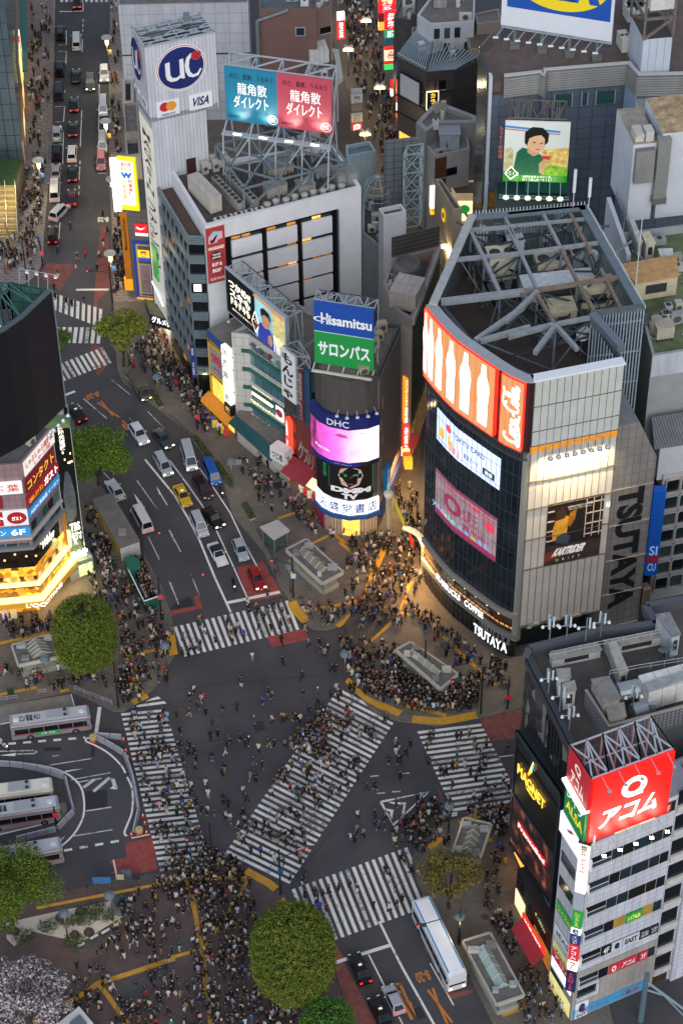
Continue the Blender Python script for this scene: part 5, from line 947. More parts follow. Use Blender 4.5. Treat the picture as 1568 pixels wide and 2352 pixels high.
for k in rg(4):m.tube(G(z(3,1,330+20*k,1200+26*k),deck+.6),G(z(3,1,600+12*k,1180+30*k),deck+.6),.2,J31);m.tube(G(z(3,1,600+12*k,1180+30*k),deck+.6),G(z(3,1,700+16*k,1300+30*k),deck+.6),.2,J31)
a,b=G(z(3,1,520,1330),deck+1),G(z(3,1,720,1250),deck+1.4);m.tube(a,b,.9,M('8a8d8e',.5,.3),10);tag(m.ob('roof_ducts_run'),'bundle of bent pale pipes inside the roof cage','pipes')
for p,lab in((z(3,1,742,770),'round white dish antenna on the rusty beam'),(z(3,1,665,1460),'round white dish antenna low in the roof cage')):
 g=G(p,46);m=MB();m.lt((0,0,0),[(.02,0),(.6,.1),(1.,.35),(1.02,.36)],M('c8ccd0',.4),16);o=m.ob('dish');t=J2('dish_antenna',lab,'antenna',None,g);o.parent=t;o.rotation_euler=(R(-70),0,R(-160));m=MB();m.tube((0,.3,-4),(0,.3,.2),.07,J26);m.ob('post',t)
for p,hh,lab in((z(3,1,580,330),6,'thick grey cell antenna on the back corner of the roof cage'),(z(3,1,718,350),5,'slim pale cell antenna on the back corner of the roof cage'),(z(3,1,1140,1050),11,'thin whip antenna above the catwalk')):
 g=G(p,QH);t=J2('cell_antenna',lab,'antenna',None,g);m=MB();m.tube((0,0,0),(0,0,hh),.07,M('aab0b4',.5));m.ob('mast',t)
 if hh<9:m=MB();m.tube((0,0,hh*.4),(0,0,hh),.22,M('c4c8cc',.5));m.ob('radome',t)
m=MB()
for k in rg(46):
 p=G((random.uniform(1075,1400),random.uniform(520,720)),deck);q=p+J0((random.uniform(-4,4),random.uniform(-4,4),random.choice([0,0,2.5,5])))
 m.tube(p+J0((0,0,.6)),q+J0((0,0,.6)),random.choice([.07,.1,.18]),random.choice([J26,J27,J31,J27]),6)
tag(m.ob('roof_pipe_tangle'),'tangle of dark pipes and struts filling the roof cage','pipes')
for k,(x,y)in en(((1110,560),(1150,600),(1200,540),(1250,560),(1290,525),(1330,560),(1180,660),(1120,690),(1240,700),(1310,640),(1300,770),(1250,790))):
 J10((x,y),deck,(random.uniform(1.2,2.6),random.uniform(1,2),random.uniform(1,2.6)),'small grey cabinet among the pipes of the roof cage',.16+random.choice([0,.8]),random.choice(['7c8286','9a978c','5f666a','a3a59f']))
for o in list(C.objects):
 if o.get('label')=='small grey cabinet among the pipes of the roof cage':o['group']='small cabinets in the roof cage'
# ================================================================== right side: mirror-clad department building, white loan office block, concrete block, arched block
MH=36.;mg=P2([(1208,1512),(1309,1713)],MH);m0,m1=J0(mg[0]),J0(mg[1]);mtop=P2(zz(3,3,'195,1245 800,1085 1340,1022 1240,860 1640,790'),MH)
mb_=J2('department_building','dark faceted department building with cluttered grey roof beside the crossing','building')
FAC=J5('faceted_cladding',lambda t,b,nn:None)
def facets(t,b,nn):
 g=nn('ShaderNodeNewGeometry');v=nn('ShaderNodeTexVoronoi');v.inputs['Scale'].default_value=.75;mp=nn('ShaderNodeMapping');mp.inputs['Scale'].default_value=(1,1,.55);mp.inputs['Rotation'].default_value=(0.4,0,0)
 t.links.new(g.outputs['Position'],mp.inputs[0]);t.links.new(mp.outputs[0],v.inputs['Vector']);s=nn('ShaderNodeSeparateColor');t.links.new(v.outputs['Color'],s.inputs[0])
 r=nn('ShaderNodeValToRGB');r.color_ramp.interpolation='CONSTANT';r.color_ramp.elements[0].color=(*lin('16171a'),1);r.color_ramp.elements[1].position=.5;r.color_ramp.elements[1].color=(*lin('3a3836'),1);q=r.color_ramp.elements.new(.75);q.color=(*lin('75706b'),1)
 t.links.new(s.outputs[0],r.inputs[0]);t.links.new(r.outputs[0],b.inputs['Base Color']);b.inputs['Roughness'].default_value=.25
FAC=J5('mirror_facets',facets)
mpoly=[tu(m0),tu(m1),(62,183),(62,200),mtop[4],mtop[3],mtop[2],mtop[1],mtop[0]]
m=MB();m.pm(mpoly,-.2,MH-1.2,M('585b5f',.6,0,.1,.6),M('4d4844',.9,0,.3,.5));m.ob('wall',mb_)
Wm_=J22([tu(m0),tu(m1)]);m=MB();Wm_.pn(m,0,Wm_.len,7,MH,.0,.12,FAC);m.ob('mirror_cladding',mb_)
m=MB();Wm_.pn(m,-.3,Wm_.len,MH-1.2,MH,-.8,.15,M('34383d',.6));
for a,b in zip([mpoly[0],mpoly[8],mpoly[7],mpoly[6],mpoly[5]],[mpoly[8],mpoly[7],mpoly[6],mpoly[5],mpoly[4]]):J22([b,a]).pn(m,0,(J0(a)-J0(b)).length,MH-1.2,MH+.2,-.3,.5,M('4a4d55',.6))
m.ob('parapet',mb_)
m=MB();Wm_.pn(m,0,Wm_.len,.2,6.8,-.2,.1,M('3a2420',.3,0,.5,.8,.08));m.ob('shopfront',mb_);m=MB();Wm_.pn(m,-.4,Wm_.len+.4,6.6,7.4,.1,1.1,M('6a6c70',.4,.4));m.ob('canopy',mb_)
m=MB();Wm_.pn(m,Wm_.len*.05,Wm_.len*.4,.6,4.,.11,.16,WARM);m.ob('lit_display_window',mb_)
RW=lambda x,y,h:G(z(3,3,x,y),h)
PALEB=M('a7b1b5',.6,0,.12,.6)
for i,(pts,h0,h1,lab,col)in en((('360,1340 1320,1190 1335,1330 400,1480',MH-1,MH+1.5,'pale_roof_wall','a7b1b5'),)):
 pass
def J9(pts,h0,h1,lab,col,c=3,r=3,top=None,name='roof_housing',nm2='body',hh=None):
 p=P2(zz(c,r,pts),hh or h1);t=J2(name,lab,'roof housing',None,(0,0,0));m=MB();m.pm(p,h0,h1,M(col,.7,0,.18,.8),M(top or col,.8,0,.25,1.));m.ob(nm2,t)
 q=inset(p,-.12);m=MB();m.pm(q,h1-.15,h1+.02,M(top or col,.8,0,.2,1.5),M(top or col,.8,0,.3,1.2));m.ob('lid',t)
 m=MB();a,b=J0(p[0]),J0(p[1]);W_=J22([p[-1],p[-2]]);W_.pn(m,W_.len*.25,W_.len*.75,J21(h0,h1,.3),J21(h0,h1,.75),.01,.06,M('2f3234',.5));m.ob('grille',t);return t
MD=MH-1.2
J9('375,1290 800,1195 830,1250 400,1340',MD,MH+.2,'long pale roof ledge with rail behind the parapet','aeb6b6',top='8d887e')
J9('860,1170 1400,1080 1420,1120 890,1230',MD,MH+.3,'second pale roof ledge with rail on the department roof','aeb6b6',top='8d887e')
J9('900,1190 960,1180 1070,1440 1000,1465',MD,MH+1.2,'beige concrete beam crossing the department roof','9a9690')
J9('1330,940 1440,920 1540,1110 1470,1130',MD,MH+2.4,'grey stair tower on the department roof','a5abad',top='77777a')
J9('440,1430 550,1420 555,1500 450,1505',MD,MH+2.0,'small white machine housing on the department roof','b4b6b4',top='8f8c86')
J9('750,1520 900,1495 1000,1680 860,1720',MD,MH+3.4,'grey concrete plant box on the department roof','8b8b87',top='77746e')
J9('880,230 1030,205 1050,320 910,350',MD,MH+2.4,'square concrete cabinet inside the screened roof yard','8d8c86',3,4,'8a857c')
J9('490,40 590,10 605,80 500,100',MD,MH+2.0,'white box beside the antenna cluster','aeb0ae',3,4,'928f88')
J9('1235,30 1640,-90 1640,-40 1260,100',MD,MH+2.5,'long grey duct housing at the far edge of the roof','8a8f92',3,4)
tank(0,0,(7,2.8,3.),'white panelled water tank with round hatches on the department roof',.32,'c9c8c2',G(z(3,4,1440,150),MD))
SCRN=J4('basket_screen','86888a','4f5356',.5,.5,.12)
ym=[G(z(3,4,x,y),MH+1.8)for x,y in((700,90),(905,410),(1640,215))];Wy=J22([v.xy[:]for v in ym]);m=MB();Wy.pn(m,0,Wy.len,MD,MH+1.8,0,.15,SCRN);t=J2('roof_screen','woven grey screen fence around the roof yard','fence');m.ob('screen_panel',t);m=MB();Wy.pn(m,0,Wy.len,MH+1.8,MH+1.95,-.1,.25,M('8f887c',.7));m.ob('top_rail',t)
m=MB();a=G(z(3,4,1060,110),MD+1.4);m.tube(a+J0((-1,0,0)),a+J0((1.4,.6,0)),1.1,M('a4aaae',.4,.5),14);m.tube(a+J0((.4,-2.6,-.4)),a+J0((2,-2.,-.4)),.9,M('a4aaae',.4,.5),14);m.box(a+J0((2.2,-1.2,-.5)),(1.8,2.2,1.8),M('a4aaae',.5,.4));tag(m.ob('duct_fan'),'silver round ducts and fan box inside the roof yard','ducts')
def J13(p,h,lab,n=3,hh=4.):
 g=G(p,h);t=J2('antenna_mast',lab,'antenna',None,g);m=MB();m.tube((0,0,0),(0,0,hh),.09,J26);m.ob('mast',t)
 for k in rg(n):a=k*2.1;m=MB();m.box((.35*math.cos(a),.35*math.sin(a),hh-.9),(.22,.16,1.7),M('a8bac2',.5));m.ob('radome',t)
 m=MB();m.beam((-.9,0,hh*.6),(.9,.2,hh*.6),.08,J31);m.lt((-.9,0,hh*.6-.2),[(.22,0),(.1,.3)],M('d8dcd8',.4),8);m.lt((.9,.2,hh*.6-.2),[(.22,0),(.1,.3)],M('d8dcd8',.4),8);m.ob('camera_arm',t)
for x,y,r_,lab,n in((370,1170,3,'blue cell antenna mast with white cameras at the roof corner',3),(520,1170,3,'short mast with two white camera heads on the roof ledge',2),(690,1180,3,'mast with a long slanted arm on the roof ledge',1),(360,120,4,'dense cluster of cell antennas above the mirror cladding',5),(460,280,4,'triangular bracket mast on the parapet of the mirror cladding',2),(545,450,4,'lowest antenna mast along the mirror clad parapet',3),(1110,280,4,'tall white pole antenna in the screened roof yard',2),(825,1140,3,'stubby blue grey antenna on the middle of the ledge',2)):J13(z(3,r_,x,y),MH,lab,n)
def J6(name,lab,pts,h=1.1,mat=None,step=1.5,parent=None):
 m=MB();mat=mat or M('b9bec0',.5,.3)
 for a,b in zip(pts,pts[1:]):
  a,b=J0(a),J0(b);L=(b-a).length;n=max(1,int(L/step))
  for q in(h,h*.55):m.beam(a+J0((0,0,q)),b+J0((0,0,q)),.06,mat)
  for k in rg(n+1):p=a.lerp(b,k/n);m.beam(p,p+J0((0,0,h)),.06,mat)
 o=m.ob(name,parent);return tag(o,lab,'railing')if lab else o
J6('roof_railing','white rail along the pale ledge of the department roof',[G(z(3,3,x,y),MH+.2)for x,y in((375,1330),(900,1220),(1400,1120),(1450,1030))])
J6('roof_railing','pipe rail in front of the grey concrete boxes on the department roof',[G(z(3,3,x,y),MH+.5)for x,y in((905,1500),(1150,1450),(1640,1370))])
m=MB();c=G(z(3,3,1410,1330),MD)
for k in rg(14):a=k*.45;p=c+J0((math.cos(a),math.sin(a),.2*k));m.beam(c+J0((0,0,.2*k)),p*1.,.3,J26,.06)
m.tube(c,c+J0((0,0,3.2)),.12,J26);tag(m.ob('spiral_stair'),'small steel spiral stair on the department roof','stair')
s0,s1=J0((20.15,175.75)),J0((24.65,166.0));Wsn=J22([tu(s0),tu(s1)]);hS=28.6;BK=M('16191e',.35)
t=J2('black_sign_frame','tall black angled frame with yellow neon store name and dark film poster','sign')
m=MB();bkv=J0((1.6,.7));m.pm([tu(s0),tu(s1),tu(s1+bkv),tu(s0+bkv)],7.4,hS,BK,M('1d2126',.3));m.ob('frame_body',t)
m=MB();Wsn.pn(m,.25,Wsn.len-.25,17.4,25.8,.02,.1,M('0a0b0d',.3));m.ob('upper_panel',t)
NE=em('ffc040',.95);u0=Wsn.uv(z(3,4,115,790))[0];u1=Wsn.uv(z(3,4,325,1110))[0];hn=Wsn.uv(z(3,4,220,945))[1]
J1(Wsn,u0-.3,u1+.4,hn-.95,hn+.75,'MAGNET',NE,t,d=.25,bold=-.004,extr=.05)
m=MB();um=J21(u0,u1,.52)
for k in rg(4):J3(Wsn,[(um-1.1+.25*k,hn+1.1+.5*k),(um-.8+.25*k,hn+1.0+.5*k),(um+.2,hn+4.2),(um-.1,hn+4.4)],em(('ff9c2c','ffc040','f0d060','40d8b0')[k],1.0),.2+.01*k,mb=m)
J3(Wsn,[(um-1.4,hn-1.3),(um+1.1,hn-1.3),(um+.6,hn-1.7),(um-1.,hn-1.6)],em('f0c830',1.),.22,mb=m);m.ob('neon_emblem',t)
def film(tt,b,nn):
 g=nn('ShaderNodeNewGeometry');n=nn('ShaderNodeTexNoise');n.inputs['Scale'].default_value=.55;n.inputs['Detail'].default_value=7;tt.links.new(g.outputs['Position'],n.inputs['Vector']);r=nn('ShaderNodeValToRGB');e=r.color_ramp.elements;e[0].position=.42;e[0].color=(*lin('120d0e'),1);e[1].position=.75;e[1].color=(*lin('a4583a'),1);q=e.new(.56);q.color=(*lin('3a1d1c'),1)
 tt.links.new(n.outputs[0],r.inputs[0]);tt.links.new(r.outputs[0],b.inputs['Base Color']);tt.links.new(r.outputs[0],b.inputs['Emission Color']);b.inputs['Emission Strength'].default_value=.5
m=MB();Wsn.pn(m,.4,Wsn.len-.4,8.6,17.,.02,.12,J5('film_poster',film));m.ob('poster',t)
pb=Wsn.uv(z(3,4,200,1430))[1];m=MB();Wsn.pn(m,Wsn.len*.18,Wsn.len*.82,pb-.55,pb+.55,.14,.2,em('c0202c',.6));m.ob('red_strip',t);J1(Wsn,Wsn.len*.2,Wsn.len*.8,pb-.4,pb+.4,'FranceBed',em('fff0ea',.9),t,d=.24,bold=.02)
m=MB();Wsn.pn(m,0,Wsn.len,hS-.5,hS,-.2,.2,M('3c444c',.3,.5));Wsn.pn(m,0,Wsn.len,17.,17.4,-.1,.2,M('3c444c',.3,.5));Wsn.pn(m,0,.25,7.4,hS,-.1,.2,M('3c444c',.3,.5));Wsn.pn(m,Wsn.len-.25,Wsn.len,7.4,hS,-.1,.2,M('3c444c',.3,.5));m.ob('frame_edge',t)
m=MB()
for k in rg(6):a=Wm_.len*.52+k*.9;m.beam(Wm_.pt(a,10,.2),Wm_.pt(a,MH-2,.2),.12,M('22262b',.5))
m.ob('side_mullion_frame',mb_)
a_=[G(p,h)for p,h in((z(3,5,130,610),4.6),(z(3,5,328,960),4.6),(z(3,5,215,1055),3.4),(z(3,5,28,715),3.4))];m=MB();q=[v-J0((0,0,.12))for v in a_];m.hx([q[3],q[2],q[1],q[0],a_[3],a_[2],a_[1],a_[0]],M('8a1426',.7,0,.1,1.));t=J2('shop_awning','dark red awning with red lit sign strip by the white office block','awning');m.ob('canopy',t)
Wa=J22([a_[0].xy[:],a_[1].xy[:]]);m=MB();Wa.pn(m,0,Wa.len,4.7,5.6,-.1,.1,em('f02a1c',1.));m.ob('sign_strip',t);J1(Wa,.8,Wa.len-1,4.85,5.45,'Le Café crêperie',em('fff0e8',1.2),t,d=.15)
t=J2('street_level_shop','two storey shop row with dark glazing under the black sign frame','building');sp=[v.xy[:]for v in GP(zz(3,5,'5,520 395,1180'),0.)];Wss=J22([tu(J0(sp[0])+J0((.8,.4))),tu(J0(sp[1])+J0((.0,.3)))])
m=MB();Wss.pn(m,0,Wss.len,-.2,7.2,-2.4,0,M('2a2322',.4,0,.2,.8));m.ob('wall',t)
for k in rg(5):m=MB();Wss.pn(m,Wss.len*(.03+.19*k),Wss.len*(.18+.19*k),4.2,6.8,.01,.08,random.choice([J23,M('3a1e22',.2),J24]));m.ob('window',t)
m=MB();Wss.pn(m,.1,Wss.len*.25,.3,3.4,.01,.1,em('ffd9a0',.9));m.ob('lit_display_window',t);m=MB();Wss.pn(m,Wss.len*.5,Wss.len*.97,.3,3.3,.01,.1,J28);m.ob('shop_entrance',t)
J1(Wss,Wss.len*.52,Wss.len*.78,5.6,6.3,'ザ・マグネット',em('c8e0a0',.8),t,d=.16)
AH=33.4;A0,B0,D0=J0((26.45,154.9)),J0((37.3,160.1)),J0((24.2,160.3));Wr_=J22([tu(A0),tu(B0)]);Wl2=J22([tu(D0),tu(A0)])
ob=J2('loan_office_block','white tiled eight storey office block with long dark window bands','building')
TW=J4('office_tile','bcbec8','84868f',1.05,.8,.03,.4);TG=J4('office_grey_tile','9a958f','7b7672',.8,1.6,.03)
E0=B0+(B0-A0)*1.2;poly=[tu(A0),tu(E0),tu(E0+(D0-A0)*1.1),tu(D0)]
J42(ob,poly,AH,TW,M('6a675c',.9,0,.3,.8),1.,.3)
m=MB();Wr_.pn(m,.05,Wr_.len,.1,9.6,.01,.05,TG);m.ob('grey_base',ob);m=MB();Wl2 .pn(m,0,Wl2 .len,.1,9,.01,.05,M('8a8a86',.5));m.ob('side_base',ob)
wy=[Wr_.uv(z(3,5,710,y))[1]for y in(100,310,520,735,935,1125)];dh=(wy[0]-wy[-1])/5
WT,WB=M('c8c9d0',.5),M('b4b5ba',.5)
for r in rg(-1,6):
 ht=wy[0]-r*dh if r>=0 else wy[0]+dh;hb=ht-1.75
 segs=[(.45,3.1),(3.2,4.5),(4.6,6.0),(6.1,8.3),(8.4,9.7),(9.8,10.9)]
 for k,(a,b)in en(segs):
  if r==-1 and k==0:continue
  mt=random.choice([J23,J24,M('20262a',.15),M('181412',.15)])
  if r==3 and k in(2,4):mt=M('8a6e2a',.4,0,.3,2.,.2)
  if r==-1:mt=M('c8c8a0',.4,0,.1,2.,.35)if k in(1,2,3)else mt
  m=MB();Wr_.pn(m,a,b,hb,ht,.02,.07,mt);m.ob('window',ob)
 m=MB();Wr_.pn(m,.3,3.2,hb-.12,hb,.02,.4,WT);Wr_.pn(m,.3,.45,hb,ht,.02,.4,WT);Wr_.pn(m,.45,3.1,J21(hb,ht,.45),J21(hb,ht,.5),.1,.14,WT);m.ob('window_frame',ob)
def J14(r,a,b,col,body,tcol,lab,s=.35,pad=(.12,.2),**kw):
 ht=wy[0]-r*dh;t,_=J36('window_sign',lab,Wr_,0,0,M(col,.5,0,0,1,s*.4),[(body,pad[0],pad[1],1-pad[0],1-pad[1],tcol,kw)]if body else[],rect=(a,b,ht-1.7,ht-.05),d0=.08,d1=.16);return t
J14(3,6.1,8.3,'1f8a3c','レイクALSA',M('e8e85a',.5,0,0,1,.2),'green window sign with yellow lender name, fourth storey band',bold=.03)
J14(4,3.2,4.5,'14181c','4F',J29,'black floor sign reading 4F beside the grey round emblem',pad=(.2,.15))
J14(4,4.6,6.0,'a9adb0','e',M('1a2440'),'grey window sign with dark round letter emblem',pad=(.25,.15),bold=.06)
J14(4,6.1,8.3,'a9adb0','EAST',M('20242c'),'grey window sign with black store name on the white block',bold=.04)
J14(4,8.4,9.7,'20262e','予約\n診療',M('c8ccd0'),'black window sign with two rows of pale characters');J14(4,9.8,10.9,'20262e','不要！\n0円！',M('c8ccd0'),'black window sign at the end of the grey signed row')
J14(5,4.6,5.9,'b42430','O',J29,'red window sign with white ring on the lowest band',pad=(.25,.15),bold=.06);J14(5,6.1,8.5,'b42430','アコム',J29,'red window sign with slanted white katakana on the lowest band',bold=.03,slant=.3);J14(5,8.7,9.9,'b42430','3F',J29,'red floor sign reading 3F on the lowest band',pad=(.2,.2))
J14(-1,9.3,10.3,'8a2028','8F',J29,'dark red floor sign reading 8F below the roof billboard',pad=(.2,.2));J14(-1,6.4,8.3,'d8d8b4','アイ\nフル',M('c03030'),'cream window sign with red katakana below the roof billboard',s=.9,pad=(.4,.1))
t,_=J36('emblem_sign','white square sign with navy round letter at the street corner of the office',Wr_,z(3,5,600,1390),z(3,5,700,1470),M('c8ccd4',.5,0,0,1,.1),[('e',.25,.35,.75,.95,M('1a2a50'),{'bold':.07}),('EAST',.15,.06,.85,.24,M('20242c'))],d0=.08,d1=.2)
t,_=J36('base_banner','bright blue banner strip with red characters along the office foot',Wr_,0,0,M('2f86b0',.5,0,.1,1.,.12),[('アカデミー八重洲',.1,.2,.9,.8,M('a03a5a'))],'banner',rect=(.2,10.2,.5,2.1),d0=.08,d1=.2)
m=MB();Wr_.pn(m,.5,3.,4.4,6.,.06,.1,J23);m.ob('window',ob);m=MB();Wr_.pn(m,.35,3.2,4.2,4.4,.06,.4,WT);Wr_.pn(m,3.,3.2,4.4,6.1,.06,.4,WT);m.ob('window_frame',ob)
for r in rg(8):
 hb=3.2+dh*r*.98;m=MB();Wr_.pn(m,11.2,13.4,hb+.1,hb+2.6,.02,.06,J23);m.ob('window',ob);m=MB();Wr_.pn(m,11.1,13.5,hb-.9,hb+.1,.02,.35,M('b0aeaa',.6,0,.15,1.5));m.ob('balcony',ob)
m=MB();Wr_.pn(m,13.6,Wr_.len*2.2,0,AH+3.6,.02,.5,TW);m.ob('stair_tower',ob);m=MB();Wr_.pn(m,11.2,13.2,.2,3.4,.02,.1,M('3c2e20',.3,0,.3,1.));m.ob('entrance',ob)
m=MB();Wr_.pn(m,8.9,13.6,AH,AH+2.6,-4,.02,TW);m.ob('penthouse',ob)
for r in rg(8):
 ht=wy[0]+dh*1-r*dh;m=MB();Wl2 .pn(m,.4,Wl2 .len*.62,ht-1.9,ht,.02,.06,random.choice([J23,J24]));m.ob('window',ob)
for r,(col,body,lab,tc)in en((('1f8a3c','レイクALSA','green lender sign on the narrow flank of the office block','e8e85a'),('b4b8bc','eEAST','grey sign with black letters on the narrow flank','20242c'),('b42430','アコム','red katakana sign on the narrow flank','f0f0f0'),('c8c88a','プロミス','pale yellow sign low on the narrow flank','7a2030'),('e8ecf0','プロミス','white lit sign at street level of the narrow flank','c03040'))):
 ht=wy[0]-(3+r)*dh if r<3 else 9.6-(r-3)*3.1;J36('flank_sign',lab,Wl2,0,0,M(col,.5,0,0,1,.15 if r<4 else .8),[(body,.1,.25,.9,.75,M(tc,.5))],rect=(.5,Wl2 .len*.92,ht-1.9,ht),d0=.07,d1=.15)
m=MB();Wl2 .pn(m,.3,Wl2 .len-.4,.2,3.,.06,.12,M('d8cf86',.5,0,.2,1.,.4));m.ob('lit_entrance',ob)
t=J2('tenant_sign_column','tall stacked column of lit tenant signs on the corner of the white office block','sign');Wc=J22([tu(A0+J0((-.95,.35))),tu(A0+J0((.15,-.1)))]);hh=6.2
stack=[('1a2650','PROMISE',4.1,'d04060',0),('e6e4d4','ア',2.,'c03030',.6),('c42a34','アコム',3.1,'f4f4f4',.25),('20306a','イースト',1.9,'e8e8f0',.1),('e4e8ec','e',1.2,'1a2a50',.5),('1f8a3c','レイクALSA',3.3,'e8e85a',.2),('9aa0ae','',3.2,'ffffff',0),('e9e7d2','',3.3,'ffffff',.7),('e4dede','アイフル',3.2,'c03030',.5),('dedcc0','銀栄ビル',2.2,'1a1a1a',.5)]
for col,body,h_,tc,e in stack:
 m=MB();Wc.pn(m,0,Wc.len,hh+.04,hh+h_-.04,-.6,.25,M(col,.5,0,0,1,e));m.ob('panel',t)
 if body:J1(Wc,Wc.len*.2,Wc.len*.8,hh+h_*.12,hh+h_*.88,body,M(tc,.5,0,0,1,.1),t,d=.3,vertical=len(body)>1,bold=.02)
 hh+=h_
m=MB();Wc.pn(m,-.1,Wc.len+.1,hh,hh+.3,-.8,.3,M('2a2a26'));m.ob('cap',t)
Wq1=J22([tu(J0(A0)+J0((-.35,.1))),tu(J0(A0)+(B0-A0)*.8)]);hq0=AH+.7;hq1=44.4;Wq0=J22([tu(D0+(A0-D0)*.1),tu(J0(A0)+J0((-.35,.1)))])
t=J2('red_roof_billboard','big glowing red roof billboard with white ring and katakana','billboard');LR=M('d4140e',.5,0,.03,.4,.5);m=MB();Wq1 .pn(m,0,Wq1 .len,hq0,hq1,0,.4,LR);m.ob('red_panel',t);WL=em('fff4e0',.95)
m=MB();cu,ch,r1=Wq1 .len*.52,J21(hq0,hq1,.68),1.65
for i in rg(28):a,b=R(i*360/28),R((i+1)*360/28);J3(Wq1,[(cu+r1*.95*math.cos(a),ch+r1*math.sin(a)),(cu+r1*.95*math.cos(b),ch+r1*math.sin(b)),(cu+r1*.5*math.cos(b),ch+r1*.5*math.sin(b)),(cu+r1*.5*math.cos(a),ch+r1*.5*math.sin(a))],WL,.44,mb=m)
J3(Wq1,[(cu+.2,ch-r1*.98),(cu+1.2,ch-r1*.98),(cu+1.1,ch-.4)],WL,.44,mb=m);m.ob('ring_emblem',t)
J1(Wq1,Wq1 .len*.13,Wq1 .len*.87,J21(hq0,hq1,.17),J21(hq0,hq1,.46),'アコム',WL,t,d=.46,bold=.035,slant=.25)
m=MB();Wq0 .pn(m,0,Wq0 .len,J21(hq0,hq1,.5),hq1,0,.4,M('a81826',.5,0,0,1,.22));m.ob('red_flank',t);m=MB();Wq0 .pn(m,-.1,Wq0 .len+.1,J21(hq0,hq1,.47),J21(hq0,hq1,.5),0,.9,em('fff0e0',1.6));m.ob('light_box',t);m=MB();Wq0 .pn(m,0,Wq0 .len,hq0-.6,J21(hq0,hq1,.47),0,.4,M('1f7a44',.5,0,0,1,.18));m.ob('green_flank',t)
J1(Wq0,Wq0 .len*.2,Wq0 .len*.85,J21(hq0,hq1,.56),J21(hq0,hq1,.76),'アコム',M('e8d8d0',.5,0,0,1,.3),t,d=.46,bold=.03);J1(Wq0,Wq0 .len*.35,Wq0 .len*.65,J21(hq0,hq1,.8),J21(hq0,hq1,.95),'Q',M('e8d8d0',.5,0,0,1,.3),t,d=.46,bold=.03);J1(Wq0,Wq0 .len*.12,Wq0 .len*.9,J21(hq0,hq1,.27),J21(hq0,hq1,.44),'レイク',M('d8e8d8',.5,0,0,1,.3),t,d=.46,bold=.02);J1(Wq0,Wq0 .len*.1,Wq0 .len*.95,J21(hq0,hq1,.08),J21(hq0,hq1,.23),'ALSA',M('e0d83a',.5,0,0,1,.3),t,d=.46,bold=.03)
a,b=Wq1 .pt(0,hq1,-.1),Wq1 .pt(Wq1 .len,hq1,-.1);dv=J0((*((D0-A0)*.85),0));c,d=a+dv,b+dv;sg=J11(a,b,c,d,5)+[(a,c),(b,d)]+[(a.lerp(b,k/5),c.lerp(d,(k+1)/5))for k in rg(5)]
for k in rg(6):sg+=[(c.lerp(d,k/5),c.lerp(d,k/5)-J0((0,0,9))),(a.lerp(b,k/5)-J0((0,0,4)),c.lerp(d,k/5))]
sg+=[(p-J0((0,0,4)),q-J0((0,0,4)))for p,q in((a,b),(c,d),(a,c))]
J8('frame','',sg,.17,M('b4bcc2',.45,.4),parent=t)
for k in rg(5):
 u=Wq1 .len*(.1+.2*k);m=MB();m.beam(Wq1 .pt(u,hq1+.2,.3),Wq1 .pt(u,hq1-.3,1.9),.06,J31);m.beam(Wq1 .pt(u,hq0-.6,.3),Wq1 .pt(u,hq0-.9,2.2),.06,J31);m.ob('lamp_arm_pair',t)  # upper and lower lamp arm, two pieces not joined together
 m=MB();p=Wq1 .pt(u,hq0-.9,2.3)
 for q in rg(4):m.box(p+J0((.28*(q%2)-.1,.1+.2*(q//2),.05)),(.15,.12,.1),em('fff4d8',8))
 m.ob('bulb',t);m=MB();m.box(Wq1 .pt(u,hq1-.35,1.95),(.35,.25,.25),J31);m.ob('lamp_head',t)
 L=bpy.data.lights.new('sign_flood','SPOT');L.energy=260;L.color=(1,.9,.75);L.spot_size=R(80);L.spot_blend=1.;L.shadow_soft_size=.3;o=bpy.data.objects.new('sign_flood',L);C.objects.link(o);o.location=Wq1 .pt(u,hq0-.6,2.4);o.rotation_euler=(Wq1 .pt(u,hq0+2.,.4)-J0(o.location)).to_track_quat('-Z','Y').to_euler()
t,_=J36('white_corner_sign','white lit corner panel with red leaf marks under the green flank',Wl2,0,0,em('dfe0e6',.45),[('/',.3,.6,.6,.85,M('c03040'),{'bold':.03})],rect=(.1,Wl2 .len-.2,AH-3.6,AH-.3),d0=.1,d1=.5)
g=G(z(3,5,1185,1540),0);t=J2('utility_pole','grey steel street pole with slanted arm in front of the white office block','pole',None,g);m=MB();m.tube((0,0,0),(0,0,9.5),.38,M('5b727c',.5,.3),12,.3);m.ob('pole',t);m=MB();m.tube((0,0,8),(5,-1.2,3.6),.16,M('7d929a',.5,.3));m.tube((0,0,6.4),(2.6,-.6,5.8),.12,M('7d929a',.5,.3));m.tube((2.2,-.6,6.),(4.6,-1.3,3.),.1,M('7d929a',.5,.3));m.ob('arm',t)
CH=40.;c0,c1=P2(zz(3,2,'1290,140 1568,95'),CH);c1=(c1[0]+12,c1[1]+2.5);cb=J2('concrete_block','pale grey concrete block with mossy green flat roof','building');cw=M('8c8f90',.8,0,.12,.4)
cbk=(c0[0]-1.5,c0[1]+27),(c1[0],c1[1]+27);J42(cb,[c0,c1,cbk[1],cbk[0]],CH,cw,M('5d6b4a',.9,0,.45,.35),1.2,.4);Wc0=J22([c0,c1]);m=MB();Wc0 .pn(m,0,Wc0 .len,CH-3.6,CH,.01,.12,corr('ribbed_band','b4bac2',.3,.1));m.ob('top_band',cb)
tw=P2(zz(3,1,'1060,450 1560,395'),CH-1);ht_=60.;t1=J2('white_tower_block','plain white concrete tower with grey duct down its face','building')
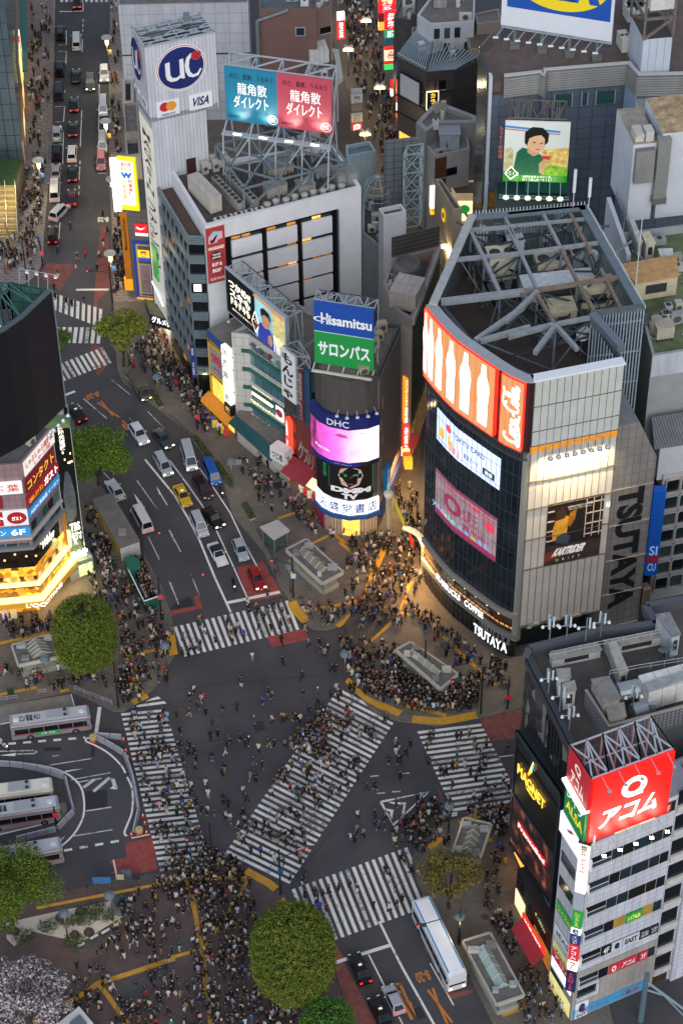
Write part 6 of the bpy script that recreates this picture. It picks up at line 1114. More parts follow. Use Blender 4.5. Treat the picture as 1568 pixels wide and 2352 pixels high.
v0,v1=J0(tw[0]),J0(tw[1]);ax=(v1-v0);bk=J0((-ax.y,ax.x)).normalized()*9;WCN=M('b2b6be',.8,0,.1,.25)
ztop=J22([tu(v0),tu(v1)]).uv(z(3,0,1110,1300))[1];ztop2=J22([tu(v0+ax*.5),tu(v1)]).uv(z(3,0,1380,1200))[1]
m=MB();m.pm([tu(v0),tu(v0+ax*.42),tu(v0+ax*.42+bk),tu(v0+bk)],CH-1.2,ztop,WCN,M('8a8478',.8,0,.3,1.));m.ob('low_wall',t1);m=MB();m.pm([tu(v0+ax*.5),tu(v0+ax*1.6),tu(v0+ax*1.6+bk),tu(v0+ax*.5+bk)],CH-1.2,ztop2,WCN,M('a08a68',.8,0,.6,.8));m.ob('wall',t1)
m=MB();W_=J22([tu(v0),tu(v0+ax*1.6)]);u_=ax.length*.4;W_.pn(m,u_,u_+1.8,CH+3,ztop+1,-.2,1.1,M('8a8b88',.5,.4,.1,1.));W_.pn(m,u_-.1,u_+1.9,CH+2,CH+3,-.1,1.2,M('6c6e6e',.5,.4));m.ob('duct',t1)
m=MB();W_.pn(m,.3,ax.length*.36,ztop-6,ztop-.6,-.02,.9,J4('beige_grid','8d8c8a','6a6967',.3,.3,.05));m.ob('louvre_box',t1)
m=MB();W_.pn(m,.4,ax.length*.2,ztop,ztop+1.2,-3,-.6,M('b0aca2',.6,0,.3,2.));W_.pn(m,ax.length*.22,ax.length*.36,ztop,ztop+1.6,-2.2,-.4,M('b8b6b0',.5,.2));m.ob('roof_box',t1)
for r in rg(4):m=MB();W_.pn(m,ax.length*1.02,ax.length*1.2,CH+4+4*r,CH+5.6+4*r,.01,.08,J24);m.ob('window',t1)
wl=P2(zz(3,1,'880,255 1060,770'),CH+.8);Wv=J22([wl[0],wl[1]]);m=MB();Wv.pn(m,0,Wv.len,10,CH+1,-.6,0,M('b4b8be',.7,0,.08,.4));tag(m.ob('white_gable_wall'),'tall white end wall between the roof cage and green roof','wall')
J9('1000,850 1500,760 1520,950 1145,1010',CH-1,CH+2.2,'long cream air handling unit with rusty lid on the green roof','b0a98e',3,1,'b28a5a')
J9('1075,395 1100,390 1200,640 1165,640',CH-1,CH+1.6,'rusty edged white wall box on the green roof','a9aba8',3,1);J9('1200,560 1260,555 1315,650 1240,660',CH-1,CH+1.8,'small white door hut on the green roof','b5b7b4',3,1,'b8b296');J9('1350,710 1465,705 1470,760 1370,770',CH-1,CH+1.4,'short white parapet box on the green roof','b9bcbc',3,1)
J9('1215,1290 1350,1265 1360,1330 1220,1360',CH-1,CH+.8,'dark slatted pen beside the louvre screen','4a4f52',3,1)
t=tank(0,0,(2.4,2.2,1.8),'tan square tank with pipes at the front of the concrete block roof',.2,'a59d8c',G(z(3,1,1380,1490),CH-1));m=MB();g=G(z(3,1,1315,1450),CH-1);m.lt(g,[(.9,0),(1.,1.6),(.7,2.2),(.75,2.4)],M('8f8a7c',.6,0,.2,2.),14);tag(m.ob('cooling_tower'),'round tan cooling tower on the concrete block roof','cooling tower')
for k in rg(9):ac((random.uniform(1500,1568),random.uniform(560,760)),CH-1,(random.choice([1.,1.8]),1.,random.choice([1.,1.5])),.2,'grey unit scattered on the mossy green roof','units on the green roof',1,k%2==0,random.choice(['a3a39a','8a8c8a','b4ac98']))
m=MB()
for k in rg(12):p=G((random.uniform(1440,1568),random.uniform(520,800)),CH-.8);m.tube(p,p+J0((random.uniform(-3,3),random.uniform(-4,4),0)),.1,J31,6)
tag(m.ob('roof_pipework'),'thin pale pipes criss crossing the mossy green roof','pipes')
J6('roof_railing','mesh safety rail across the mossy green roof',[G(z(3,1,x,y),CH-1)for x,y in((1100,1090),(1300,1120),(1568,1040))],1.6,J26)
J6('roof_railing','thin rail along the white end wall by the green roof',[G(z(3,1,x,y),CH-1)for x,y in((960,250),(1120,760))],1.2,J26)
RH=24.;r0,r1=P2(zz(3,2,'1390,1215 1568,1180'),RH);r1=(r1[0]+12,r1[1]+3.);rb=J2('arched_window_block','cream block with rows of deep rounded window frames','building');cw2=M('a9a6a2',.7,0,.1,.6);J42(rb,[r0,r1,(r1[0],r1[1]+9),(r0[0]-2,r0[1]+9)],RH,cw2,M('4a4a40',.9,0,.4,.5),.8,.4);Wr2=J22([r0,r1])
for r in rg(7):
 for k in rg(5):
  m=MB();a=.4+2.2*k;h_=RH-3.2-3.1*r;q=[(a+1.+x,h_+1.2+y)for x,y in((-.95,-1.),(-.75,-1.25),(.75,-1.25),(.95,-1.),(.95,1.),(.75,1.25),(-.75,1.25),(-.95,1.))];J3(Wr2,q,random.choice([J23,J23,J24,M('3d4440',.3)]),.02,mb=m);o=m.ob('window',rb)
  m=MB();n=len(q);c_=(a+1.,h_+1.2);out=[(c_[0]+(x-c_[0])*1.12,c_[1]+(y-c_[1])*1.12)for x,y in q]
  for i in rg(n):j=(i+1)%n;m.hx([Wr2 .pt(*q[i],0),Wr2 .pt(*q[j],0),Wr2 .pt(*out[j],0),Wr2 .pt(*out[i],0),Wr2 .pt(*q[i],.5),Wr2 .pt(*q[j],.5),Wr2 .pt(*out[j],.5),Wr2 .pt(*out[i],.5)],cw2)
  m.ob('frame',o)
Wf2=J22([(r0[0]-2,r0[1]+9),r0]);m=MB()
for r in rg(9):Wf2 .pn(m,1.5,Wf2 .len-.6,3+2.2*r,3.6+2.2*r,0,.7,M('2f2c2a',.6))
m.ob('side_fin',rb)
ph=P2(zz(3,2,'1350,1060 1568,1015'),RH+3);ph2=(ph[1][0]+8,ph[1][1]+1.5);m=MB();m.pm([ph[0],ph2,(ph2[0],ph2[1]+4),(ph[0][0]-.4,ph[0][1]+4)],RH-1,RH+5,M('b4b8bc',.6,0,.06,1.));m.ob('penthouse',rb);m=MB();zt_=RH+5;q=[J0((ph[0][0]-.8,ph[0][1]-.5,zt_)),J0((ph2[0],ph2[1]-.5,zt_)),J0((ph2[0],ph2[1]+4.5,zt_+1.4)),J0((ph[0][0]-.8,ph[0][1]+4.5,zt_+1.4))];m.face(q,J4('ribbed_roof','77797c','55575a',.4,60,.1));m.ob('lean_to_roof',rb)
Wb2=J22([(r0[0]-1.5,r0[1]-.9),(r0[0]+.6,r0[1]-.9)]);hb_t=Wb2 .uv(z(3,2,1400,1330))[1];hb_b=Wb2 .uv(z(3,3,1320,560))[1];t=J2('blue_vertical_sign','long bright blue vertical sign hanging on the cream block','sign');m=MB();Wb2 .pn(m,.2,1.9,hb_b,hb_t,-.6,.6,M('1450a8',.45,0,.04,1.,.12));m.ob('panel',t);m=MB();Wb2 .pn(m,.2,1.9,J21(hb_b,hb_t,.16),J21(hb_b,hb_t,.24),.6,.64,M('b83444'));m.ob('red_band',t)
t2=[('CU',.06,.15),('SI',.25,.36)]
for b_,q0,q1 in t2:J1(Wb2,.5,1.6,J21(hb_b,hb_t,q0),J21(hb_b,hb_t,q1),b_,M('9ac4e8',.5,0,0,1,.2),t,d=.66)
m=MB();Wt_.pn(m,Wt_.len+.3,Wt_.len+1.3,4,8.2,-1,.4,M('6b5848',.6));tag(m.ob('brown_side_sign'),'brown framed vertical sign behind the department roof','sign')
# ================================================================== left: cosmetics corner building with the dark curved screen, glass block, steps
L0,L1,L2,L3=J0((-53.,222.6)),J0((-42.4,223.6)),J0((-38.9,231.0)),J0((-36.7,232.1));LH=28.5
lb=J2('corner_cosmetics_building','corner building of stacked red restaurant signs over golden lit cosmetics floors','building')
lp=[tu(L0),tu(L1),tu(L2),tu(L3),tu(L3+J0((-3,7))),tu(L0+J0((0,14)))]
PINKT=J4('pink_tile','8d7478','6b565a',.9,1.1,.04)
J42(lb,lp,LH,PINKT,M('5d5a55',.9,0,.25,.8),.7,.3,z0=3.6);WL_=J22([tu(L0),tu(L1),tu(L2)]);WB_=J22([tu(L2),tu(L3)])
ci=inset(lp,1.0);m=MB();m.pm(ci,-.2,3.6,M('6a4a1c',.6,0,.3,1.));m.ob('ground_core',lb)
uc_=WL_.L[1]
bands=[(26.2,28.0,'e0d8d0',.35),(23.4,25.8,'8a1a20',.15),(21.6,23.0,'9a1820',.2),(19.6,21.4,'2f7fb8',.25)]
def lsign(lab,u0,u1,h0,h1,col,e,texts):return J36('restaurant_sign',lab,WL_,0,0,M(col,.5,0,.06,1,e),texts,rect=(u0,u1,h0,h1),d0=.1,d1=.35)[0]
RDT,YLT,WHT=M('b02430',.5,0,0,1,.25),M('e8b83a',.5,0,0,1,.5),em('f6f4f0',.9)
lsign('cream sign with red brush lettering at the roof edge, street side',uc_+.5,WL_.len-.1,25.9,28.2,'ddd6cc',.4,[('しゃぶしゃぶ温野菜',.05,.5,.95,.95,RDT,{'bold':.03}),('しゃぶ葉',.3,.08,.85,.45,RDT)])
lsign('cream sign panel on the station side with red characters',uc_-8.6,uc_-.3,23.4,25.6,'ddd6cc',.4,[('葉',.75,.2,.95,.8,RDT),('しゃぶ',.3,.2,.7,.8,RDT)])
lsign('dark red sign with gold katakana, street side',uc_+.4,WL_.len*.97,22.9,25.2,'7c161c',.12,[('コンタクト',.04,.15,.96,.85,YLT,{'bold':.02})])
lsign('dark red sign with gold katakana, station side',uc_-8.6,uc_-3.2,20.9,23.,'7c161c',.12,[('コンタクトレンズ',.1,.15,.95,.85,YLT,{'bold':.02})])
lsign('red restaurant sign with white and yellow letters, street side',uc_+.1,WL_.len,20.6,22.3,'9a141c',.2,[('Caféレストラン',.06,.2,.5,.7,YLT,{'bold':.02}),('ガスト',.54,.15,.97,.95,WHT,{'bold':.03})])
lsign('red restaurant sign with white letters and a round red badge, station side',uc_-8.6,uc_-.1,17.6,20.4,'c8c8cc',.3,[('ガスト',.18,.25,.62,.85,WHT,{'bold':.03})])
m=MB();J3(WL_,disc(uc_-1.6,19.,1.3,1.1,20),M('9a141c',.5,0,0,1,.2),.38,mb=m);WL_.pn(m,uc_-8.6,uc_-3.4,17.7,20.3,.36,.37,M('9a141c',.5,0,0,1,.2));m.ob('red_badge',lb);J1(WL_,uc_-8.,uc_-4,18.1,20.,'ガスト',WHT,lb,d=.42,bold=.03);J1(WL_,uc_-2.3,uc_-.9,18.6,19.3,'ガスト',WHT,lb,d=.42)
lsign('light blue English school sign, street side',uc_+.1,WL_.len,18.6,19.9,'2f7fb8',.3,[('AEON 英会話 イーオン',.06,.2,.95,.8,M('d8ecf8',.5,0,0,1,.4),{'bold':.02})])
lsign('light blue English school sign reading 6F, station side',uc_-8.6,uc_-.05,15.6,17.1,'2f7fb8',.3,[('イーオン',.2,.2,.62,.8,M('d8ecf8',.5,0,0,1,.4)),('6F',.7,.15,.92,.85,WHT)])
for hh,hu in((24.6,0),):
 pass
for u0,u1,hs in((uc_+.4,WL_.len-.3,(20.,17.2,14.8)),(uc_-8.5,uc_-.2,(14.,))):
 for h_ in hs:
  n=5
  for k in rg(n):m=MB();WL_.pn(m,J21(u0,u1,k/n)+.1,J21(u0,u1,(k+1)/n)-.1,h_-1.5,h_,.02,.08,random.choice([J24,J25,M('4a6a6e',.15),J23]));m.ob('window',lb)
m=MB();WL_.pn(m,uc_-9,WL_.len,13.0,13.5,0,.6,M('8c8f92',.4,.4));WL_.pn(m,uc_-9,WL_.len,14.8,15.2,0,.4,M('a9a6a4',.5));m.ob('ledge',lb)
m=MB();WL_.pn(m,uc_-9,WL_.len*.93,9.4,13.0,.02,.1,M('1c1512',.12,0,.7,.8,.06));m.ob('dark_restaurant_glass',lb)
for k in rg(9):m=MB();p=WL_.pt(uc_-7+k*1.5,12-(k%3)*.5,.15);m.lt(p,[(.18,0),(.05,.2)],em('ff9c4a',2),6);m.ob('pendant_lamp',lb)
t=J2('cocktail_bar_sign','white lit slanted letters with red strokes on the dark restaurant glass','sign');J1(WL_,uc_+2.,uc_+5.2,11.0,12.5,'Wblue',em('ffffff',1.2),t,d=.4,slant=.3);J1(WL_,uc_+2.6,uc_+4.6,12.6,12.9,'///',em('e02a20',1.),t,d=.4)
def goldfloor(t,b,nn):
 g=nn('ShaderNodeNewGeometry');n=nn('ShaderNodeTexVoronoi');n.inputs['Scale'].default_value=1.2;t.links.new(g.outputs['Position'],n.inputs['Vector']);s=nn('ShaderNodeSeparateColor');t.links.new(n.outputs['Color'],s.inputs[0]);r=nn('ShaderNodeValToRGB');e=r.color_ramp.elements;e[0].color=(*lin('5a2f08'),1);e[1].color=(*lin('ffd868'),1);q=e.new(.45);q.color=(*lin('d08a1c'),1);q=e.new(.75);q.color=(*lin('ffb830'),1)
 t.links.new(s.outputs[0],r.inputs[0]);t.links.new(r.outputs[0],b.inputs['Base Color']);t.links.new(r.outputs[0],b.inputs['Emission Color']);b.inputs['Emission Strength'].default_value=.36
GOLD=J5('golden_interior',goldfloor);LGT=em('ffdc84',1.5)
m=MB();WL_.pn(m,uc_-9,WL_.len-.2,6.6,9.3,-.5,.04,GOLD);m.ob('upper_shop_window',lb);m=MB();WL_.pn(m,uc_-9,WL_.len-.2,3.9,6.2,-.5,.3,GOLD);m.ob('middle_shop_window',lb)
m=MB();WL_.pn(m,uc_-9,WL_.len,6.32,6.45,0,.9,LGT);WL_.pn(m,uc_-9,WL_.len,3.62,3.76,0,1.3,LGT);m.ob('light_line',lb);m=MB();WL_.pn(m,WL_.len-.2,WL_.len,6.5,9.4,0,.9,LGT);m.ob('light_line',lb)
m=MB();WL_.pn(m,uc_-9,WL_.len+.2,2.7,3.6,0,1.5,M('b8862c',.5,0,.2,1.,.3));m.ob('fascia',lb);m=MB();WL_.pn(m,uc_-9,WL_.len,.1,2.7,-.9,-.6,GOLD);m.ob('ground_shop_window',lb);m=MB();WL_.pn(m,uc_-9,WL_.len,6.2,6.3,0,1.0,M('6a4a18',.6));WL_.pn(m,WL_.len-.3,WL_.len+.1,0,13,0,.5,M('9a6a1c',.5,0,.2,1.,.15));m.ob('gold_trim',lb)
for k in rg(16):m=MB();u=uc_-8+k*.95;WL_.pn(m,u,u+.5,7.,7.6,.05,.25,M(random.choice(['e8d8b0','2a1c10','c89858','3a2a30','f0e8d0']),.5,0,.2,3.,.15));m.ob('shop_counter',lb)
t=J2('cosmetics_sign','white lit serif letters wrapping the golden shop corner','sign');J1(WL_,uc_-2.4,uc_+4.2,2.75,3.5,"L'OCCITANE",em('ffffff',1.3),t,d=1.6,bold=.015)
sc=L2-L1;m=MB()
for k,c in en(('c02a2a','e8e0d8','d8b8c8','e0d090')):p=WL_.pt(uc_-7.5+1.2*k,.1,.3);m.box(p+J0((0,0,.6)),(.8,.8,1.2),M(c,.5,0,.3,3.,.2))
m.ob('display_goods_rack',lb)
L=bpy.data.lights.new('shop_glow','AREA');L.energy=330;L.color=(1,.68,.28);L.shape='RECTANGLE';L.size=9;L.size_y=2;o=bpy.data.objects.new('shop_glow',L);C.objects.link(o);o.location=WL_.pt(uc_+3.5,2.6,.8);o.rotation_euler=(WL_.pt(uc_+3.5,0,3.)-J0(o.location)).to_track_quat('-Z','Y').to_euler()
t=J2('radio_billboard','tall black billboard with white writing and a dark veiled figure, floodlit at its foot','billboard');m=MB();WB_.pn(m,0,WB_.len,3.5,31.5,.05,.3,M('0c0e10',.35));m.ob('panel',t);m=MB();WB_.pn(m,-.12,0,3.5,31.5,0,.36,M('b8bcc0',.4,.4));WB_.pn(m,WB_.len,WB_.len+.1,3.5,31.5,0,.36,M('b8bcc0',.4,.4));m.ob('frame',t)
J1(WB_,WB_.len*.28,WB_.len*.62,24,29.6,'伊集院光深夜',em('f4ecdc',1.),t,d=.34,vertical=True,bold=.02);J1(WB_,WB_.len*.3,WB_.len*.9,8.6,10.2,'TBS',em('f4f0e4',1.),t,d=.34,bold=.03);J1(WB_,WB_.len*.35,WB_.len*.95,6.8,8.4,'ラジオ',em('f4f0e4',1.),t,d=.34,bold=.02)
J3(WB_,[(WB_.len*a,b)for a,b in((.2,10.8),(.15,16),(.35,19.5),(.5,20.2),(.68,19.2),(.85,15.5),(.8,11.5),(.5,10.5))],M('4c5058',.6,0,.5,1.2),.32,t,'veil_picture')
m=MB()
for k in rg(9):a=WB_.pt(WB_.len*random.uniform(.4,.95),random.uniform(19,25),.33);m.box(a,(.18,.05,.3),em('ffdca0',1.3),.46)
m.ob('light_picture',t)
m=MB();b_=[WB_.pt(WB_.len*q,4.3+1.3*r,1.+.6*r)for q in(.15,.5,.85)for r in(0,1)]
for k,p in en(b_):m.lt(p,[(.4,0),(.3,.15)],em('f4ffb0',7),8)
m.ob('bulb',t)
for q in(.25,.75):
 L=bpy.data.lights.new('board_flood','SPOT');L.energy=500;L.color=(.95,1,.6);L.spot_size=R(120);L.spot_blend=1;o=bpy.data.objects.new('board_flood',L);C.objects.link(o);o.location=WB_.pt(WB_.len*q,5.,2.2);o.rotation_euler=(WB_.pt(WB_.len*q,8,0)-J0(o.location)).to_track_quat('-Z','Y').to_euler()
t=J2('vending_front','low grey canopy shop with lit panels under the black billboard','building');m=MB();WB_.pn(m,-.4,WB_.len+.8,-.1,3.4,-.5,1.2,M('8a8c8a',.6,0,.1,1.));m.ob('wall',t);m=MB();WB_.pn(m,WB_.len*.4,WB_.len+.6,.5,2.6,1.2,1.26,M('c8d890',.5,0,.6,3.,.8));m.ob('lit_panel',t)
tpx=[(112,672),(84,705),(51,747),(0,800)];sc_=[(-36.45,229.9),(-37.9,227.4),(-39.5,224.6),(-41.6,222.0),(-44.4,219.6),(-49.,217.)][::-1];Wz=J22(sc_);zt0,zt1=33.,52.2
t=J2('curved_dark_screen','huge unlit curved screen with green steel frame behind, standing on the corner building','screen')
m=MB();Wz.pn(m,0,Wz.len,zt0,zt1,-.5,0,M('0b1016',.45,0,.25,2.));m.ob('display',t);m=MB();Wz.pn(m,Wz.len-.02,Wz.len+.12,zt0-.2,zt1+.1,-.7,.1,M('8a97a0',.4,.4));Wz.pn(m,0,Wz.len,zt1,zt1+.15,-.7,.05,M('4a565c',.5,.3));m.ob('frame',t)
a,b=Wz.pt(Wz.len,zt1,-.6),Wz.pt(0,zt1,-.6);TGR=M('35605a',.6,.2,.2,1.5);far=G(z(0,1,75,1010),zt1+.3);sg=[]
top_=[Wz.pt(Wz.len*k/6,zt1,-.6)for k in rg(7)];bk_=[far.lerp(J0((-50,232,zt1)),1-k/6)for k in rg(7)]
for k in rg(7):
 d_=J0((0,0,-8));sg+=[(top_[k],bk_[k]),(top_[k]+d_,bk_[k]+d_),(bk_[k],bk_[k]+2.2*d_),(top_[k],bk_[k]+d_),(top_[k],top_[k]+2.2*d_)]
 if k<6:sg+=[(top_[k],bk_[k+1]),(bk_[k],bk_[k+1]),(bk_[k]+d_,bk_[k+1]+d_),(bk_[k],bk_[k+1]+d_)]
sg+=[(top_[6],far),(far,far+J0((0,0,-18)))]
J8('green_truss','',sg,.2,TGR,parent=t);m=MB()
for k in rg(4):e=top_[6].lerp(far,k/4.2);m.beam(e,e+J0((.2,.3,2.4)),.07,J31);m.beam(e+J0((.2,.3,2.4)),e+J0((1.2,-.2,2.5)),.06,J31)
m.ob('lamp_arm',t)
for k in rg(4):e=top_[6].lerp(far,k/4.2)+J0((1.2,-.2,2.2));m=MB();m.lt(e,[(.3,0),(.2,.25),(.05,.35)],J31,8);m.lt(e-J0((0,0,.08)),[(.22,0),(.2,.06)],em('fff4d8',4),8);m.ob('lamp_head',t)
m=MB();W_=J22([far.xy[:],top_[6].xy[:]]);W_.pn(m,0,W_.len,zt1-10,zt1,-.05,.05,J4('green_mesh_back','3c635c','223f3a',1.3,1.6,.08));m.ob('mesh_back',t)
for k in rg(5):
 p=Wz.pt(Wz.len-.4-k*1.1,31.6,.5);m=MB();m.lt(p,[(.34,0),(.3,.25),(.1,.5)],M('c4ccd0',.3,.4),10);o=m.ob('round_floodlamp');tag(o,'round silver floodlamp in the row under the dark screen','lamp','floodlamps under the dark screen')
m=MB();m.box(Wz.pt(Wz.len-1.6,31.2,-.6),(3.6,1.2,1.2),M('5f7a4a',.6,0,.3,1.));m.box(Wz.pt(Wz.len-.3,31.5,-.9),(1,1,2.),M('8a8f92',.6));tag(m.ob('lamp_platform'),'green lit lamp platform on the roof edge under the screen','platform')
ac(0,0,(1.2,.8,1.1),.9,'beige air conditioner on the narrow roof edge below the dark screen',None,1,False,'b0aa9c',WL_.pt(WL_.len-4.2,LH-.3,-.9))
gb=J2('glass_street_block','tall glass fronted block with beige end wall along the upper avenue','building');ga,gb_=G((36,352),6).xy,G((14,-40),14).xy
pz=P2([(57,380),(50,130),(45,-60)],.1);Wgb=J22([pz[2],pz[0]]);gw=J4('street_glass','4b5a62','2b343a',1.6,3.2,.08,.15)
m=MB();m.pm([pz[0],pz[2],(pz[2][0]-16,pz[2][1]),(pz[0][0]-14,pz[0][1])],-.1,38,gw,M('5a5450',.8,0,.2,.8));m.ob('wall',gb);Wg2=J22([pz[2],pz[0]][::-1])
Wgb=J22([pz[0],pz[2]])
Wgs=J22([(pz[0][0]-14,pz[0][1]),pz[0]]);m=MB();Wgb.pn(m,0,Wgb.len*.25,0,5,.02,.3,M('a38670',.7,0,.1,.6));Wgb.pn(m,Wgb.len*.25,Wgb.len,0,11,.02,.25,M('7a6a60',.6,0,.2,.6));m.ob('beige_cladding',gb)
for k in rg(12):m=MB();Wgb.pn(m,2+k*3.1,4.2+k*3.1,.5,3.4,.26,.34,random.choice([WARM,J28,J23,M('e8d890',.5,0,.3,2.,.7)]));m.ob('shop_window',gb)
for k,c in en(('d8d488','e8e088','d0d0a0','d0502a','e0e0c0')):m=MB();Wgb.pn(m,19+k*2.2,21+k*2.2,5.,9.5,.3,.5,em(c,.7));m.ob('lit_panel',gb)
m=MB();Wgb.pn(m,24,Wgb.len-4,4,4.6,.3,1.4,M('2f6a62',.6));m.ob('teal_canopy',gb)
st=J2('outdoor_stairway','wide outdoor stairway with lit treads and centre rail beside the lawn','stair');m=MB();n=18;a0,a1=G(z(0,1,-40,612),.1),G(z(0,1,165,612),.1);up=G(z(0,1,140,140),5.)-a1
for k in rg(n):
 f0,f1=k/n,(k+1)/n;p=[a0+up*f0,a1+up*f0,a1+up*f1,a0+up*f1];zt_=.1+5.*f1
 v=[J0((q.x,q.y,0.))for q in p]+[J0((q.x,q.y,zt_))for q in p];m.hx(v,M('7d6c48' if k%2 else '9c8a5e',.7,0,.15,1.))
m.ob('flight',st);J6('rail','',[a1+J0((0,0,0)),a1+up],1.1,M('b0b4b4',.4,.4),parent=st);mid=a0 .lerp(a1,.55);J6('rail','',[mid,mid+up],1.1,M('b0b4b4',.4,.4),parent=st)
m=MB();tp_=a1+up;m.pm([(tp_.x-20,tp_.y),(tp_.x,tp_.y),(tp_.x+.5,tp_.y+8),(tp_.x-20,tp_.y+8)],0,5.,M('4a4038',.8),M('1f3d12',.9,0,.5,2.));kind(m.ob('lawn'),'stuff')
for k in rg(3):L=bpy.data.lights.new('stair_lamp','POINT');L.energy=260;L.color=(1,.8,.4);L.shadow_soft_size=.3;o=bpy.data.objects.new('stair_lamp',L);C.objects.link(o);o.location=a0 .lerp(a1,.3+.3*k)+up*(.2+.3*k)+J0((0,0,3.5))
m=MB();p=G(z(0,1,140,760),.1);m.tube(p,p+J0((-1.2,.5,6.5)),.12,M('8a6430',.6));q=p+J0((-1.2,.5,6.4))
for k in rg(5):m.beam(q+J0((-.7*k,.2*k,.1*k)),q+J0((-.7*k-.7,.2*k+.2,.9+.1*k)),.07,J31);m.beam(q+J0((-.7*k,.2*k,.9+.1*k)),q+J0((-.7*k-.7,.2*k+.2,.1*k)),.07,J31)
m.tube(q,q+J0((-4,.8,.4)),.1,M('c09040',.6));tag(m.ob('wooden_signal_frame'),'slender brown pole with lattice arm standing by the stairway','pole')
av=J2('avenue_drugstore_block','orange and blue fronted drugstore block beside the card tower','building');v0,v1=G(z(0,1,1150,1130),.1),G(z(0,1,1380,1150),.1);Wv_=J22([v0 .xy[:],v1 .xy[:]])
hv_=Wv_.uv(z(0,1,1180,345))[1];m=MB();Wv_.pn(m,0,Wv_.len,0,hv_,-8,0,J4('grey_avenue_tile','6c6864','4a4744',.9,.9));m.ob('wall',av)
hq=lambda x,y:Wv_.uv(z(0,1,x,y))
u0,h1=hq(1190,628);u1,h0=hq(1365,1160);m=MB();Wv_.pn(m,u0,Wv_.len,h0,h1,.05,.3,M('20409a',.5,0,0,1,.15));m.ob('blue_panel',av);m=MB();Wv_.pn(m,u0+.5,Wv_.len,h0+.8,h1-.5,.3,.34,M('c8a030',.5,0,0,1,.1));m.ob('gold_line',av);m=MB();Wv_.pn(m,u0+.8,Wv_.len,h0+1,h1-.8,.34,.38,M('5a544e',.6));m.ob('wall_panel',av);m=MB();Wv_.pn(m,u0,Wv_.len,h0-.2,h0+.5,.3,.6,em('e0a028',.5));m.ob('yellow_strip',av)
u0,h1=hq(1240,700);u1,h0=hq(1352,800);t,_=J36('drugstore_sign','yellow square drugstore sign with red character over a blue strip',Wv_,0,0,em('e8c030',.6),[('薬',.2,.08,.8,.95,M('c02020',.5),{'bold':.03})],rect=(u0,Wv_.len,J21(h0,h1,.3),h1),d0=.4,d1=.55);m=MB();Wv_.pn(m,u0,Wv_.len,h0,J21(h0,h1,.3),.4,.55,M('1f50b0',.5,0,0,1,.4));m.ob('blue_strip',t)
u0,h1=hq(1258,830);u1,h0=hq(1370,1090);t,_=J36('poster_panel','dull pink framed poster on the avenue drugstore',Wv_,0,0,M('9a7f7c',.5,0,.1,1.),[('BANK',.3,.6,.7,.66,M('a03040')),('cafe & bar',.2,.4,.8,.45,M('5a4444'))],rect=(u0,Wv_.len-.1,h0,h1),d0=.4,d1=.5,frame=M('c8c0b8'),cat='poster')
u0,h1=hq(1212,468);u1,h0=hq(1335,580);t,_=J36('bird_sign','red and white square sign with a white bird sweep',Wv_,0,0,em('d01a22',.6),[],rect=(u0,u1,J21(h0,h1,.25),h1),d0=.3,d1=.5);m=MB();Wv_.pn(m,u0,u1,h0,J21(h0,h1,.25),.3,.5,em('e8e8ec',.6));m.ob('white_strip',t);hA_,hB_=J21(h0,h1,.25),h1
for k in rg(3):J3(Wv_,[(J21(u0,u1,a),J21(hA_,hB_,b))for a,b in((.06,.75-.18*k),(.4,.35+.02*k),(.95,.85-.12*k),(.5,.5-.05*k))],em('f4f4f4',.8),.52+.01*k,t,'bird_shape')
t=J2('tall_shop_sign','tall orange vertical drugstore sign rising from the avenue pavement','sign');Wo=J22([G(z(0,1,1140,1130),.1).xy[:],G(z(0,1,1205,1130),.1).xy[:]]);hO=Wo.uv(z(0,1,1110,375))[1];hO0=Wo.uv(z(0,1,1180,965))[1];m=MB();Wo.pn(m,.1,Wo.len,hO0,hO,-.4,.4,M('b06a14',.5,0,.08,.5,.12));m.ob('panel',t);m=MB();Wo.pn(m,-.2,Wo.len,1.5,hO0,-.3,.3,em('e0901c',.5));m.ob('lower_panel',t)
J39(lambda a,b,c:Wo.pt(J21(.45,Wo.len-.3,1-b)if False else J21(Wo.len*.3,Wo.len*.75,1-b),J21(J21(hO0,hO,.45),hO-1.,a),.45),'Matsumoto KiYoshi',J30,t)
t=J2('yellow_savings_sign','yellow and white sign with big blue letter and brush writing above the avenue','sign');Wy2=J22([tu(J0(v0 .xy[:])+J0((.4,-.3))),tu(J0(v1 .xy[:])+J0((-.5,-.3)))]);hY1=Wy2 .uv(z(0,0,1135,1400))[1];hY0=Wy2 .uv(z(0,1,1180,345))[1]
m=MB();Wy2 .pn(m,0,Wy2 .len*.86,hY0,hY1,0,.5,em('e8d818',.38));m.ob('panel',t);m=MB();Wy2 .pn(m,Wy2 .len*.05,Wy2 .len*.74,hY0+1,hY1-.5,.5,.55,em('f0ecd8',.4));m.ob('white_panel',t);hl_=lambda b:J21(hY0,hY1,b)
J1(Wy2,Wy2 .len*.12,Wy2 .len*.66,hl_(.62),hl_(.73),'W',M('1a7ac0',.5,0,0,1,.2),t,d=.6,bold=.08);J1(Wy2,Wy2 .len*.44,Wy2 .len*.66,hl_(.3),hl_(.6),'たまる！',M('c02020',.5,0,0,1,.2),t,d=.6,vertical=True,bold=.03);J1(Wy2,Wy2 .len*.14,Wy2 .len*.36,hl_(.14),hl_(.58),'つかえる！',M('c8a818',.5,0,0,1,.2),t,d=.6,vertical=True,bold=.03);J1(Wy2,Wy2 .len*.15,Wy2 .len*.65,hl_(.76),hl_(.92),'最大3倍\nポイント',M('c05020',.5,0,0,1,.2),t,d=.6)
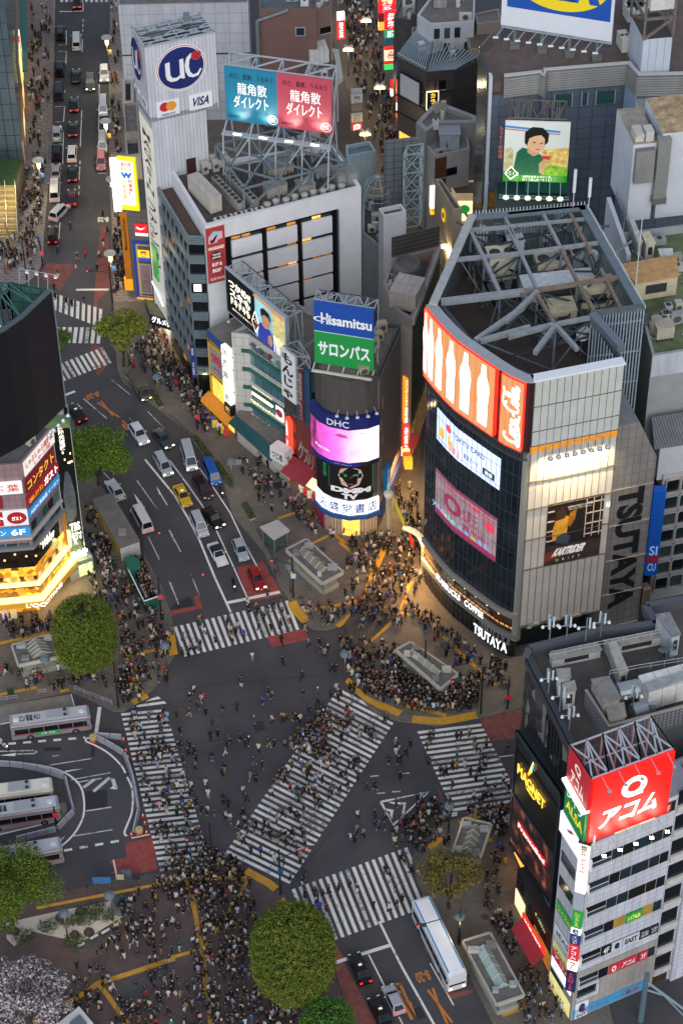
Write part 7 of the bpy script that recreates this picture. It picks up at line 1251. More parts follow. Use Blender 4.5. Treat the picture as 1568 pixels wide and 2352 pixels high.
Wy3=J22([tu(J0(v0 .xy[:])+J0((-.9,-.5))),tu(J0(v0 .xy[:])+J0((.3,-.3)))]);t=J2('lit_corner_sign','narrow brilliant white lit sign beside the yellow savings sign','sign');m=MB();Wy3 .pn(m,0,Wy3 .len,hY0-.3,hY1-.3,0,.6,em('fff8e8',1.1));m.ob('panel',t);J1(Wy3,.25,Wy3 .len-.25,hl_(.3),hl_(.9),'パチンコ',M('30302c'),t,d=.66,vertical=True)
t=J2('arcade_gateway','shopping arcade gateway with white lit katakana under a dark canopy','building');gq=P2(zz(0,1,'1350,1330 1568,1400 1540,1300 1300,1190'),4.5);m=MB();m.pm(gq,3.6,5.4,M('2a2622',.6),M('6a6a50',.8,0,.3,1.),bot=True);m.ob('canopy',t);Wgt=J22([gq[0],gq[1]]);J1(Wgt,.3,Wgt.len+1.3,4.0,5.3,'グルメタウン',em('ffffff',1.2),t,d=.15,bold=.03);m=MB();Wgt.pn(m,-.2,Wgt.len+2.5,3.5,3.9,-.2,.2,M('1a1816'));m.ob('beam',t);m=MB();Wgt.pn(m,.3,Wgt.len+2.5,.1,3.5,-2.5,-2.2,WARM);m.ob('lit_passage',t)
L=bpy.data.lights.new('arcade_glow','AREA');L.energy=260;L.color=(1,.72,.35);L.size=4;o=bpy.data.objects.new('arcade_glow',L);C.objects.link(o);o.location=Wgt.pt(Wgt.len/2+.8,3.4,0)
t,_=J36('lit_strip_sign','slanted bright white sign strip along the tower foot',J22([G(z(0,1,1390,1000),9).xy[:],G(z(0,1,1478,1200),9).xy[:]]),z(0,1,1380,990),z(0,1,1478,1220),em('e8f0f0',.9),[('カラオケ館',.1,.3,.9,.7,M('40584a'))]);
t,_=J36('green_flank_sign','green and photo covered tall sign on the flank of the card tower',Wls,z(0,1,1375,640),z(0,1,1440,1000),M('2f8a3c',.5,0,.6,.6,.3),[],d0=.15,d1=.4)
lowp=P2(zz(0,0,'1095,480 1190,480 1200,910 1100,920'),9);a_=J2('low_avenue_block','low grey block with open roof well beside the card tower','building');J42(a_,lowp,9,M('a9a59f',.7,0,.1,.6),M('3c3a38',.9,0,.4,1.),1.,.5);lp2=P2(zz(0,0,'1105,925 1230,910 1250,1180 1120,1190'),11.5);J42(a_,lp2,11.5,M('8d857f',.7,0,.1,.6),M('6c6864',.9,0,.4,1.),.5,.3);lp3=P2(zz(0,0,'1115,1195 1250,1190 1265,1380 1130,1400'),10);J42(a_,lp3,10,M('9a958f',.7,0,.1,.6),M('45423f',.9,0,.4,1.),.8,.4)
# ================================================================== blocks behind: avenue side, shopping lane, furniture-store roof billboard
def J44(name,lab,pts,h,wall,roof=None,par=.6,th=.3,c=0,r=0,ground=-.2,nac=0,group=None,grid=None):
 p=P2(zz(c,r,pts),h);t=J2(name,lab,'building');J42(t,p,h,wall,roof or J32,par,th,ground)
 cx,cy=sum(q[0]for q in p)/len(p),sum(q[1]for q in p)/len(p)
 for k in rg(nac):
  q=p[random.randrange(len(p))];f=random.uniform(.15,.7);g=J0((J21(cx,q[0],f),J21(cy,q[1],f),h-par+.02));ac(0,0,(random.choice([1.,1.4,2.2]),random.choice([.6,1.]),random.choice([1.,1.4,1.8])),random.choice([0,.4,1.2]),'plant unit on the '+' '.join(lab.split()[:7]),'plant units on '+' '.join(lab.split()[:7]),1,random.random()<.4,random.choice(['b9b5aa','a39d92','c4c4c0','8e9294']),g)
 return t,p
def J43(t,W,n,hs,w=1.4,hgt=1.3,mats=None,u0=.6,skip=.1,frame=True):
 for hh in hs:
  for k in rg(n):
   if random.random()<skip:continue
   u=J21(u0,W.len-u0-w,k/max(1,n-1));m=MB();W.pn(m,u,u+w,hh,hh+hgt,.01,.05,random.choice(mats or[J23,J24,J25,J28]));o=m.ob('window',t)
   if frame:m=MB();W.pn(m,u-.08,u+w+.08,hh-.1,hh,.01,.14,M('a9a9a8',.5));m.ob('sill',o)
WT_=J4('square_white_tile','abb0bb','888d98',2.3,2.0,.06)
t,p=J44('white_tiled_block','big white square tiled block behind the card tower','1058,45 2225,22 2225,-260 1058,-240',24,WT_,nac=6);W=J22(p[:2]);J43(t,W,2,(8,),1.6,2.2);m=MB();W.pn(m,0,W.len,13.8,14.,0,.08,J30);m.ob('joint_line',t)
t,p=J44('brown_block','plain mauve brown block behind the twin billboard','800,85 1310,75 1310,-160 790,-150',24,M('6a514c',.7,0,.08,.4),M('4f5a60',.8,0,.3,.6),c=1,nac=4);W=J22(p[:2]);m=MB();W.pn(m,W.len*.62,W.len*.8,18.6,20.4,.02,.08,M('8f9a98',.4));W.pn(m,W.len*.64,W.len*.78,18.8,20.2,.08,.1,J24);m.ob('window',t)
m=MB();m.tube(W.pt(-.4,22,.4),W.pt(-.4,2,.4),.35,J26);m.tube(W.pt(-.4,22,.4),W.pt(5,24,.4),.3,J26);m.ob('pipe',t)
t,p=J44('brown_corner_block','narrow brown corner block with pale roof ledge on the lane','1312,90 1440,60 1445,-160 1312,-160',22,M('74605b',.7,0,.1,.4),c=1,nac=2);W=J22(p[:2]);J43(t,W,1,(17,),2.,1.2)
t,p=J44('cluttered_roof_block','low block with white water tanks and pipe clutter beside the lane','1185,470 1420,420 1500,800 1190,700',13,M('6f5149',.7,0,.15,.5),M('6a655f',.9,0,.35,.8),c=1,nac=7)
tank(0,0,(3.4,4.2,2.4),'white quilted water tank above the cluttered low roof',.2,'c2c4c4',G(z(1,0,1320,530),13));tank(0,0,(3.,2.6,2.),'second quilted tank behind the white one',.2,'b4bcc4',G(z(1,0,1320,420),13))
m=MB();q=[G(z(1,0,x,y),11)for x,y in((1455,450),(1510,460),(1550,710),(1470,780),(1455,770),(1505,690))];m.pm([v.xy[:]for v in q],10.6,11.4,M('b9b8ae',.6,0,.1,1.),bot=True);tag(m.ob('cream_canopy_roof'),'cream angled canopy roof over the lane side','roof')
t,p=J44('blue_grey_service_tower','pale blue windowless tower between the white store and the lane','60,1395 88,1395 322,1352 265,1262 50,1300',20,corr('pale_blue_sheet','93a7ad',1.1,.08),M('5b7078',.9,0,.2,.6),c=2)
t,p=J44('white_service_tower','small white tower with dark flat roof behind the lane lattice','390,412 592,370 545,303 345,343',22,WH,M('4e5254',.9,0,.2,.8),.7,.3,c=2,r=1)
m=MB();g=G(z(2,1,515,320),21.6);m.box(g,(1.,.5,.4),M('9a1d24'));tag(m.ob('red_roof_box'),'small red box on the dark flat tower roof','box')
t,p=J44('plant_yard_block','stepped service block with dark yards full of air conditioners','205,220 440,240 620,690 400,720 200,560',14,M('8f9694',.7,0,.15,.6),M('43484a',.9,0,.3,.8),c=2,r=1,nac=8)
g=G(z(2,1,335,165),17);t=J2('dome_cage','pale wire dome cage on the stepped service block','cage',None,g);m=MB();rr=2.2
for k in rg(10):
 a=k*math.pi/5
 for i in rg(4):b0,b1=i*math.pi/8,(i+1)*math.pi/8;m.beam((rr*math.cos(a)*math.cos(b0),rr*math.sin(a)*math.cos(b0),rr*math.sin(b0)),(rr*math.cos(a)*math.cos(b1),rr*math.sin(a)*math.cos(b1),rr*math.sin(b1)),.08,J31)
 for hh,r_ in((0,rr),(1.2,rr*.84),(-1.5,rr),(-3,rr)):m.beam((r_*math.cos(a),r_*math.sin(a),hh),(r_*math.cos(a+.63),r_*math.sin(a+.63),hh),.08,J31)
 m.beam((rr*math.cos(a),rr*math.sin(a),-3),(rr*math.cos(a),rr*math.sin(a),0),.07,J31)
m.ob('cage_frame',t)
a=G(z(2,1,560,520),12);b=G(z(2,1,705,500),12);dv=J0((.6,2.6,0));up=J0((0,0,14));P=[a,b,b+dv,a+dv];sg=[]
for k in rg(5):
 q0,q1=up*(k/4),up*((k+1)/4)
 for i in rg(4):
  j=(i+1)%4;sg.append((P[i]+q0,P[j]+q0))
  if k<4:sg+=[(P[i]+q0,P[i]+q1),(P[i]+q0,P[j]+q1),(P[j]+q0,P[i]+q1)]
J8('lattice_tower','pale steel lattice sign tower over the shopping lane',sg,.16,M('9fb2b8',.5,.3));sb_=J22([(a.x-3,a.y+2.6),(b.x,b.y+3)]);m=MB();sb_.pn(m,0,sb_.len,13,27,-.2,0,J4('sign_back','6f787c','474e52',1.4,1.2,.08));tag(m.ob('billboard_back'),'grey slatted back of a sign beside the lattice tower','billboard')
gp='465,785 888,682 648,1342 530,1275 455,1190 385,1010';t,p=J44('green_tiled_block','long block with cluttered roof and olive tiled front along the shopping lane',gp,26,M('8b8078',.7,0,.12,.5),M('544c46',.9,0,.35,.7),1.2,.5,c=2,r=1,nac=6)
W=J22([p[2],p[1]]);m=MB();W.pn(m,0,W.len,6,25,.01,.12,M('4a4c28',.25,0,.5,.8));m.ob('olive_cladding',t);m=MB();W.pn(m,0,W.len,.2,5.6,.1,.4,M('8a6a40',.5,0,.6,.9,.15));m.ob('shopfront',t);m=MB();W.pn(m,0,W.len,25,26.2,.0,.3,M('a39c98',.7,0,.1,.8));m.ob('coping',t)
W2=J22([p[3],p[2]]);m=MB();W2 .pn(m,.3,W2 .len,0,24,.0,.1,M('9a8e84',.7,0,.12,.6));m.ob('front_cladding',t)
m=MB();Wbk=J22([p[0],p[1]]);Wbk.pn(m,0,Wbk.len,25,29.5,-.3,0,J4('louvre_wall','4e4a48','2f2c2b',60,.7,.12));m.ob('louvre_wall',t)
m=MB();g=G(z(2,1,595,990),25);m.lt(g,[(2.1,0),(2.1,3),(1.9,3.4),(1.5,3.5),(1.5,3.1),(.3,3.1)],M('5a5450',.7,0,.25,1.5),18);tag(m.ob('round_roof_tank'),'dark round cooling tank on the cluttered lane roof','tank')
tank(0,0,(4.,4.6,3.),'dirty white square tank on the cluttered lane roof',-.35,'a89e92',G(z(2,1,600,1190),25))
for x,y in((535,1030),(640,1045),(525,1075)):m=MB();m.lt(G(z(2,1,x,y),25),[(.8,0),(.8,1.8),(.6,1.9),(.6,1.7),(.1,1.7)],M('8d8f8f',.6,0,.2,2.),12);tag(m.ob('fan_unit'),'round silver fan unit between the two roof tanks','fan unit','round fan units on the lane roof')
m=MB();a_,b_=G(z(2,1,560,860),27),G(z(2,1,810,830),27);m.hx([a_,b_,b_+J0((0,1,0)),a_+J0((0,1,0)),a_+J0((.3,0,.6)),b_+J0((0,0,.5)),b_+J0((0,1,.3)),a_+J0((.3,1,.3))],M('6a4032',.8,0,.4,1.5));tag(m.ob('rusty_sheet'),'rusty curled metal sheet along the louvred roof wall','sheet')
J36('pharmacy_strip_sign','tall orange lit vertical sign with red top in the shopping lane',J22([G(z(2,2,560,1000),.1).xy[:],G(z(2,2,618,990),.1).xy[:]]),z(2,2,566,335),z(2,2,615,725),M('f08a1c',.5,0,0,1,.8),[('クスリのことなら',.2,.4,.8,.97,M('fff0c0',.5,0,0,1,.9),{'vertical':True}),('三千里',.15,.02,.85,.35,em('ffffff',1.1),{'vertical':True,'bold':.04})],d0=-.4,d1=.4)
J36('restaurant_strip_sign','tall red lit vertical sign with white foot in the shopping lane',J22([G(z(2,2,557,1030),.1).xy[:],G(z(2,2,612,1020),.1).xy[:]]),z(2,2,560,765),z(2,2,608,990),em('e0301c',.8),[('七輪焼肉安安',.15,.35,.85,.97,em('ffffff',1.1),{'vertical':True,'bold':.03}),('牛タン',.2,.03,.8,.3,em('ffffff',1),{'vertical':True})],d0=-.4,d1=.4)
m=MB();q=[G(z(2,2,x,y),h_)for x,y,h_ in((640,830,4.4),(720,850,4.4),(665,985,3),(610,960,3))];m.face(q[::-1],M('8a2630',.7));tag(m.ob('lane_awning'),'dark red awning stretched over the lane shopfront','awning')
for k in rg(5):m=MB();m.box(G(z(2,2,580+8*k,1010+24*k),.9),(1.2,1.,1.6),M(random.choice(['e8a030','d84a20','f0d0a0','c83018']),.5,0,.4,3.,.6));tag(m.ob('lit_shop_stand'),'glowing orange stand at the lane shopfront','stand','stands at the lane shopfront')
L=bpy.data.lights.new('lane_glow','AREA');L.energy=1500;L.color=(1,.62,.25);L.size=6;o=bpy.data.objects.new('lane_glow',L);C.objects.link(o);o.location=G(z(2,2,660,1150),6.5)
L=bpy.data.lights.new('corner_glow','AREA');L.energy=2200;L.color=(1,.55,.18);L.size=5;o=bpy.data.objects.new('corner_glow',L);C.objects.link(o);o.location=G(z(2,3,690,330),7)
t,p=J44('ridge_roofed_shop','cream walled shop with stony ridge roof by the lane bend','850,75 910,85 1090,350 1010,345',15,M('b5a68f',.6,0,.08,.6),M('5f5b57',.9,0,.4,1.),.3,.2,c=2,r=1);t2,p2=J44('timber_shop','small lit shop with ribbed timber gable facing the lane bend','960,100 1210,90 1230,215 1030,215',10,M('c9b088',.6,0,.15,1.,.25),corr('timber_ribs','8a7a66',.5,.3),.3,.2,c=2,r=1);W=J22([p2[3],p2[2]]);m=MB();W.pn(m,.5,W.len,4.6,8.6,.05,.1,em('ffe8b0',.8));m.ob('lit_front',t2);J3(W,disc(1.6,7.,.9,.9,16),M('2f9a3c',.5,0,0,1,.4),.14,t2,'green_disc')
J36('white_lane_sign','bright white vertical sign with yellow and red foot at the lane bend',J22([G(z(2,1,812,640),.1).xy[:],G(z(2,1,862,632),.1).xy[:]]),z(2,1,806,150),z(2,1,850,330),em('f4f2ec',1.),[],d0=-.3,d1=.4);J36('yellow_lane_sign','small yellow and red lit sign hanging below the white vertical sign',J22([G(z(2,1,812,640),.1).xy[:],G(z(2,1,862,632),.1).xy[:]]),z(2,1,806,335),z(2,1,848,385),em('f0b41c',.8),[('OPEN',.1,.55,.9,.85,M('b02010'))],d0=-.3,d1=.4)
W=J22([p[0],p[3]]);t3=J2('round_wall_sign','small yellow and blue round sign on the cream shop wall','sign');J3(W,disc(W.len*.55,11.,.8,1.3,16),em('e8c020',.6),.2,t3,'disc');J3(W,disc(W.len*.55,11.,.5,.6,12),M('1f4a9a'),.22,t3,'centre')
t,p=J44('flat_roof_corner_block','white block with stained flat roof and steel cabin above the lane','720,1240 1140,1190 1160,1330 850,1400',17,M('a4a0a0',.7,0,.12,.5),M('7f8a8e',.9,0,.5,.5),.6,.4,c=2,nac=3);W=J22(p[3:]+p[:1]);W=J22([p[3],p[2]]);J43(t,W,3,(3.5,8,12.5),1.8,1.5);m=MB();W.pn(m,0,W.len*.33,9,16.5,.02,.08,M('5a3526',.8,0,.2,1.));m.ob('brown_panel',t);g=G(z(2,0,975,1310),16.5);m=MB();m.box(g+J0((0,0,1.5)),(3.2,2.4,3.),M('9aa4a8',.6,0,.1,1.));m.box(g+J0((0,0,3.1)),(3.6,2.8,.2),M('8d9498',.6));m.ob('roof_cabin',t)
J1(W,W.len*.1,W.len*.95,5.2,7.6,'mWmSaOMo',M('3a3a3c'),t,d=.1)
t,p=J44('sloped_top_block','concrete block with slanted stone coping and mesh balcony above the lane','680,1095 860,900 1225,1040 1215,1095 880,1100 770,1180',20,M('8b8a86',.7,0,.15,.5),M('6f6c68',.9,0,.3,.7),.8,.8,c=2,nac=3)
t,p=J44('octagon_roof_block','dark block with spidery open steel roof frame along the lane','515,520 560,380 690,330 840,420 1150,400 1240,560 1020,640 770,660',18,M('3f3a3a',.5,0,.2,.8),M('4a4a4c',.9,0,.3,.8),.5,.4,c=2,nac=6);rp_=[J0((q[0],q[1],18))for q in p];sg=[]
for k in rg(14):f=k/13;sg+=[(rp_[2].lerp(rp_[3],f)+J0((0,0,1.6)),rp_[0].lerp(rp_[7],f)+J0((0,0,.4))),(rp_[3].lerp(rp_[5],f)+J0((0,0,1.6)),rp_[7].lerp(rp_[6],f)+J0((0,0,.4)))]
sg+=[(rp_[2]+J0((0,0,1.6)),rp_[3]+J0((0,0,1.6))),(rp_[0]+J0((0,0,1)),rp_[7]+J0((0,0,1)))]
J8('open_roof_frame','',sg,.2,M('93a0a6',.5,.3),parent=t);Wo_=J22([p[0],p[7]]);Wo2=J22([p[7],p[6]])
for hh in(14,10.5,7):m=MB();Wo_.pn(m,0,Wo_.len,hh,hh+.4,0,.3,M('2c2a2b',.5));Wo2 .pn(m,0,Wo2 .len,hh,hh+.4,0,.3,M('2c2a2b',.5));m.ob('ledge',t)
J43(t,Wo2,4,(11.2,14.6),1.2,1.8,[M('5a4540',.5),J23]);J43(t,Wo_,4,(.4,),1.6,3.,[WARM],frame=False)
J36('blank_billboard','blank grey white billboard in black frame on the dark lane block',Wo_,z(2,0,560,640),z(2,0,728,930),M('a9adb6',.6,0,.05,.6),[],'billboard',d0=.3,d1=.6,frame=M('16181a'));J36('karaoke_sign','yellow lit karaoke sign edged with white bulbs on the dark block',Wo2,z(2,0,775,815),z(2,0,870,960),M('1f2a40',.5),[('カラ',.3,.3,.75,.95,em('ffb820',.9),{'vertical':True,'bold':.04})],d0=.3,d1=.5,frame=em('fff0c0',.9))
t,p=J44('white_upper_block','white block with small windows and fan units above the dark lane block','690,130 820,-40 1210,-60 1200,190 810,215',23,M('b0b2b8',.7,0,.1,.5),c=2,nac=4);W=J22([p[4],p[3]]);J43(t,W,4,(13,17,20),1.,2.,skip=.3)
t,p=J44('tan_ribbed_roof_block','block under a wide tan ribbed metal roof beside the furniture billboard','1110,220 1440,200 1250,440 1160,440',20,M('8a7c70',.7,0,.15,.6),corr('tan_ribs','7c6b5e',.5,.2),.2,.3,c=2);t,p=J44('small_ribbed_roof_block','smaller tan ribbed roof block behind the wide one','1205,120 1420,75 1440,190 1225,215',22,M('8a8078',.7),corr('tan_ribs2','7a6c60',.5,.2),.2,.3,c=2)
t,p=J44('grey_gable_block','grey block with flat terrace behind the open roof frame','640,240 1000,235 1010,370 760,370 640,320',19,M('7f7c78',.7,0,.15,.6),M('5a5856',.9,0,.3,.8),.5,.3,c=2,nac=5)
t,p=J44('dark_lane_end_block','dark glazed block at the top of the shopping lane','480,150 560,-60 690,-80 640,190',20,M('3a3c40',.4,0,.3,.8),c=2,nac=3)
def J19(px,foot,lab,items,w=2.2):
 g=G(foot,.1);W=J22([(g.x,g.y),(g.x+w,g.y+.3)]);t=J2('lane_sign_stack',lab,'sign')
 for y0,y1,col,e,body,tc in items:
  h1,h0=W.uv((px[0],_RO[px[1]]+y0*.2563))[1],W.uv((px[0],_RO[px[1]]+y1*.2563))[1];m=MB();W.pn(m,0,w,h0,h1-.08,-.3,.3,M(col,.5,0,0,1,e));m.ob('panel',t)
  if body:J1(W,w*.2,w*.8,J21(h0,h1,.08),J21(h0,h1,.9),body,M(tc,.5,0,0,1,.9),t,d=.34,vertical=len(body)>2,bold=.03)
J19((884,0),z(2,0,395,760),'stack of red green and white lit lane signs high above the crowd',[(95,260,'d01c24',.8,'お好み焼','ffffff'),(262,335,'1f8a5a',.7,'居酒','e8fff0'),(340,395,'1f5a6a',.3,'','ffffff'),(420,570,'c8201c',.7,'','ffffff'),(440,540,'f0ecd0',.9,'土風炉','604020'),(575,620,'30c060',.8,'','ffffff')])
J19((870,0),z(2,0,340,560),'stack of orange and crimson lit signs near the top of the lane',[(-60,40,'e83020',.8,'中華','ffe0a0'),(10,110,'c81c2c',.8,'バーミヤン','ffffff'),(120,190,'6a1020',.4,'','ffffff'),(190,265,'f0a040',.8,'','ffffff')],3.2)
J19((908,0),z(2,0,500,1180),'tall stack of karaoke and eatery signs on the dark block corner',[(555,705,'20306a',.5,'カラオケ','ffd060'),(712,800,'d8241c',.8,'肉','ffffff'),(800,850,'e02a20',.8,'','ffffff'),(855,915,'c81c34',.7,'鳥','ffffff'),(918,985,'f0f0ec',.9,'麺','303030'),(990,1050,'e8501c',.9,'牛','ffffff'),(1060,1125,'6a5a50',.3,'','ffffff')],2.)
J19((897,0),z(2,0,450,960),'short red and white lit lane sign beside the karaoke stack',[(715,790,'d81c1c',.8,'酒場','ffffff'),(795,855,'f4f0e4',1.,'','ffffff')],2.2)
J19((770,0),z(1,0,1500,560),'thin white and red lit sign on the store side of the lane',[(110,180,'e8f4f8',1.,'','ffffff'),(180,350,'e01c18',.9,'無料案内','ffffff')],1.4)
J19((806,0),z(2,0,100,1300),'stack of dull white shop boards on the store side of the lane',[(800,835,'8f9498',.1,'','ffffff'),(850,920,'a9a49c',.1,'薬','303030'),(935,990,'6a6058',.1,'','ffffff'),(1020,1090,'b0a89c',.1,'酒','602020'),(1100,1165,'c04030',.2,'肉','ffffff')],2.)
J19((954,0),z(2,0,690,1900),'white vertical board with blue and red characters by the flat roof block',[(1300,1430,'b8b4b4',.15,'','ffffff'),(1435,1640,'b4b0b0',.15,'龍のすし','c02020')],2.2)
IH=45.;ip=P2(zz(3,0,'340,632 1075,572'),IH);iq=P2(zz(2,0,'1330,705 1560,672'),IH)+P2(zz(3,0,'285,652'),IH);SL=J4('slate_tile','566070','343b46',2.2,1.9,.05,.35);SKIRT=J4('ribbed_skirt','8d8e8c','6a6a68',60,.42,.09)
t=J2('slate_department_block','large slate tiled block with ribbed roof skirt carrying the furniture billboard','building');i0,i1=J0(iq[0]),J0(ip[1]);ax=(i1-i0).normalized();nb_=J0((-ax.y,ax.x));
bp=[tu(i0),iq[2],tu(J0(iq[2])+J0((.6,-1.2))),ip[0],ip[1],tu(J0(ip[1])+J0((1.2,-3.2))),(66,290),(66,330),(50,330),P2([z(2,0,1255,440)],IH)[0]]
m=MB();m.pm(bp,-.2,IH-3.,SL,M('5a4d48',.9,0,.25,.6));m.ob('wall',t);Wi=J22(bp[:7]);m=MB();Wi.pn(m,Wi.L[1]*.3,Wi.len,IH-3.4,IH,-.4,.5,SKIRT);m.ob('roof_skirt',t);m=MB();Wi.pn(m,Wi.L[1]*.3,Wi.len,IH,IH+.2,-.6,.1,M('a9aaa8',.6));m.ob('coping',t);m=MB();rr_=[Wi.pt(u,IH-1,-.6).xy[:]for u in Wi.L]+[bp[7],bp[8],bp[9]];m.pm(rr_,IH-2.9,IH-1.2,M('5a4d48',.9,0,.25,.6));m.ob('roof',t)
Wgl=J22([bp[9],tu(i0)]);m=MB();Wgl.pn(m,0,Wgl.len,0,IH+.6,0,.3,J4('side_glass','3f4c46','20282a',1.2,1.5,.05,.15));m.ob('side_glazing',t);m=MB();Wi.pn(m,0,.5,0,IH+.6,-.6,.4,M('b4bac4',.5));Wi.pn(m,Wi.L[2]-.3,Wi.L[3],0,IH-3.4,.02,.1,M('7f8da0',.5));m.ob('corner_fin',t);Wn_=J22([bp[4],bp[5]]);m=MB();Wn_.pn(m,0,Wn_.len,0,IH-3.4,.02,.2,M('8a9cb4',.5,0,.05,.5));m.ob('pale_return',t)
Wm2=J22([bp[3],bp[4]])
for u,w_ in((1.6,2.6),(5.8,.8),(8.0,2.8),(12.6,.8)):
 if u+w_<Wm2 .len:m=MB();Wm2 .pn(m,u,u+w_,IH-6.6,IH-4.4,.02,.08,random.choice([J23,J25]));o=m.ob('window',t);m=MB();Wm2 .pn(m,u-.12,u,IH-6.7,IH-4.3,.02,.14,M('9aa09e'));Wm2 .pn(m,u+w_,u+w_+.12,IH-6.7,IH-4.3,.02,.14,M('9aa09e'));m.ob('frame',o)
wb=P2(zz(3,0,'1175,752 1430,728'),IH-2);bk=nb_*7;t2=J2('white_lift_tower','white panelled lift tower with rusty open steel frame on the slate roof','building');w0,w1=J0(wb[0]),J0(wb[1]);m=MB();m.pm([tu(w0),tu(w1),tu(w1+bk),tu(w0+bk)],IH-2.2,IH+5.6,J4('pale_blue_panel','b4bdc8','8790a0',1.2,60,.05),M('3c3a38',.9));m.ob('wall',t2);sg=[];q=[J0((*v,IH+5.6))for v in(w0,w1,w1+bk,w0+bk)]
for i in rg(4):
 for hh in(3.4,8.5):sg.append((q[i]+J0((0,0,hh)),q[(i+1)%4]+J0((0,0,hh))))
 sg+=[(q[i],q[i]+J0((0,0,8.5))),(q[i],q[(i+1)%4]+J0((0,0,3.4)))]
J8('steel_frame','',sg,.35,M('6a5f58',.6,.2,.35,1.),parent=t2)
for k in rg(3):ac(0,0,(1.4,3.,2.2),.2,'white fan unit caged in the lift tower frame','caged fan units on the lift tower',2,True,'c0c0bc',q[0].lerp(q[1],.3+.25*k)+J0((0,3.5,3.4)))
for k in rg(8):ac(0,0,(1.6,2.6,2.),.2,'white fan unit in the rows behind the furniture billboard','fan unit rows on the slate roof',2,True,'b4b4b0',G(z(3,0,1090+75*(k%2),30+45*(k//2)),IH))
ac(0,0,(1.4,3.,2.2),.2,'lone white fan unit between billboard and lift tower',None,2,True,'b9b7ae',G(z(3,0,1030,430),IH-1));J9('1140,760 1640,690 1640,980 1145,1060',IH-8,IH-4,'wide ribbed grey roof slope beside the lift tower','8d8d8b',3,0)
Wk_=J22([G(z(2,0,1445,205),IH+3).xy[:],G(z(3,0,930,360),IH+3).xy[:]]);h0=IH+3;h1=h0+15;t=J2('furniture_billboard','huge blue billboard with yellow oval and white lower margin on the slate roof','billboard');m=MB();Wk_.pn(m,0,Wk_.len,h0,h1,0,.5,M('c6cad2',.5,0,.04,.4));m.ob('white_panel',t);m=MB();Wk_.pn(m,Wk_.len*.05,Wk_.len*.975,h0+3.3,h1-.5,.5,.56,M('0f4a9e',.5,0,.03,.5));m.ob('blue_panel',t);cu,chh=Wk_.len*.53,h0+8.6
J3(Wk_,disc(cu,chh,Wk_.len*.42,4.7,48),M('e0c81c',.5),.6,t,'yellow_oval');J1(Wk_,cu-Wk_.len*.34,cu+Wk_.len*.35,chh-2.9,chh+2.6,'IKEA',M('0f4a9e',.5),t,d=.64,bold=.09)
m=MB()
for k in rg(10):u=Wk_.len*(.03+.1*k);m.beam(Wk_.pt(u,h0-.4,.2),Wk_.pt(u-.7,h0-.9,2.6),.1,J31);m.box(Wk_.pt(u-.7,h0-.95,2.7),(.8,.35,.15),M('d8dce0',.4))
for k in rg(4):u=Wk_.len*(.12+.25*k);m.beam(Wk_.pt(u,IH-1.2,-.6),Wk_.pt(u,h0+4,-.3),.45,J26);m.box(Wk_.pt(u,IH-.9,-.6),(1.4,1.4,.8),M('6a665f',.8))
Wk_.pn(m,0,Wk_.len,h0-.6,h0-.4,-.2,.3,J31);m.ob('lamp_frame',t)
PH_=31.;Wp=J22([G(z(3,1,-48,82),PH_).xy[:],G(z(3,1,520,100),PH_).xy[:]]);hp=Wp.uv(z(3,0,0,1075))[1];u1=Wp.uv(z(3,0,560,1095))[0];t=J2('portrait_billboard','floodlit billboard of a dark haired man in a green jacket','billboard')
m=MB();Wp.pn(m,0,u1,PH_,hp,0,.4,M('c4c9c4',.5,0,.05,.5,.22));m.ob('panel',t);U=lambda a:J21(0,u1,a);V=lambda b:J21(PH_,hp,b);E_=lambda c,e=.12,v=.0:M(c,.5,0,v,1.5,e)
for i,(pts,mt)in en((([(0,0),(0,.16),(1,.16),(1,0)],E_('2f7f24',.3,.3)),([(0,.905),(0,.94),(.85,.87),(.85,.835)],E_('3a86c8')),([(0,.875),(0,.89),(.85,.82),(.85,.805)],E_('b83a40')),([(.55,.28),(.6,.55),(1,.6),(1,.2),(.6,.16)],E_('c8a860',.3,.6)),([(.5,.16),(.7,.3),(1,.26),(1,.12),(.5,.12)],E_('6a9a24',.35,.6)),([(.0,.16),(.02,.55),(.1,.58),(.14,.54),(.15,.16)],E_('a8a07a',.3,.5)),([(.14,.12),(.2,.5),(.28,.58),(.42,.55),(.58,.46),(.66,.28),(.6,.12)],E_('0f5a42',.16,.2)),([(.36,.5),(.36,.62),(.52,.6),(.54,.48),(.46,.44)],E_('b08868',.3,.1)),([(.33,.62),(.34,.8),(.44,.86),(.58,.82),(.63,.7),(.62,.58),(.54,.5),(.42,.53)],E_('c09a7c',.3,.1)),([(.31,.66),(.31,.84),(.42,.93),(.58,.92),(.68,.82),(.67,.68),(.62,.63),(.62,.74),(.56,.8),(.46,.78),(.38,.74),(.35,.62)],M('15120f',.5)),([(.56,.16),(.55,.32),(.62,.4),(.68,.36),(.67,.26),(.62,.14)],E_('b08a6a',.3,.1)),([(.6,.4),(.6,.46),(.72,.45),(.72,.39)],E_('c03a3a')),([(.02,.14),(.12,.03),(.24,.14),(.12,.27)],E_('f0f0e8',.5)),([(.04,.14),(.12,.06),(.22,.14),(.12,.24)],E_('1f6a2c',.2)))):J3(Wp,[(U(a),V(b))for a,b in pts],mt,.44+.012*i,t,'picture')
m=MB()
for a,b in((.46,.68),(.57,.67)):J3(Wp,[(U(a-.03),V(b)),(U(a),V(b+.012)),(U(a+.03),V(b)),(U(a),V(b-.012))],M('241a16'),.62,mb=m)
J3(Wp,[(U(.47),V(.565)),(U(.52),V(.575)),(U(.56),V(.565)),(U(.52),V(.555))],M('8a4a48'),.62,mb=m);m.ob('face_picture',t)
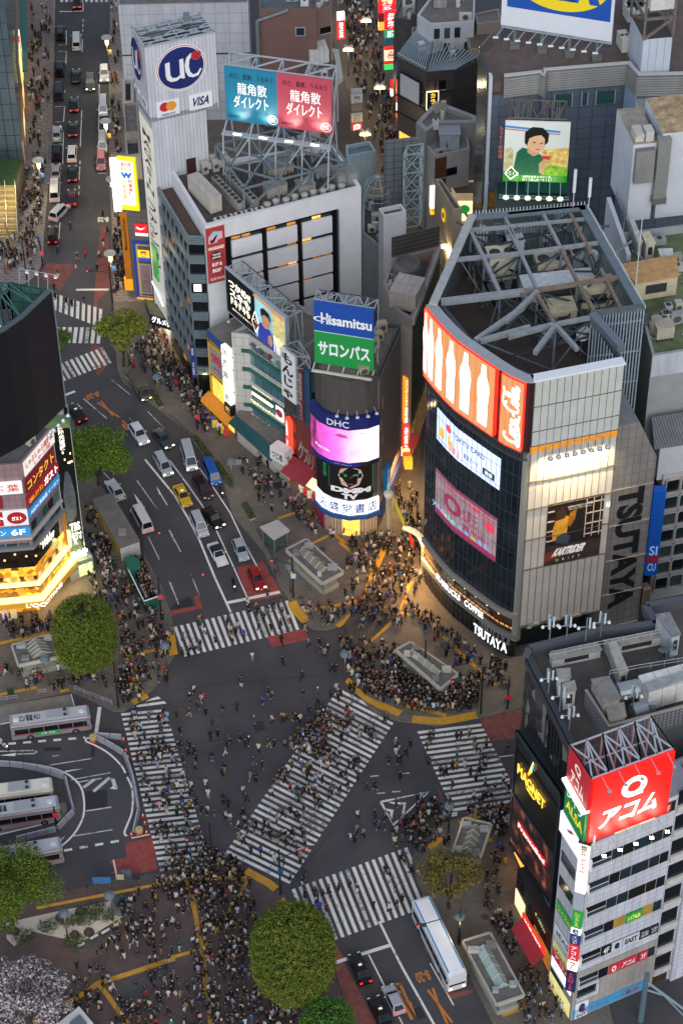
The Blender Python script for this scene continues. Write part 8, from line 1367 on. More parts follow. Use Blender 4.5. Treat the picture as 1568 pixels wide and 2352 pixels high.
J1(Wp,U(.03),U(.24),V(.11),V(.18),'一番くじ',E_('f0f0e8',.6),t,d=.64);J1(Wp,U(.3),U(.76),V(.025),V(.12),'大好きなキャラグッズ、\n当てて楽しむ一番くじ！',E_('f0f0e8',.6),t,d=.64);J1(Wp,-.9,-.2,V(.35),V(.9),'もうすぐ新登場',M('b05a50',.5,0,0,1,.2),t,d=.1,vertical=True)
m=MB()
for k in rg(6):u=U(.06+.17*k);m.beam(Wp.pt(u,PH_-.1,.2),Wp.pt(u,PH_-1.6,2.4),.1,J31);p=Wp.pt(u,PH_-1.6,2.5);m.lt(p-J0((0,0,.1)),[(.5,0),(.3,.2)],M('c8d0c8',.4),8);m.lt(p+J0((0,0,.12)),[(.42,0),(.3,.1)],em('e8ffb0',4),8)
m.beam(Wp.pt(-.5,PH_-1.7,2.4),Wp.pt(u1+.5,PH_-1.7,2.4),.14,J31);m.beam(Wp.pt(-.5,PH_-2.1,1.2),Wp.pt(u1+.5,PH_-2.1,1.2),.14,J31);m.ob('lamp_frame',t)
for k in(.2,.5,.8):L=bpy.data.lights.new('portrait_flood','SPOT');L.energy=170;L.color=(.85,1,.6);L.spot_size=R(85);L.spot_blend=1;o=bpy.data.objects.new('portrait_flood',L);C.objects.link(o);o.location=Wp.pt(U(k),PH_-1.2,2.6);o.rotation_euler=(Wp.pt(U(k),PH_+3,.3)-J0(o.location)).to_track_quat('-Z','Y').to_euler()
a,b=Wp.pt(.3,hp+.2,-.3),Wp.pt(u1-.6,hp+.2,-.3);c,d=Wp.pt(.6,hp+.8,-4.2),Wp.pt(u1-.6,hp+.8,-4.2);J8('back_frame','',J11(a,b,c,d,6)+[(a.lerp(b,k/8),c.lerp(d,k/8))for k in rg(9)]+[(c,c-J0((0,0,16))),(d,d-J0((0,0,16)))],.16,M('6d645c',.6,.2,.2,1.),parent=t)
gp_=[Wp.pt(-1,0,-.6).xy[:],Wp.pt(u1+.5,0,-.6).xy[:],Wp.pt(u1+.5,0,-7).xy[:],Wp.pt(-1,0,-7).xy[:]];t=J2('green_roof_block','dark block with green painted roof and stairs below the portrait billboard','building');J42(t,gp_,PH_-4.5,M('3f4f4c',.7,0,.15,.6),M('175048',.8,0,.2,1.),.6,.3);m=MB();W=J22(gp_[:2]);W.pn(m,W.len*.4,W.len,PH_-4.5,PH_-1.5,-4,-2.5,M('0f5a4c',.7,0,.1,1.));m.ob('green_hut',t);fp_=P2(zz(2,1,'1215,330 1330,290 1700,340 1700,400 1215,420'),21);m=MB();m.pm(fp_,0,21,M('6f6a64',.7,0,.15,.6),M('4f4a46',.9,0,.3,.8));m.ob('lower_wing',t);m=MB();g=G(z(2,1,1410,350),21.5)
for k in rg(9):a0,a1=R(180*k/9),R(180*(k+1)/9);m.face([g,g+J0((3.2*math.cos(a0),.3,3.2*math.sin(a0))),g+J0((3.2*math.cos(a1),.3,3.2*math.sin(a1)))][::-1],M('8a6420' if k%2 else '74541c',.6,0,.2,1.))
tag(m.ob('fan_shaped_sign'),'brown half round fan shaped ornament on the low roof','ornament');J6('roof_railing','white rail around the terrace under the portrait billboard',[Wp.pt(-1,PH_-7,3.4),Wp.pt(u1+1,PH_-7,3.4)],1.2)
# ================================================================== vehicles
GLV=M('10161a',.06);TYRE=M('0d0d0e',.8);RIM=M('8a8d90',.35,.7);HEAD=em('fff4d0',2.5);HEADO=M('c8ccd0',.15);TAIL=em('ff2010',1.6);TAILO=M('6a1014',.25)
CARS={'sedan':(4.6,.88,1.45,[(-2.3,.75),(-2.2,.95),(-1.5,1.0),(-.9,.98),(.75,.95),(1.9,.82),(2.25,.68),(2.3,.5)],(-1.75,.95),(-1.0,.25),.96),'hatch':(4.2,.86,1.5,[(-2.1,.7),(-2.02,.98),(-1.5,1.0),(.7,.97),(1.7,.85),(2.05,.68),(2.1,.5)],(-1.98,.95),(-1.55,.2),.98),'minivan':(4.7,.88,1.82,[(-2.35,.7),(-2.3,1.05),(-1.5,1.08),(1.1,1.04),(2.0,.92),(2.3,.7),(2.35,.5)],(-2.26,1.5),(-2.05,.75),1.06),'suv':(4.7,.92,1.7,[(-2.35,.75),(-2.28,1.05),(-1.5,1.08),(.8,1.06),(2.0,.98),(2.3,.8),(2.35,.55)],(-2.15,.95),(-1.7,.35),1.06),'van':(4.8,.9,2.0,[(-2.4,.7),(-2.38,1.1),(1.5,1.1),(2.25,1.0),(2.38,.8),(2.4,.5)],(-2.36,2.15),(-2.3,1.5),1.1),'longvan':(5.4,.94,2.25,[(-2.7,.7),(-2.68,1.15),(1.8,1.15),(2.5,1.05),(2.68,.8),(2.7,.5)],(-2.66,2.35),(-2.6,1.75),1.15)}
CMESH={}
def J37(kind_):
 if kind_ in CMESH:return CMESH[kind_]
 L,w,H,sec,cb,cr,belt=CARS[kind_];out=[]
 PAINT_=M('888888',.3,.2,key='car_paint');m=MB();v=[];n=len(sec)
 for i,(x,t)in en(sec):
  e=.12 if i in(0,n-1)else .02
  for y,zq in((-w+e,.28),(-w+e*.5,.55),(-w+.05+e,t-.06),(-w+.16+e,t),(w-.16-e,t),(w-.05-e,t-.06),(w-e*.5,.55),(w-e,.28)):v.append((x,y,min(zq,t)if zq!=.28 else .28))
 f=[(i*8+k,(i+1)*8+k,(i+1)*8+(k+1)%8,i*8+(k+1)%8)for i in rg(n-1)for k in rg(8)]+[tu(rg(8)),tu(rg((n-1)*8,n*8))[::-1]]
 m.add(v,f,PAINT_)
 wb,wr=w-.1,w-.24;a=[(cb[0],-wb,belt-.04),(cb[1],-wb,belt-.04),(cb[1],wb,belt-.04),(cb[0],wb,belt-.04)];b=[(cr[0],-wr,H),(cr[1],-wr,H),(cr[1],wr,H),(cr[0],wr,H)]
 cpt=[J0(q)for q in a+b];m.hx(cpt,PAINT_);mid=[(cr[0]+.25,-wr+.15,H+.05),(cr[1]-.3,-wr+.15,H+.05),(cr[1]-.3,wr-.15,H+.05),(cr[0]+.25,wr-.15,H+.05)];m.hx(cpt[4:]+[J0(q)for q in mid],PAINT_)
 for y in(-w-.02,w+.02):m.box((cb[1]-.55,y+(.1 if y>0 else-.1),belt+.05),(.16,.2,.13),PAINT_)
 out.append(('body',m.mesh('body',False),None))
 def pane(i,j,k,l,nm,ins=.1,off=.012):
  p=[cpt[q]for q in(i,j,k,l)];c=sum(p,J0())/4;nrm=(p[1]-p[0]).cross(p[3]-p[0]).normalized();mm=MB();mm.face([q.lerp(c,ins)+nrm*off for q in p],GLV);out.append((nm,mm.mesh(nm),None))
 pane(1,2,6,5,'windscreen');pane(3,0,4,7,'rear_window',.14);pane(0,1,5,4,'side_window');pane(2,3,7,6,'side_window')
 mm=MB();mm.tube((0,-.11,0),(0,.11,0),.33,TYRE,14);mm.tube((0,-.115,0),(0,.115,0),.19,RIM,10);wh=mm.mesh('wheel')
 for x in(-L*.3,L*.31):
  for y in(-w+.09,w-.09):out.append(('wheel',wh,(x,y,.33)))
 return CMESH.setdefault(kind_,out)
LAMPM={}
def J38(nm,mat,s):
 k=(nm,mat.name_full,s)
 if k not in LAMPM:m=MB();m.box((0,0,0),s,mat);LAMPM[k]=m.mesh(nm)
 return LAMPM[k]
def put(o,parent,loc=None):
 C.objects.link(o);o.parent=parent
 if loc:o.location=loc
 return o
def car(kind_,rear,front,col,label,cat='car',lights='',roof=None,group=None,h=.02,name=None):
 a,b=G(rear,h),G(front,h);c=(a+b)/2;d=b-a;t=J2(name or('van' if 'van' in kind_ else 'parked_car' if 'parked' in label else 'car'),label,cat,group,c,math.atan2(d.y,d.x));paint=M(col,.28,.25,0,1);L,w=CARS[kind_][:2]
 for nm,me,loc in J37(kind_):
  o=put(bpy.data.objects.new(nm,me),t,loc)
  if nm=='body':o.material_slots[0].link='OBJECT';o.material_slots[0].material=paint
 for y in(-w+.28,w-.28):
  put(bpy.data.objects.new('headlight',J38('headlight',HEAD if 'h' in lights else HEADO,(.14,.36,.16))),t,(L/2-.05,y,.68));put(bpy.data.objects.new('tail_light',J38('tail_light',TAIL if 't' in lights else TAILO,(.1,.3,.2))),t,(-L/2+.02,y,.8))
 put(bpy.data.objects.new('number_plate',J38('number_plate',M('d8d8d0'),(.03,.36,.16))),t,(L/2+.02,0,.45))
 if roof:H=CARS[kind_][2];m=MB();roof(m,H);m.ob('roof_sign' if 'taxi' in label else 'roof_panel',t)
 return t
def J20(m,H):m.box((-.1,0,H+.12),(.2,.42,.16),M('d8d4b0',.4,0,0,1,.4))
car('sedan',z(1,2,72,1335),z(1,2,160,1505),'c8a010','bright yellow taxi in the middle lane behind the silver people carrier','taxi','',J20,name='taxi')
car('minivan',z(1,2,245,1275),z(1,2,345,1430),'3a1016','dark maroon people carrier beside the yellow taxi','car','',lambda m,H:m.box((-.5,0,H+.06),(1.6,1.1,.02),GLV))
car('van',z(1,2,345,1145),z(1,2,412,1300),'0f50a0','bright blue boxy van by the kerb planters','van')
car('longvan',z(1,2,140,960),z(1,2,208,1205),'a9adb2','long silver van with lit headlights ahead of the grey saloon','van','h')
car('minivan',z(0,2,1418,1060),z(0,2,1515,1235),'a4a9b0','silver people carrier between the dark saloon and yellow taxi','car','h')
car('sedan',z(0,2,1398,830),z(0,2,1530,990),'3c434c','dark grey saloon rounding the bend past the big leafy tree','car','h')
car('suv',z(0,2,1195,790),z(0,2,1300,950),'c6c8cc','white off-roader half hidden under the big leafy tree','car','h')
car('sedan',z(0,2,1095,1455),z(0,2,980,1280),'b9bdc0','white saloon driving away beside the long grey hoarding','car','')
car('longvan',z(0,3,1325,205),z(0,3,1225,20),'c4c6c0','white panel van with red tail lights near the long grey hoarding','van','t')
car('sedan',z(0,2,735,740),z(0,2,635,625),'14181a','black taxi braking beside the tall black radio billboard','taxi','t',J20,name='taxi')
car('minivan',z(0,2,850,1150),z(0,2,760,1000),'8a8478','beige people carrier under the big leafy tree with tail lights on','car','t')
car('minivan',z(0,2,770,985),z(0,2,700,880),'c0c2c4','white people carrier glimpsed through the big leafy tree','car','')
car('sedan',z(1,3,322,15),z(1,3,455,175),'101214','long black saloon between the silver people carrier and kerb lane','car','h')
car('minivan',z(1,3,222,60),z(1,3,312,265),'a8acb2','silver people carrier ahead of the white soft top car','car','')
car('sedan',z(1,3,380,330),z(1,3,480,515),'d8d8d8','white open car with folded dark blue soft top','car','',lambda m,H:m.hx([J0(p)for p in((-1.2,-.7,1.),(.35,-.7,1.),(.35,.7,1.),(-1.2,.7,1.),(-1.05,-.64,H+.07),(.2,-.64,H+.07),(.2,.64,H+.07),(-1.05,.64,H+.07))],M('10182c',.8)))
car('hatch',z(1,3,598,292),z(1,3,672,475),'9da2a8','silver estate waiting behind the red car at the stop line','car','')
car('hatch',z(1,3,735,548),z(1,3,825,740),'8f1018','red hatchback first at the stop line on the red road patch','car','h')
t=car('van',z(0,2,1215,400),z(0,2,1318,555),'4a4438','brown delivery truck with tall box body parked by the planter','truck','h',lambda m,H:m.box((-.7,0,1.75),(3.4,1.95,1.5),M('4e4a3e',.7,0,.15,1.)),name='delivery_truck')
R1=(('sedan',0,'695,85','695,0','0e1012','black car braking at the far zebra stop line','t'),('minivan',0,'545,385','550,265','121416','black people carrier parked first in the kerb bays from the top',''),('van',0,'692,460','690,345','c2c3c0','white van in the lane below the far stop line',''),('minivan',0,'540,700','545,585','0f1113','black people carrier parked above the navy box van',''),('sedan',0,'683,765','687,650','101316','black taxi level with the grey jeep',''),('suv',0,'810,690','815,840','5a5a54','grey green jeep with lit headlights coming down the avenue','h'),('suv',0,'938,625','940,745','d0d2d4','white off-roader with sunroof parked in the far side bays','h'),('van',0,'530,925','530,785','16222e','navy box van parked in the kerb bays',''),('sedan',0,'668,1020','673,905','0d1012','black car with red tail lights in the second queue place','t'),('sedan',0,'513,1270','516,1170','a2a4a6','silver saloon parked above a black car in the bays',''),('sedan',0,'657,1240','660,1125','101214','black taxi with red tail lights behind the white people carrier','t'),('minivan',0,'510,1450','515,1330','111315','black people carrier parked below the silver saloon',''),('minivan',0,'648,1465','652,1335','cccdc8','white people carrier with bright red tail lights in the queue','t'),('van',0,'928,920','930,1050','b9bcc0','white box van parked beside the avenue lamp',''),('van',0,'925,1250','925,1375','a9adb2','silver box van parked just above the pink kei van',''),('minivan',0,'910,1410','912,1530','a0676a','dusty pink small van parked last in the far bays',''),('sedan',1,'503,105','507,-20','98928c','grey saloon parked beside the pair of street lamps',''),('sedan',1,'653,120','655,0','0f1214','black car braking behind the white people carrier','t'),('longvan',1,'495,300','498,140','c6c6c2','white long van with tail lights parked near the turning silver car','t'),('sedan',1,'648,330','648,220','4a1a1c','dark red car with red tail lights heading up the avenue','t'),('minivan',1,'488,460','590,350','a6aab0','silver people carrier swinging out at an angle from the kerb','t'),('minivan',1,'475,675','478,540','0f1113','black people carrier stopped at the kerb near the corner','t'))
for k_,r_,a,b,col,lab,li in R1:car(k_,zz(0,r_,a)[0],zz(0,r_,b)[0],col,lab,'van' if 'van' in k_ and k_!='minivan' else 'car',li)
car('sedan',z(2,5,235,1240),z(2,5,120,960),'0f1518','black saloon taxi at the lower stop line with red tail lights','taxi','t',J20,name='taxi')
car('hatch',z(2,5,530,1490),z(2,5,425,1260),'a9a8ae','silver hatchback crossing the orange turn arrow','car','t')
car('sedan',z(2,5,415,1620),z(2,5,300,1365),'101214','black taxi beside the silver hatchback at the bottom edge','taxi','t',J20,name='taxi')
def bus(rear,front,L,w,H,label,body,roofc,stripe=None,roofnum=None,blue=False,ad=False,zref=3.):
 a,b=G(rear,zref),G(front,zref);c=(a+b)/2;d=(b-a).normalized();t=J2('coach' if blue else 'city_bus',label,'coach' if blue else 'bus',None,(c.x,c.y,.02),math.atan2(d.y,d.x));BM=M(body,.35,.3,.04,.5);hw=w/2
 m=MB();v=[];pr=((-hw,.35),(-hw,H-.3),(-hw+.12,H-.08),(-hw+.35,H),(hw-.35,H),(hw-.12,H-.08),(hw,H-.3),(hw,.35))
 for x,s,dz in((-L/2,.94,-.06),(-L/2+.15,1,0),(L/2-.35,1,0),(L/2,.93,-.12)):v+=[(x,y*s,zq+(dz if zq>1 else 0))for y,zq in pr]
 m.add(v,[(i*8+k,(i+1)*8+k,(i+1)*8+(k+1)%8,i*8+(k+1)%8)for i in rg(3)for k in rg(8)]+[tu(rg(8)),tu(rg(24,32))[::-1]],BM);m.ob('body',t)
 m=MB();m.box((0,0,H+.01),(L-.7,w-.6,.03),M(roofc,.5,0,.06,.8));m.ob('roof_skin',t)
 for s in(-1,1):
  for k in rg(5):m=MB();e=(L-.9)/5;m.box((-L/2+.45+e*(k+.5),s*(hw+.005),H*.6),(e-.1,.03,H*.3),GLV);m.ob('side_window',t)
  m=MB()
  if stripe:m.box((0,s*(hw+.008),H*.41),(L-.3,.03,.16),M(stripe,.4));m.box((0,s*(hw+.008),H-.28),(L-.3,.03,.08),M(stripe,.4))
  if blue:m.box((-.1,s*(hw-.3),H+.0),(L-.9,.16,.06),M('0f7ab8',.4));m.box((0,s*(hw+.008),H*.42),(L-.5,.02,.05),M('0f7ab8',.4))
  if ad:m.box((-.4,s*(hw+.012),.98),(3.2,.03,.62),M('1f8a3a',.4,0,0,1,.1))
  m.ob('side_stripe',t)
  for x in(-L*.27,L*.3):m=MB();m.tube((x,s*(hw-.2),.48),(x,s*(hw+.03),.48),.48,TYRE,16);m.tube((x,s*(hw),.48),(x,s*(hw+.04),.48),.28,RIM,12);m.ob('wheel',t)
 m=MB();m.face([(L/2+.005,-hw*.84,H*.36),(L/2+.005,hw*.84,H*.36),(L/2-.02,hw*.84,H*.86),(L/2-.02,-hw*.84,H*.86)],GLV)
 if blue:m.face([(L/2-.02,-hw*.84,H*.86),(L/2-.02,hw*.84,H*.86),(L/2-.3,hw*.75,H-.03),(L/2-.3,-hw*.75,H-.03)],GLV)
 m.ob('windscreen',t);m=MB();m.face([(-L/2-.005,-hw*.8,H*.5),(-L/2-.005,hw*.8,H*.5),(-L/2+.0,hw*.8,H*.84),(-L/2,-hw*.8,H*.84)][::-1],GLV);m.ob('rear_window',t)
 for s in(-1,1):put(bpy.data.objects.new('headlight',J38('headlight',HEAD if blue else HEADO,(.14,.36,.16))),t,(L/2-.02,s*hw*.7,.75));put(bpy.data.objects.new('tail_light',J38('tail_light',TAILO,(.1,.3,.2))),t,(-L/2,s*hw*.75,.9));m=MB();m.box((L/2+.1,s*(hw+.15),H*.72),(.12,.16,.36),J30);m.ob('mirror',t)
 if not blue:
  m=MB();m.box((L*.1,0,H+.14),(2.8,w*.62,.28),M('9fa2a6',.45,.2));
  for q in(-.45,.45):m.lt((L*.1+1,q,H+.28),[(.26,0),(.26,.04),(.2,.04),(.05,.02)],M('2a2c2e'),10)
  m.ob('roof_unit',t)
  for x in(-L*.42,L*.4):m=MB();m.lt((x,0,H+.02),[(.42,0),(.36,.1),(.1,.14)],M('c9c9cb',.4),16);m.ob('roof_hatch',t)
 if roofnum:gtext((-L*.12,hw*.5,H+.03),(-L*.26,0,0),(0,-hw,0),roofnum,M('1a1c20'),t,.012,bold=.03)
 if ad:J39(lambda a,b,c:J0((J21(-1.4,.5,a),-hw-.03,J21(.8,1.15,b))),'お茶 生茶',J29,t)
 return t
bus(z(0,4,95,365),z(0,4,795,270),10.6,2.4,3.,'silver city bus with red stripes and green side advert entering the rotary','8c8e92','a9abaf','a01824','1734 東急バス',ad=True)
bus(z(0,4,-240,1010),z(0,4,440,925),10.6,2.4,3.,'cream roofed city bus parked uppermost in the rotary bays','b9b4a4','cfcabb',None,None)
bus(z(0,4,-190,1190),z(0,4,500,1085),10.6,2.4,3.,'silver city bus numbered two on its roof in the middle bay','8c8e92','adafb4','a01824','東急バス 2')
bus(z(0,4,-170,1580),z(0,4,520,1460),10.6,2.4,3.,'silver city bus numbered three on its roof beside the leafy tree','8c8e92','adafb4','a01824','東急バス 3')
t=bus(z(2,5,725,445),z(2,5,1052,1125),12.,2.5,3.5,'long white coach with bright blue roof line leaving the lower zebra','dcdfe2','e6e8ea',None,None,True,zref=3.4)
J39(lambda a,b,c:J0((J21(4.6,-3.4,a),1.26,J21(.75,1.6,b))),'Scenic Tour',M('1f3a5a'),t,bold=.02)
def bike(p,q,label,col='16181a',rider=None,pedal=False):
 a,b=G(p,.02),G(q,.02);d=b-a;t=J2('bicycle' if pedal else 'motorcycle',label,'bicycle' if pedal else 'motorcycle',None,(a+b)/2,math.atan2(d.y,d.x));r=.33 if pedal else .31;w=.03 if pedal else .1
 for x in(-.62,.62):
  m=MB()
  for k in rg(14):c0,c1=2*math.pi*k/14,2*math.pi*(k+1)/14;m.beam((x+r*math.cos(c0),0,r+r*math.sin(c0)),(x+r*math.cos(c1),0,r+r*math.sin(c1)),w,TYRE)
  m.ob('wheel',t)
 m=MB();F_=M(col,.35,.3)
 if pedal:[m.beam(u,v,.045,F_)for u,v in(((-.62,0,.33),(-.1,0,.35)),((-.1,0,.35),(-.25,0,.85)),((-.25,0,.8),(.42,0,.85)),((-.1,0,.35),(.42,0,.8)),((.42,0,.95),(.62,0,.33)))]
 else:m.hx([J0(p)for p in((-.75,-.14,.42),(.5,-.12,.4),(.5,.12,.4),(-.75,.14,.42),(-.85,-.16,.82),(.4,-.14,.95),(.4,.14,.95),(-.85,.16,.82))],F_);m.box((-.7,0,1.0),(.4,.36,.32),F_);m.beam((.5,0,.95),(.64,0,.3),.08,RIM)
 m.ob('frame',t);m=MB();m.beam((.42,-.3,1.),(.42,.3,1.),.05,J30);m.ob('handlebar',t);m=MB();m.box((-.25,0,.9),(.28,.2,.08),J30);m.ob('saddle',t)
 if not pedal:m=MB();m.box((.62,0,.82),(.08,.16,.14),HEAD);m.ob('headlight',t)
 return t
bike(z(1,3,560,650),z(1,3,588,745),'black motorcycle with lit headlight waiting between the white lines');bike(z(1,2,450,1360),z(1,2,475,1410),'scooter with rider overtaking beside the blue van','2a2c2e');bike(z(0,4,20,590),z(0,4,70,630),'white scooter at the edge of the bus rotary','c8c8c4')
bike(z(1,3,935,560),z(1,3,950,615),'delivery bicycle with green box by the kerb','20242a',pedal=True);bike(z(1,5,105,215),z(1,5,195,215),'bicycle being pushed at the plaza edge below the zebra','3a3c3e',pedal=True);bike(z(2,4,1220,1235),z(2,4,1270,1230),'bicycle ridden along the yellow strip by the lower zebra corner','2c2e30',pedal=True);bike(z(0,1,625,500),z(0,1,632,540),'bicycle ridden up the middle of the avenue','2c2e30',pedal=True);bike(z(2,4,1475,215),z(2,4,1515,200),'bicycle parked beside the red no entry sign post','3a3c40',pedal=True);bike(z(1,3,945,395),z(1,3,975,375),'bicycle leaning behind the glass lift kiosk','3a3c40',pedal=True)
# ================================================================== trees
rng=np.random.default_rng(5)
def leaves(name,parent,clumps,n,size,mats,flat=.5,shellk=.55):
 vol=np.array([c[1][0]*c[1][1]for c in clumps]);vol=vol/vol.sum();V,Fm=[],[]
 for(c,r),f in zip(clumps,vol):
  k=max(8,int(n*f));d=rng.normal(size=(k,3));d/=np.linalg.norm(d,axis=1)[:,None];rad=shellk+(1-shellk)*rng.random(k)**.6;p=np.array(c)+d*rad[:,None]*np.array(r);p+=rng.normal(size=(k,3))*size*.5
  nrm=d+rng.normal(size=(k,3))*.55;nrm[:,2]+=.35;nrm/=np.linalg.norm(nrm,axis=1)[:,None];t1=np.cross(nrm,rng.normal(size=(k,3)));t1/=np.linalg.norm(t1,axis=1)[:,None];t2=np.cross(nrm,t1);s=size*(.6+.8*rng.random(k))[:,None]
  V.append(np.stack([p-t1*s,p-t2*s*.55,p+t1*s,p+t2*s*.55],1).reshape(-1,3));Fm.append(rng.integers(0,len(mats),k))
 V=np.concatenate(V);mi=np.concatenate(Fm);k=len(mi);me=bpy.data.meshes.new(name);me.vertices.add(len(V));me.vertices.foreach_set('co',V.astype(np.float32).ravel());me.loops.add(4*k);me.loops.foreach_set('vertex_index',np.arange(4*k,dtype=np.int32));me.polygons.add(k);me.polygons.foreach_set('loop_start',np.arange(0,4*k,4,dtype=np.int32));me.polygons.foreach_set('loop_total',np.full(k,4,dtype=np.int32));me.polygons.foreach_set('material_index',mi.astype(np.int32))
 for q in mats:me.materials.append(q)
 me.update();me.validate();o=bpy.data.objects.new(name,me);C.objects.link(o);o.parent=parent;return o
BARK=M('2f2821',.9,0,.3,3.)
def tree(base,H,clumps,n,size,cols,label,trunk=.22,limbs=7,shellk=.5,kind_='tree'):
 g=G(base,.12);t=J2(kind_,label,'tree',None,g);m=MB();top=J0((sum(c[0][0]for c in clumps)/len(clumps),sum(c[0][1]for c in clumps)/len(clumps),H*.5));m.tube((0,0,0),top*.6,trunk,BARK,9,trunk*.7)
 for c,r in clumps[:limbs]:m.tube(top*(.35+.2*random.random()),c,trunk*.45,BARK,6,.05);[m.tube(J0(c)*.75+top*.2,J0(c)+J0((random.uniform(-1,1)*r[0],random.uniform(-1,1)*r[1],random.uniform(-.4,.8)*r[2])),trunk*.2,BARK,5,.03)for _ in rg(3)]
 m.ob('trunk',t);leaves('crown',t,clumps,n,size,[M(c,.95,0,.15,1.5)for c in cols],shellk=shellk);return t
def puff(R_,H,n,rr,seed,fl=.8):
 r=random.Random(seed);out=[]
 for k in rg(n):a,e=r.uniform(0,6.28),r.uniform(-.35,1.);q=R_*(.45+.5*r.random());s=rr*r.uniform(.75,1.25);out.append(((q*math.cos(a)*math.cos(e),q*math.sin(a)*math.cos(e),H+q*fl*math.sin(e)),(s,s,s*.75)))
 return out
def dome(rx,ry,rz_,H,n,rr,seed,box=2.):
 r=random.Random(seed);out=[]
 for k in rg(n):
  zq=1-1.75*(k+.5)/n;a=k*2.39996;q=(1-abs(zq)**box)**(1/box);out.append(((rx*q*math.cos(a),ry*q*math.sin(a),H+rz_*zq),(rr*r.uniform(.8,1.25),)*3))
 return out
tree(z(0,2,1110,235),10,puff(3.6,7.2,22,1.5,1),5200,.2,['66741f','768228','525f1a','84802c'],'loose olive green street tree by the upper corner crossing',.2)
tree(z(0,2,885,1300),9,puff(4.6,6.4,26,2.0,2),20000,.15,['4e6a16','5e7c1c','40580f','6c8420'],'broad dark green street tree over the bend of the road')
def J41(base,rx,ry,rz_,H,lab,box,cols,n,seed):
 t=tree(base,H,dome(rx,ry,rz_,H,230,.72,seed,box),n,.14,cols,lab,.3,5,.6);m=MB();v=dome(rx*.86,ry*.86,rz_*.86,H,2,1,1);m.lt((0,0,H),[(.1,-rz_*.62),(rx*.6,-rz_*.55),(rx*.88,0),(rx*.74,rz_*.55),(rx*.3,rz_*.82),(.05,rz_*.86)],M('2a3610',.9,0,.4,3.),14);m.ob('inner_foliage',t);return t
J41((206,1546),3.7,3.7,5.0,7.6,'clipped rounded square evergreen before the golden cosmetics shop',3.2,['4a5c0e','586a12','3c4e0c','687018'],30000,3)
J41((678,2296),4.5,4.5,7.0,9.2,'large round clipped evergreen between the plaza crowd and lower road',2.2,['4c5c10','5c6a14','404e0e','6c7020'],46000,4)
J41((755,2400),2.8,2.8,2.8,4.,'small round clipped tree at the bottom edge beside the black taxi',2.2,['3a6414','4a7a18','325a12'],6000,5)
tree((30,2125),11,puff(5.2,8.4,26,2.2,6)+puff(4.,6.,8,1.8,16),30000,.135,['46580c','566a10','36460a','64741a'],'big bright green tree over the corner of the gravel garden',.3)
tree((70,2345),8,puff(4.9,5.0,34,1.7,7,.6),15000,.19,['a3969a','b4a8aa','7d7276','c0b6b8','5c5254','3c3634'],'pale pink cherry tree in blossom at the plaza corner',.25,10,.2,'cherry_tree')
tree(z(2,5,972,530),9,puff(4.2,6.2,24,1.3,8),3600,.17,['5a5a20','6a6226','4a4c1c','7a5a1c'],'sparse yellowing tree beside the white coach',.22,20)
tree(z(0,2,545,200),6,puff(1.8,4.6,10,1.,9),1800,.2,['3f5a1c','4f6a22'],'sliver of green tree behind the edge of the dark screen',.15)
# ================================================================== small street buildings and furniture
def J16(pts,label,h=3.1,sky='76766a',lit=None,ridge=True):
 p=P2(pts,h);t=J2('subway_entrance',label,'entrance');m=MB();m.pm(p,h-.35,h,M('8a8780',.7,0,.15,.8),M('5f5d58',.85,0,.3,1.),bot=True);m.ob('roof',t)
 n=len(p);m=MB()
 for i in rg(n):W=J22([p[i],p[(i+1)%n]]);W.pn(m,0,W.len,h-.35,h+.18,-.2,.06,M('a09c94',.6,0,.1,1.))
 m.ob('roof_edge',t);q=inset(p,.45);wall=MB()
 for i in rg(n):
  W=J22([q[i],q[(i+1)%n]]);m=MB();W.pn(m,.05,W.len-.05,1.,h-.36,-.03,.03,M('6a7468',.12,0,.3,1.,.06));m.ob('glass_wall',t);W.pn(wall,0,W.len,-.1,1.,-.15,.08,M('8d8b86',.7,0,.1,1.))
  for k in rg(int(W.len/2.2)+1):g=W.pt(W.len*k/max(1,int(W.len/2.2)),0);wall.beam((g.x,g.y,1),(g.x,g.y,h-.36),.1,M('55575a',.5,.4))
 wall.ob('base_wall',t)
 if ridge:
  c=sum((J0(a)for a in p),J0((0,0)))/n;e0,e1=(J0(p[0])+J0(p[1]))/2,(J0(p[2])+J0(p[3]))/2;a,b=c.lerp(e0,.62),c.lerp(e1,.62);s=(J0(p[0])-J0(p[1])).normalized()*(J0(p[0])-J0(p[1])).length*.24;m=MB();SKY=M(sky,.2,0,.2,.6);A,B=J0((*a,h+.9)),J0((*b,h+.9));sv=J0((*s,0));dn=J0((0,0,-.85))
  m.add([A,B,B+sv+dn,A+sv+dn,A-sv+dn,B-sv+dn],[(0,1,2,3),(1,0,4,5),(0,3,4),(1,5,2)],SKY);m.ob('skylight',t);m=MB()
  for k in rg(5):P_=A.lerp(B,k/4)+J0((0,0,.02));m.beam(P_,P_+sv+dn,.07,M('b8bab8'));m.beam(P_,P_-sv+dn,.07,M('b8bab8'))
  m.ob('skylight_frame',t)
  for k in rg(4):m=MB();P_=J0((*J0(p[k]).lerp(c,.35),h));m.box(P_+J0((0,0,.3)),(random.uniform(.6,1.4),random.uniform(.5,.9),.6),M(random.choice(['8f9290','a9a79e','6f7270']),.6,0,.2,2.));m.ob('roof_box',t)
 if lit:W=J22([q[2],q[3]])if lit==1 else J22([q[1],q[2]]);m=MB();W.pn(m,.3,W.len-.3,.2,2.4,.05,.1,M('c8b060',.4,0,.5,2.,.45));m.ob('lit_doorway',t)
 return t
J16(zz(1,3,'1043,360 1220,268 1545,560 1365,655'),'grey subway entrance with glazed ridge roof beside the glass lift kiosk',lit=1)
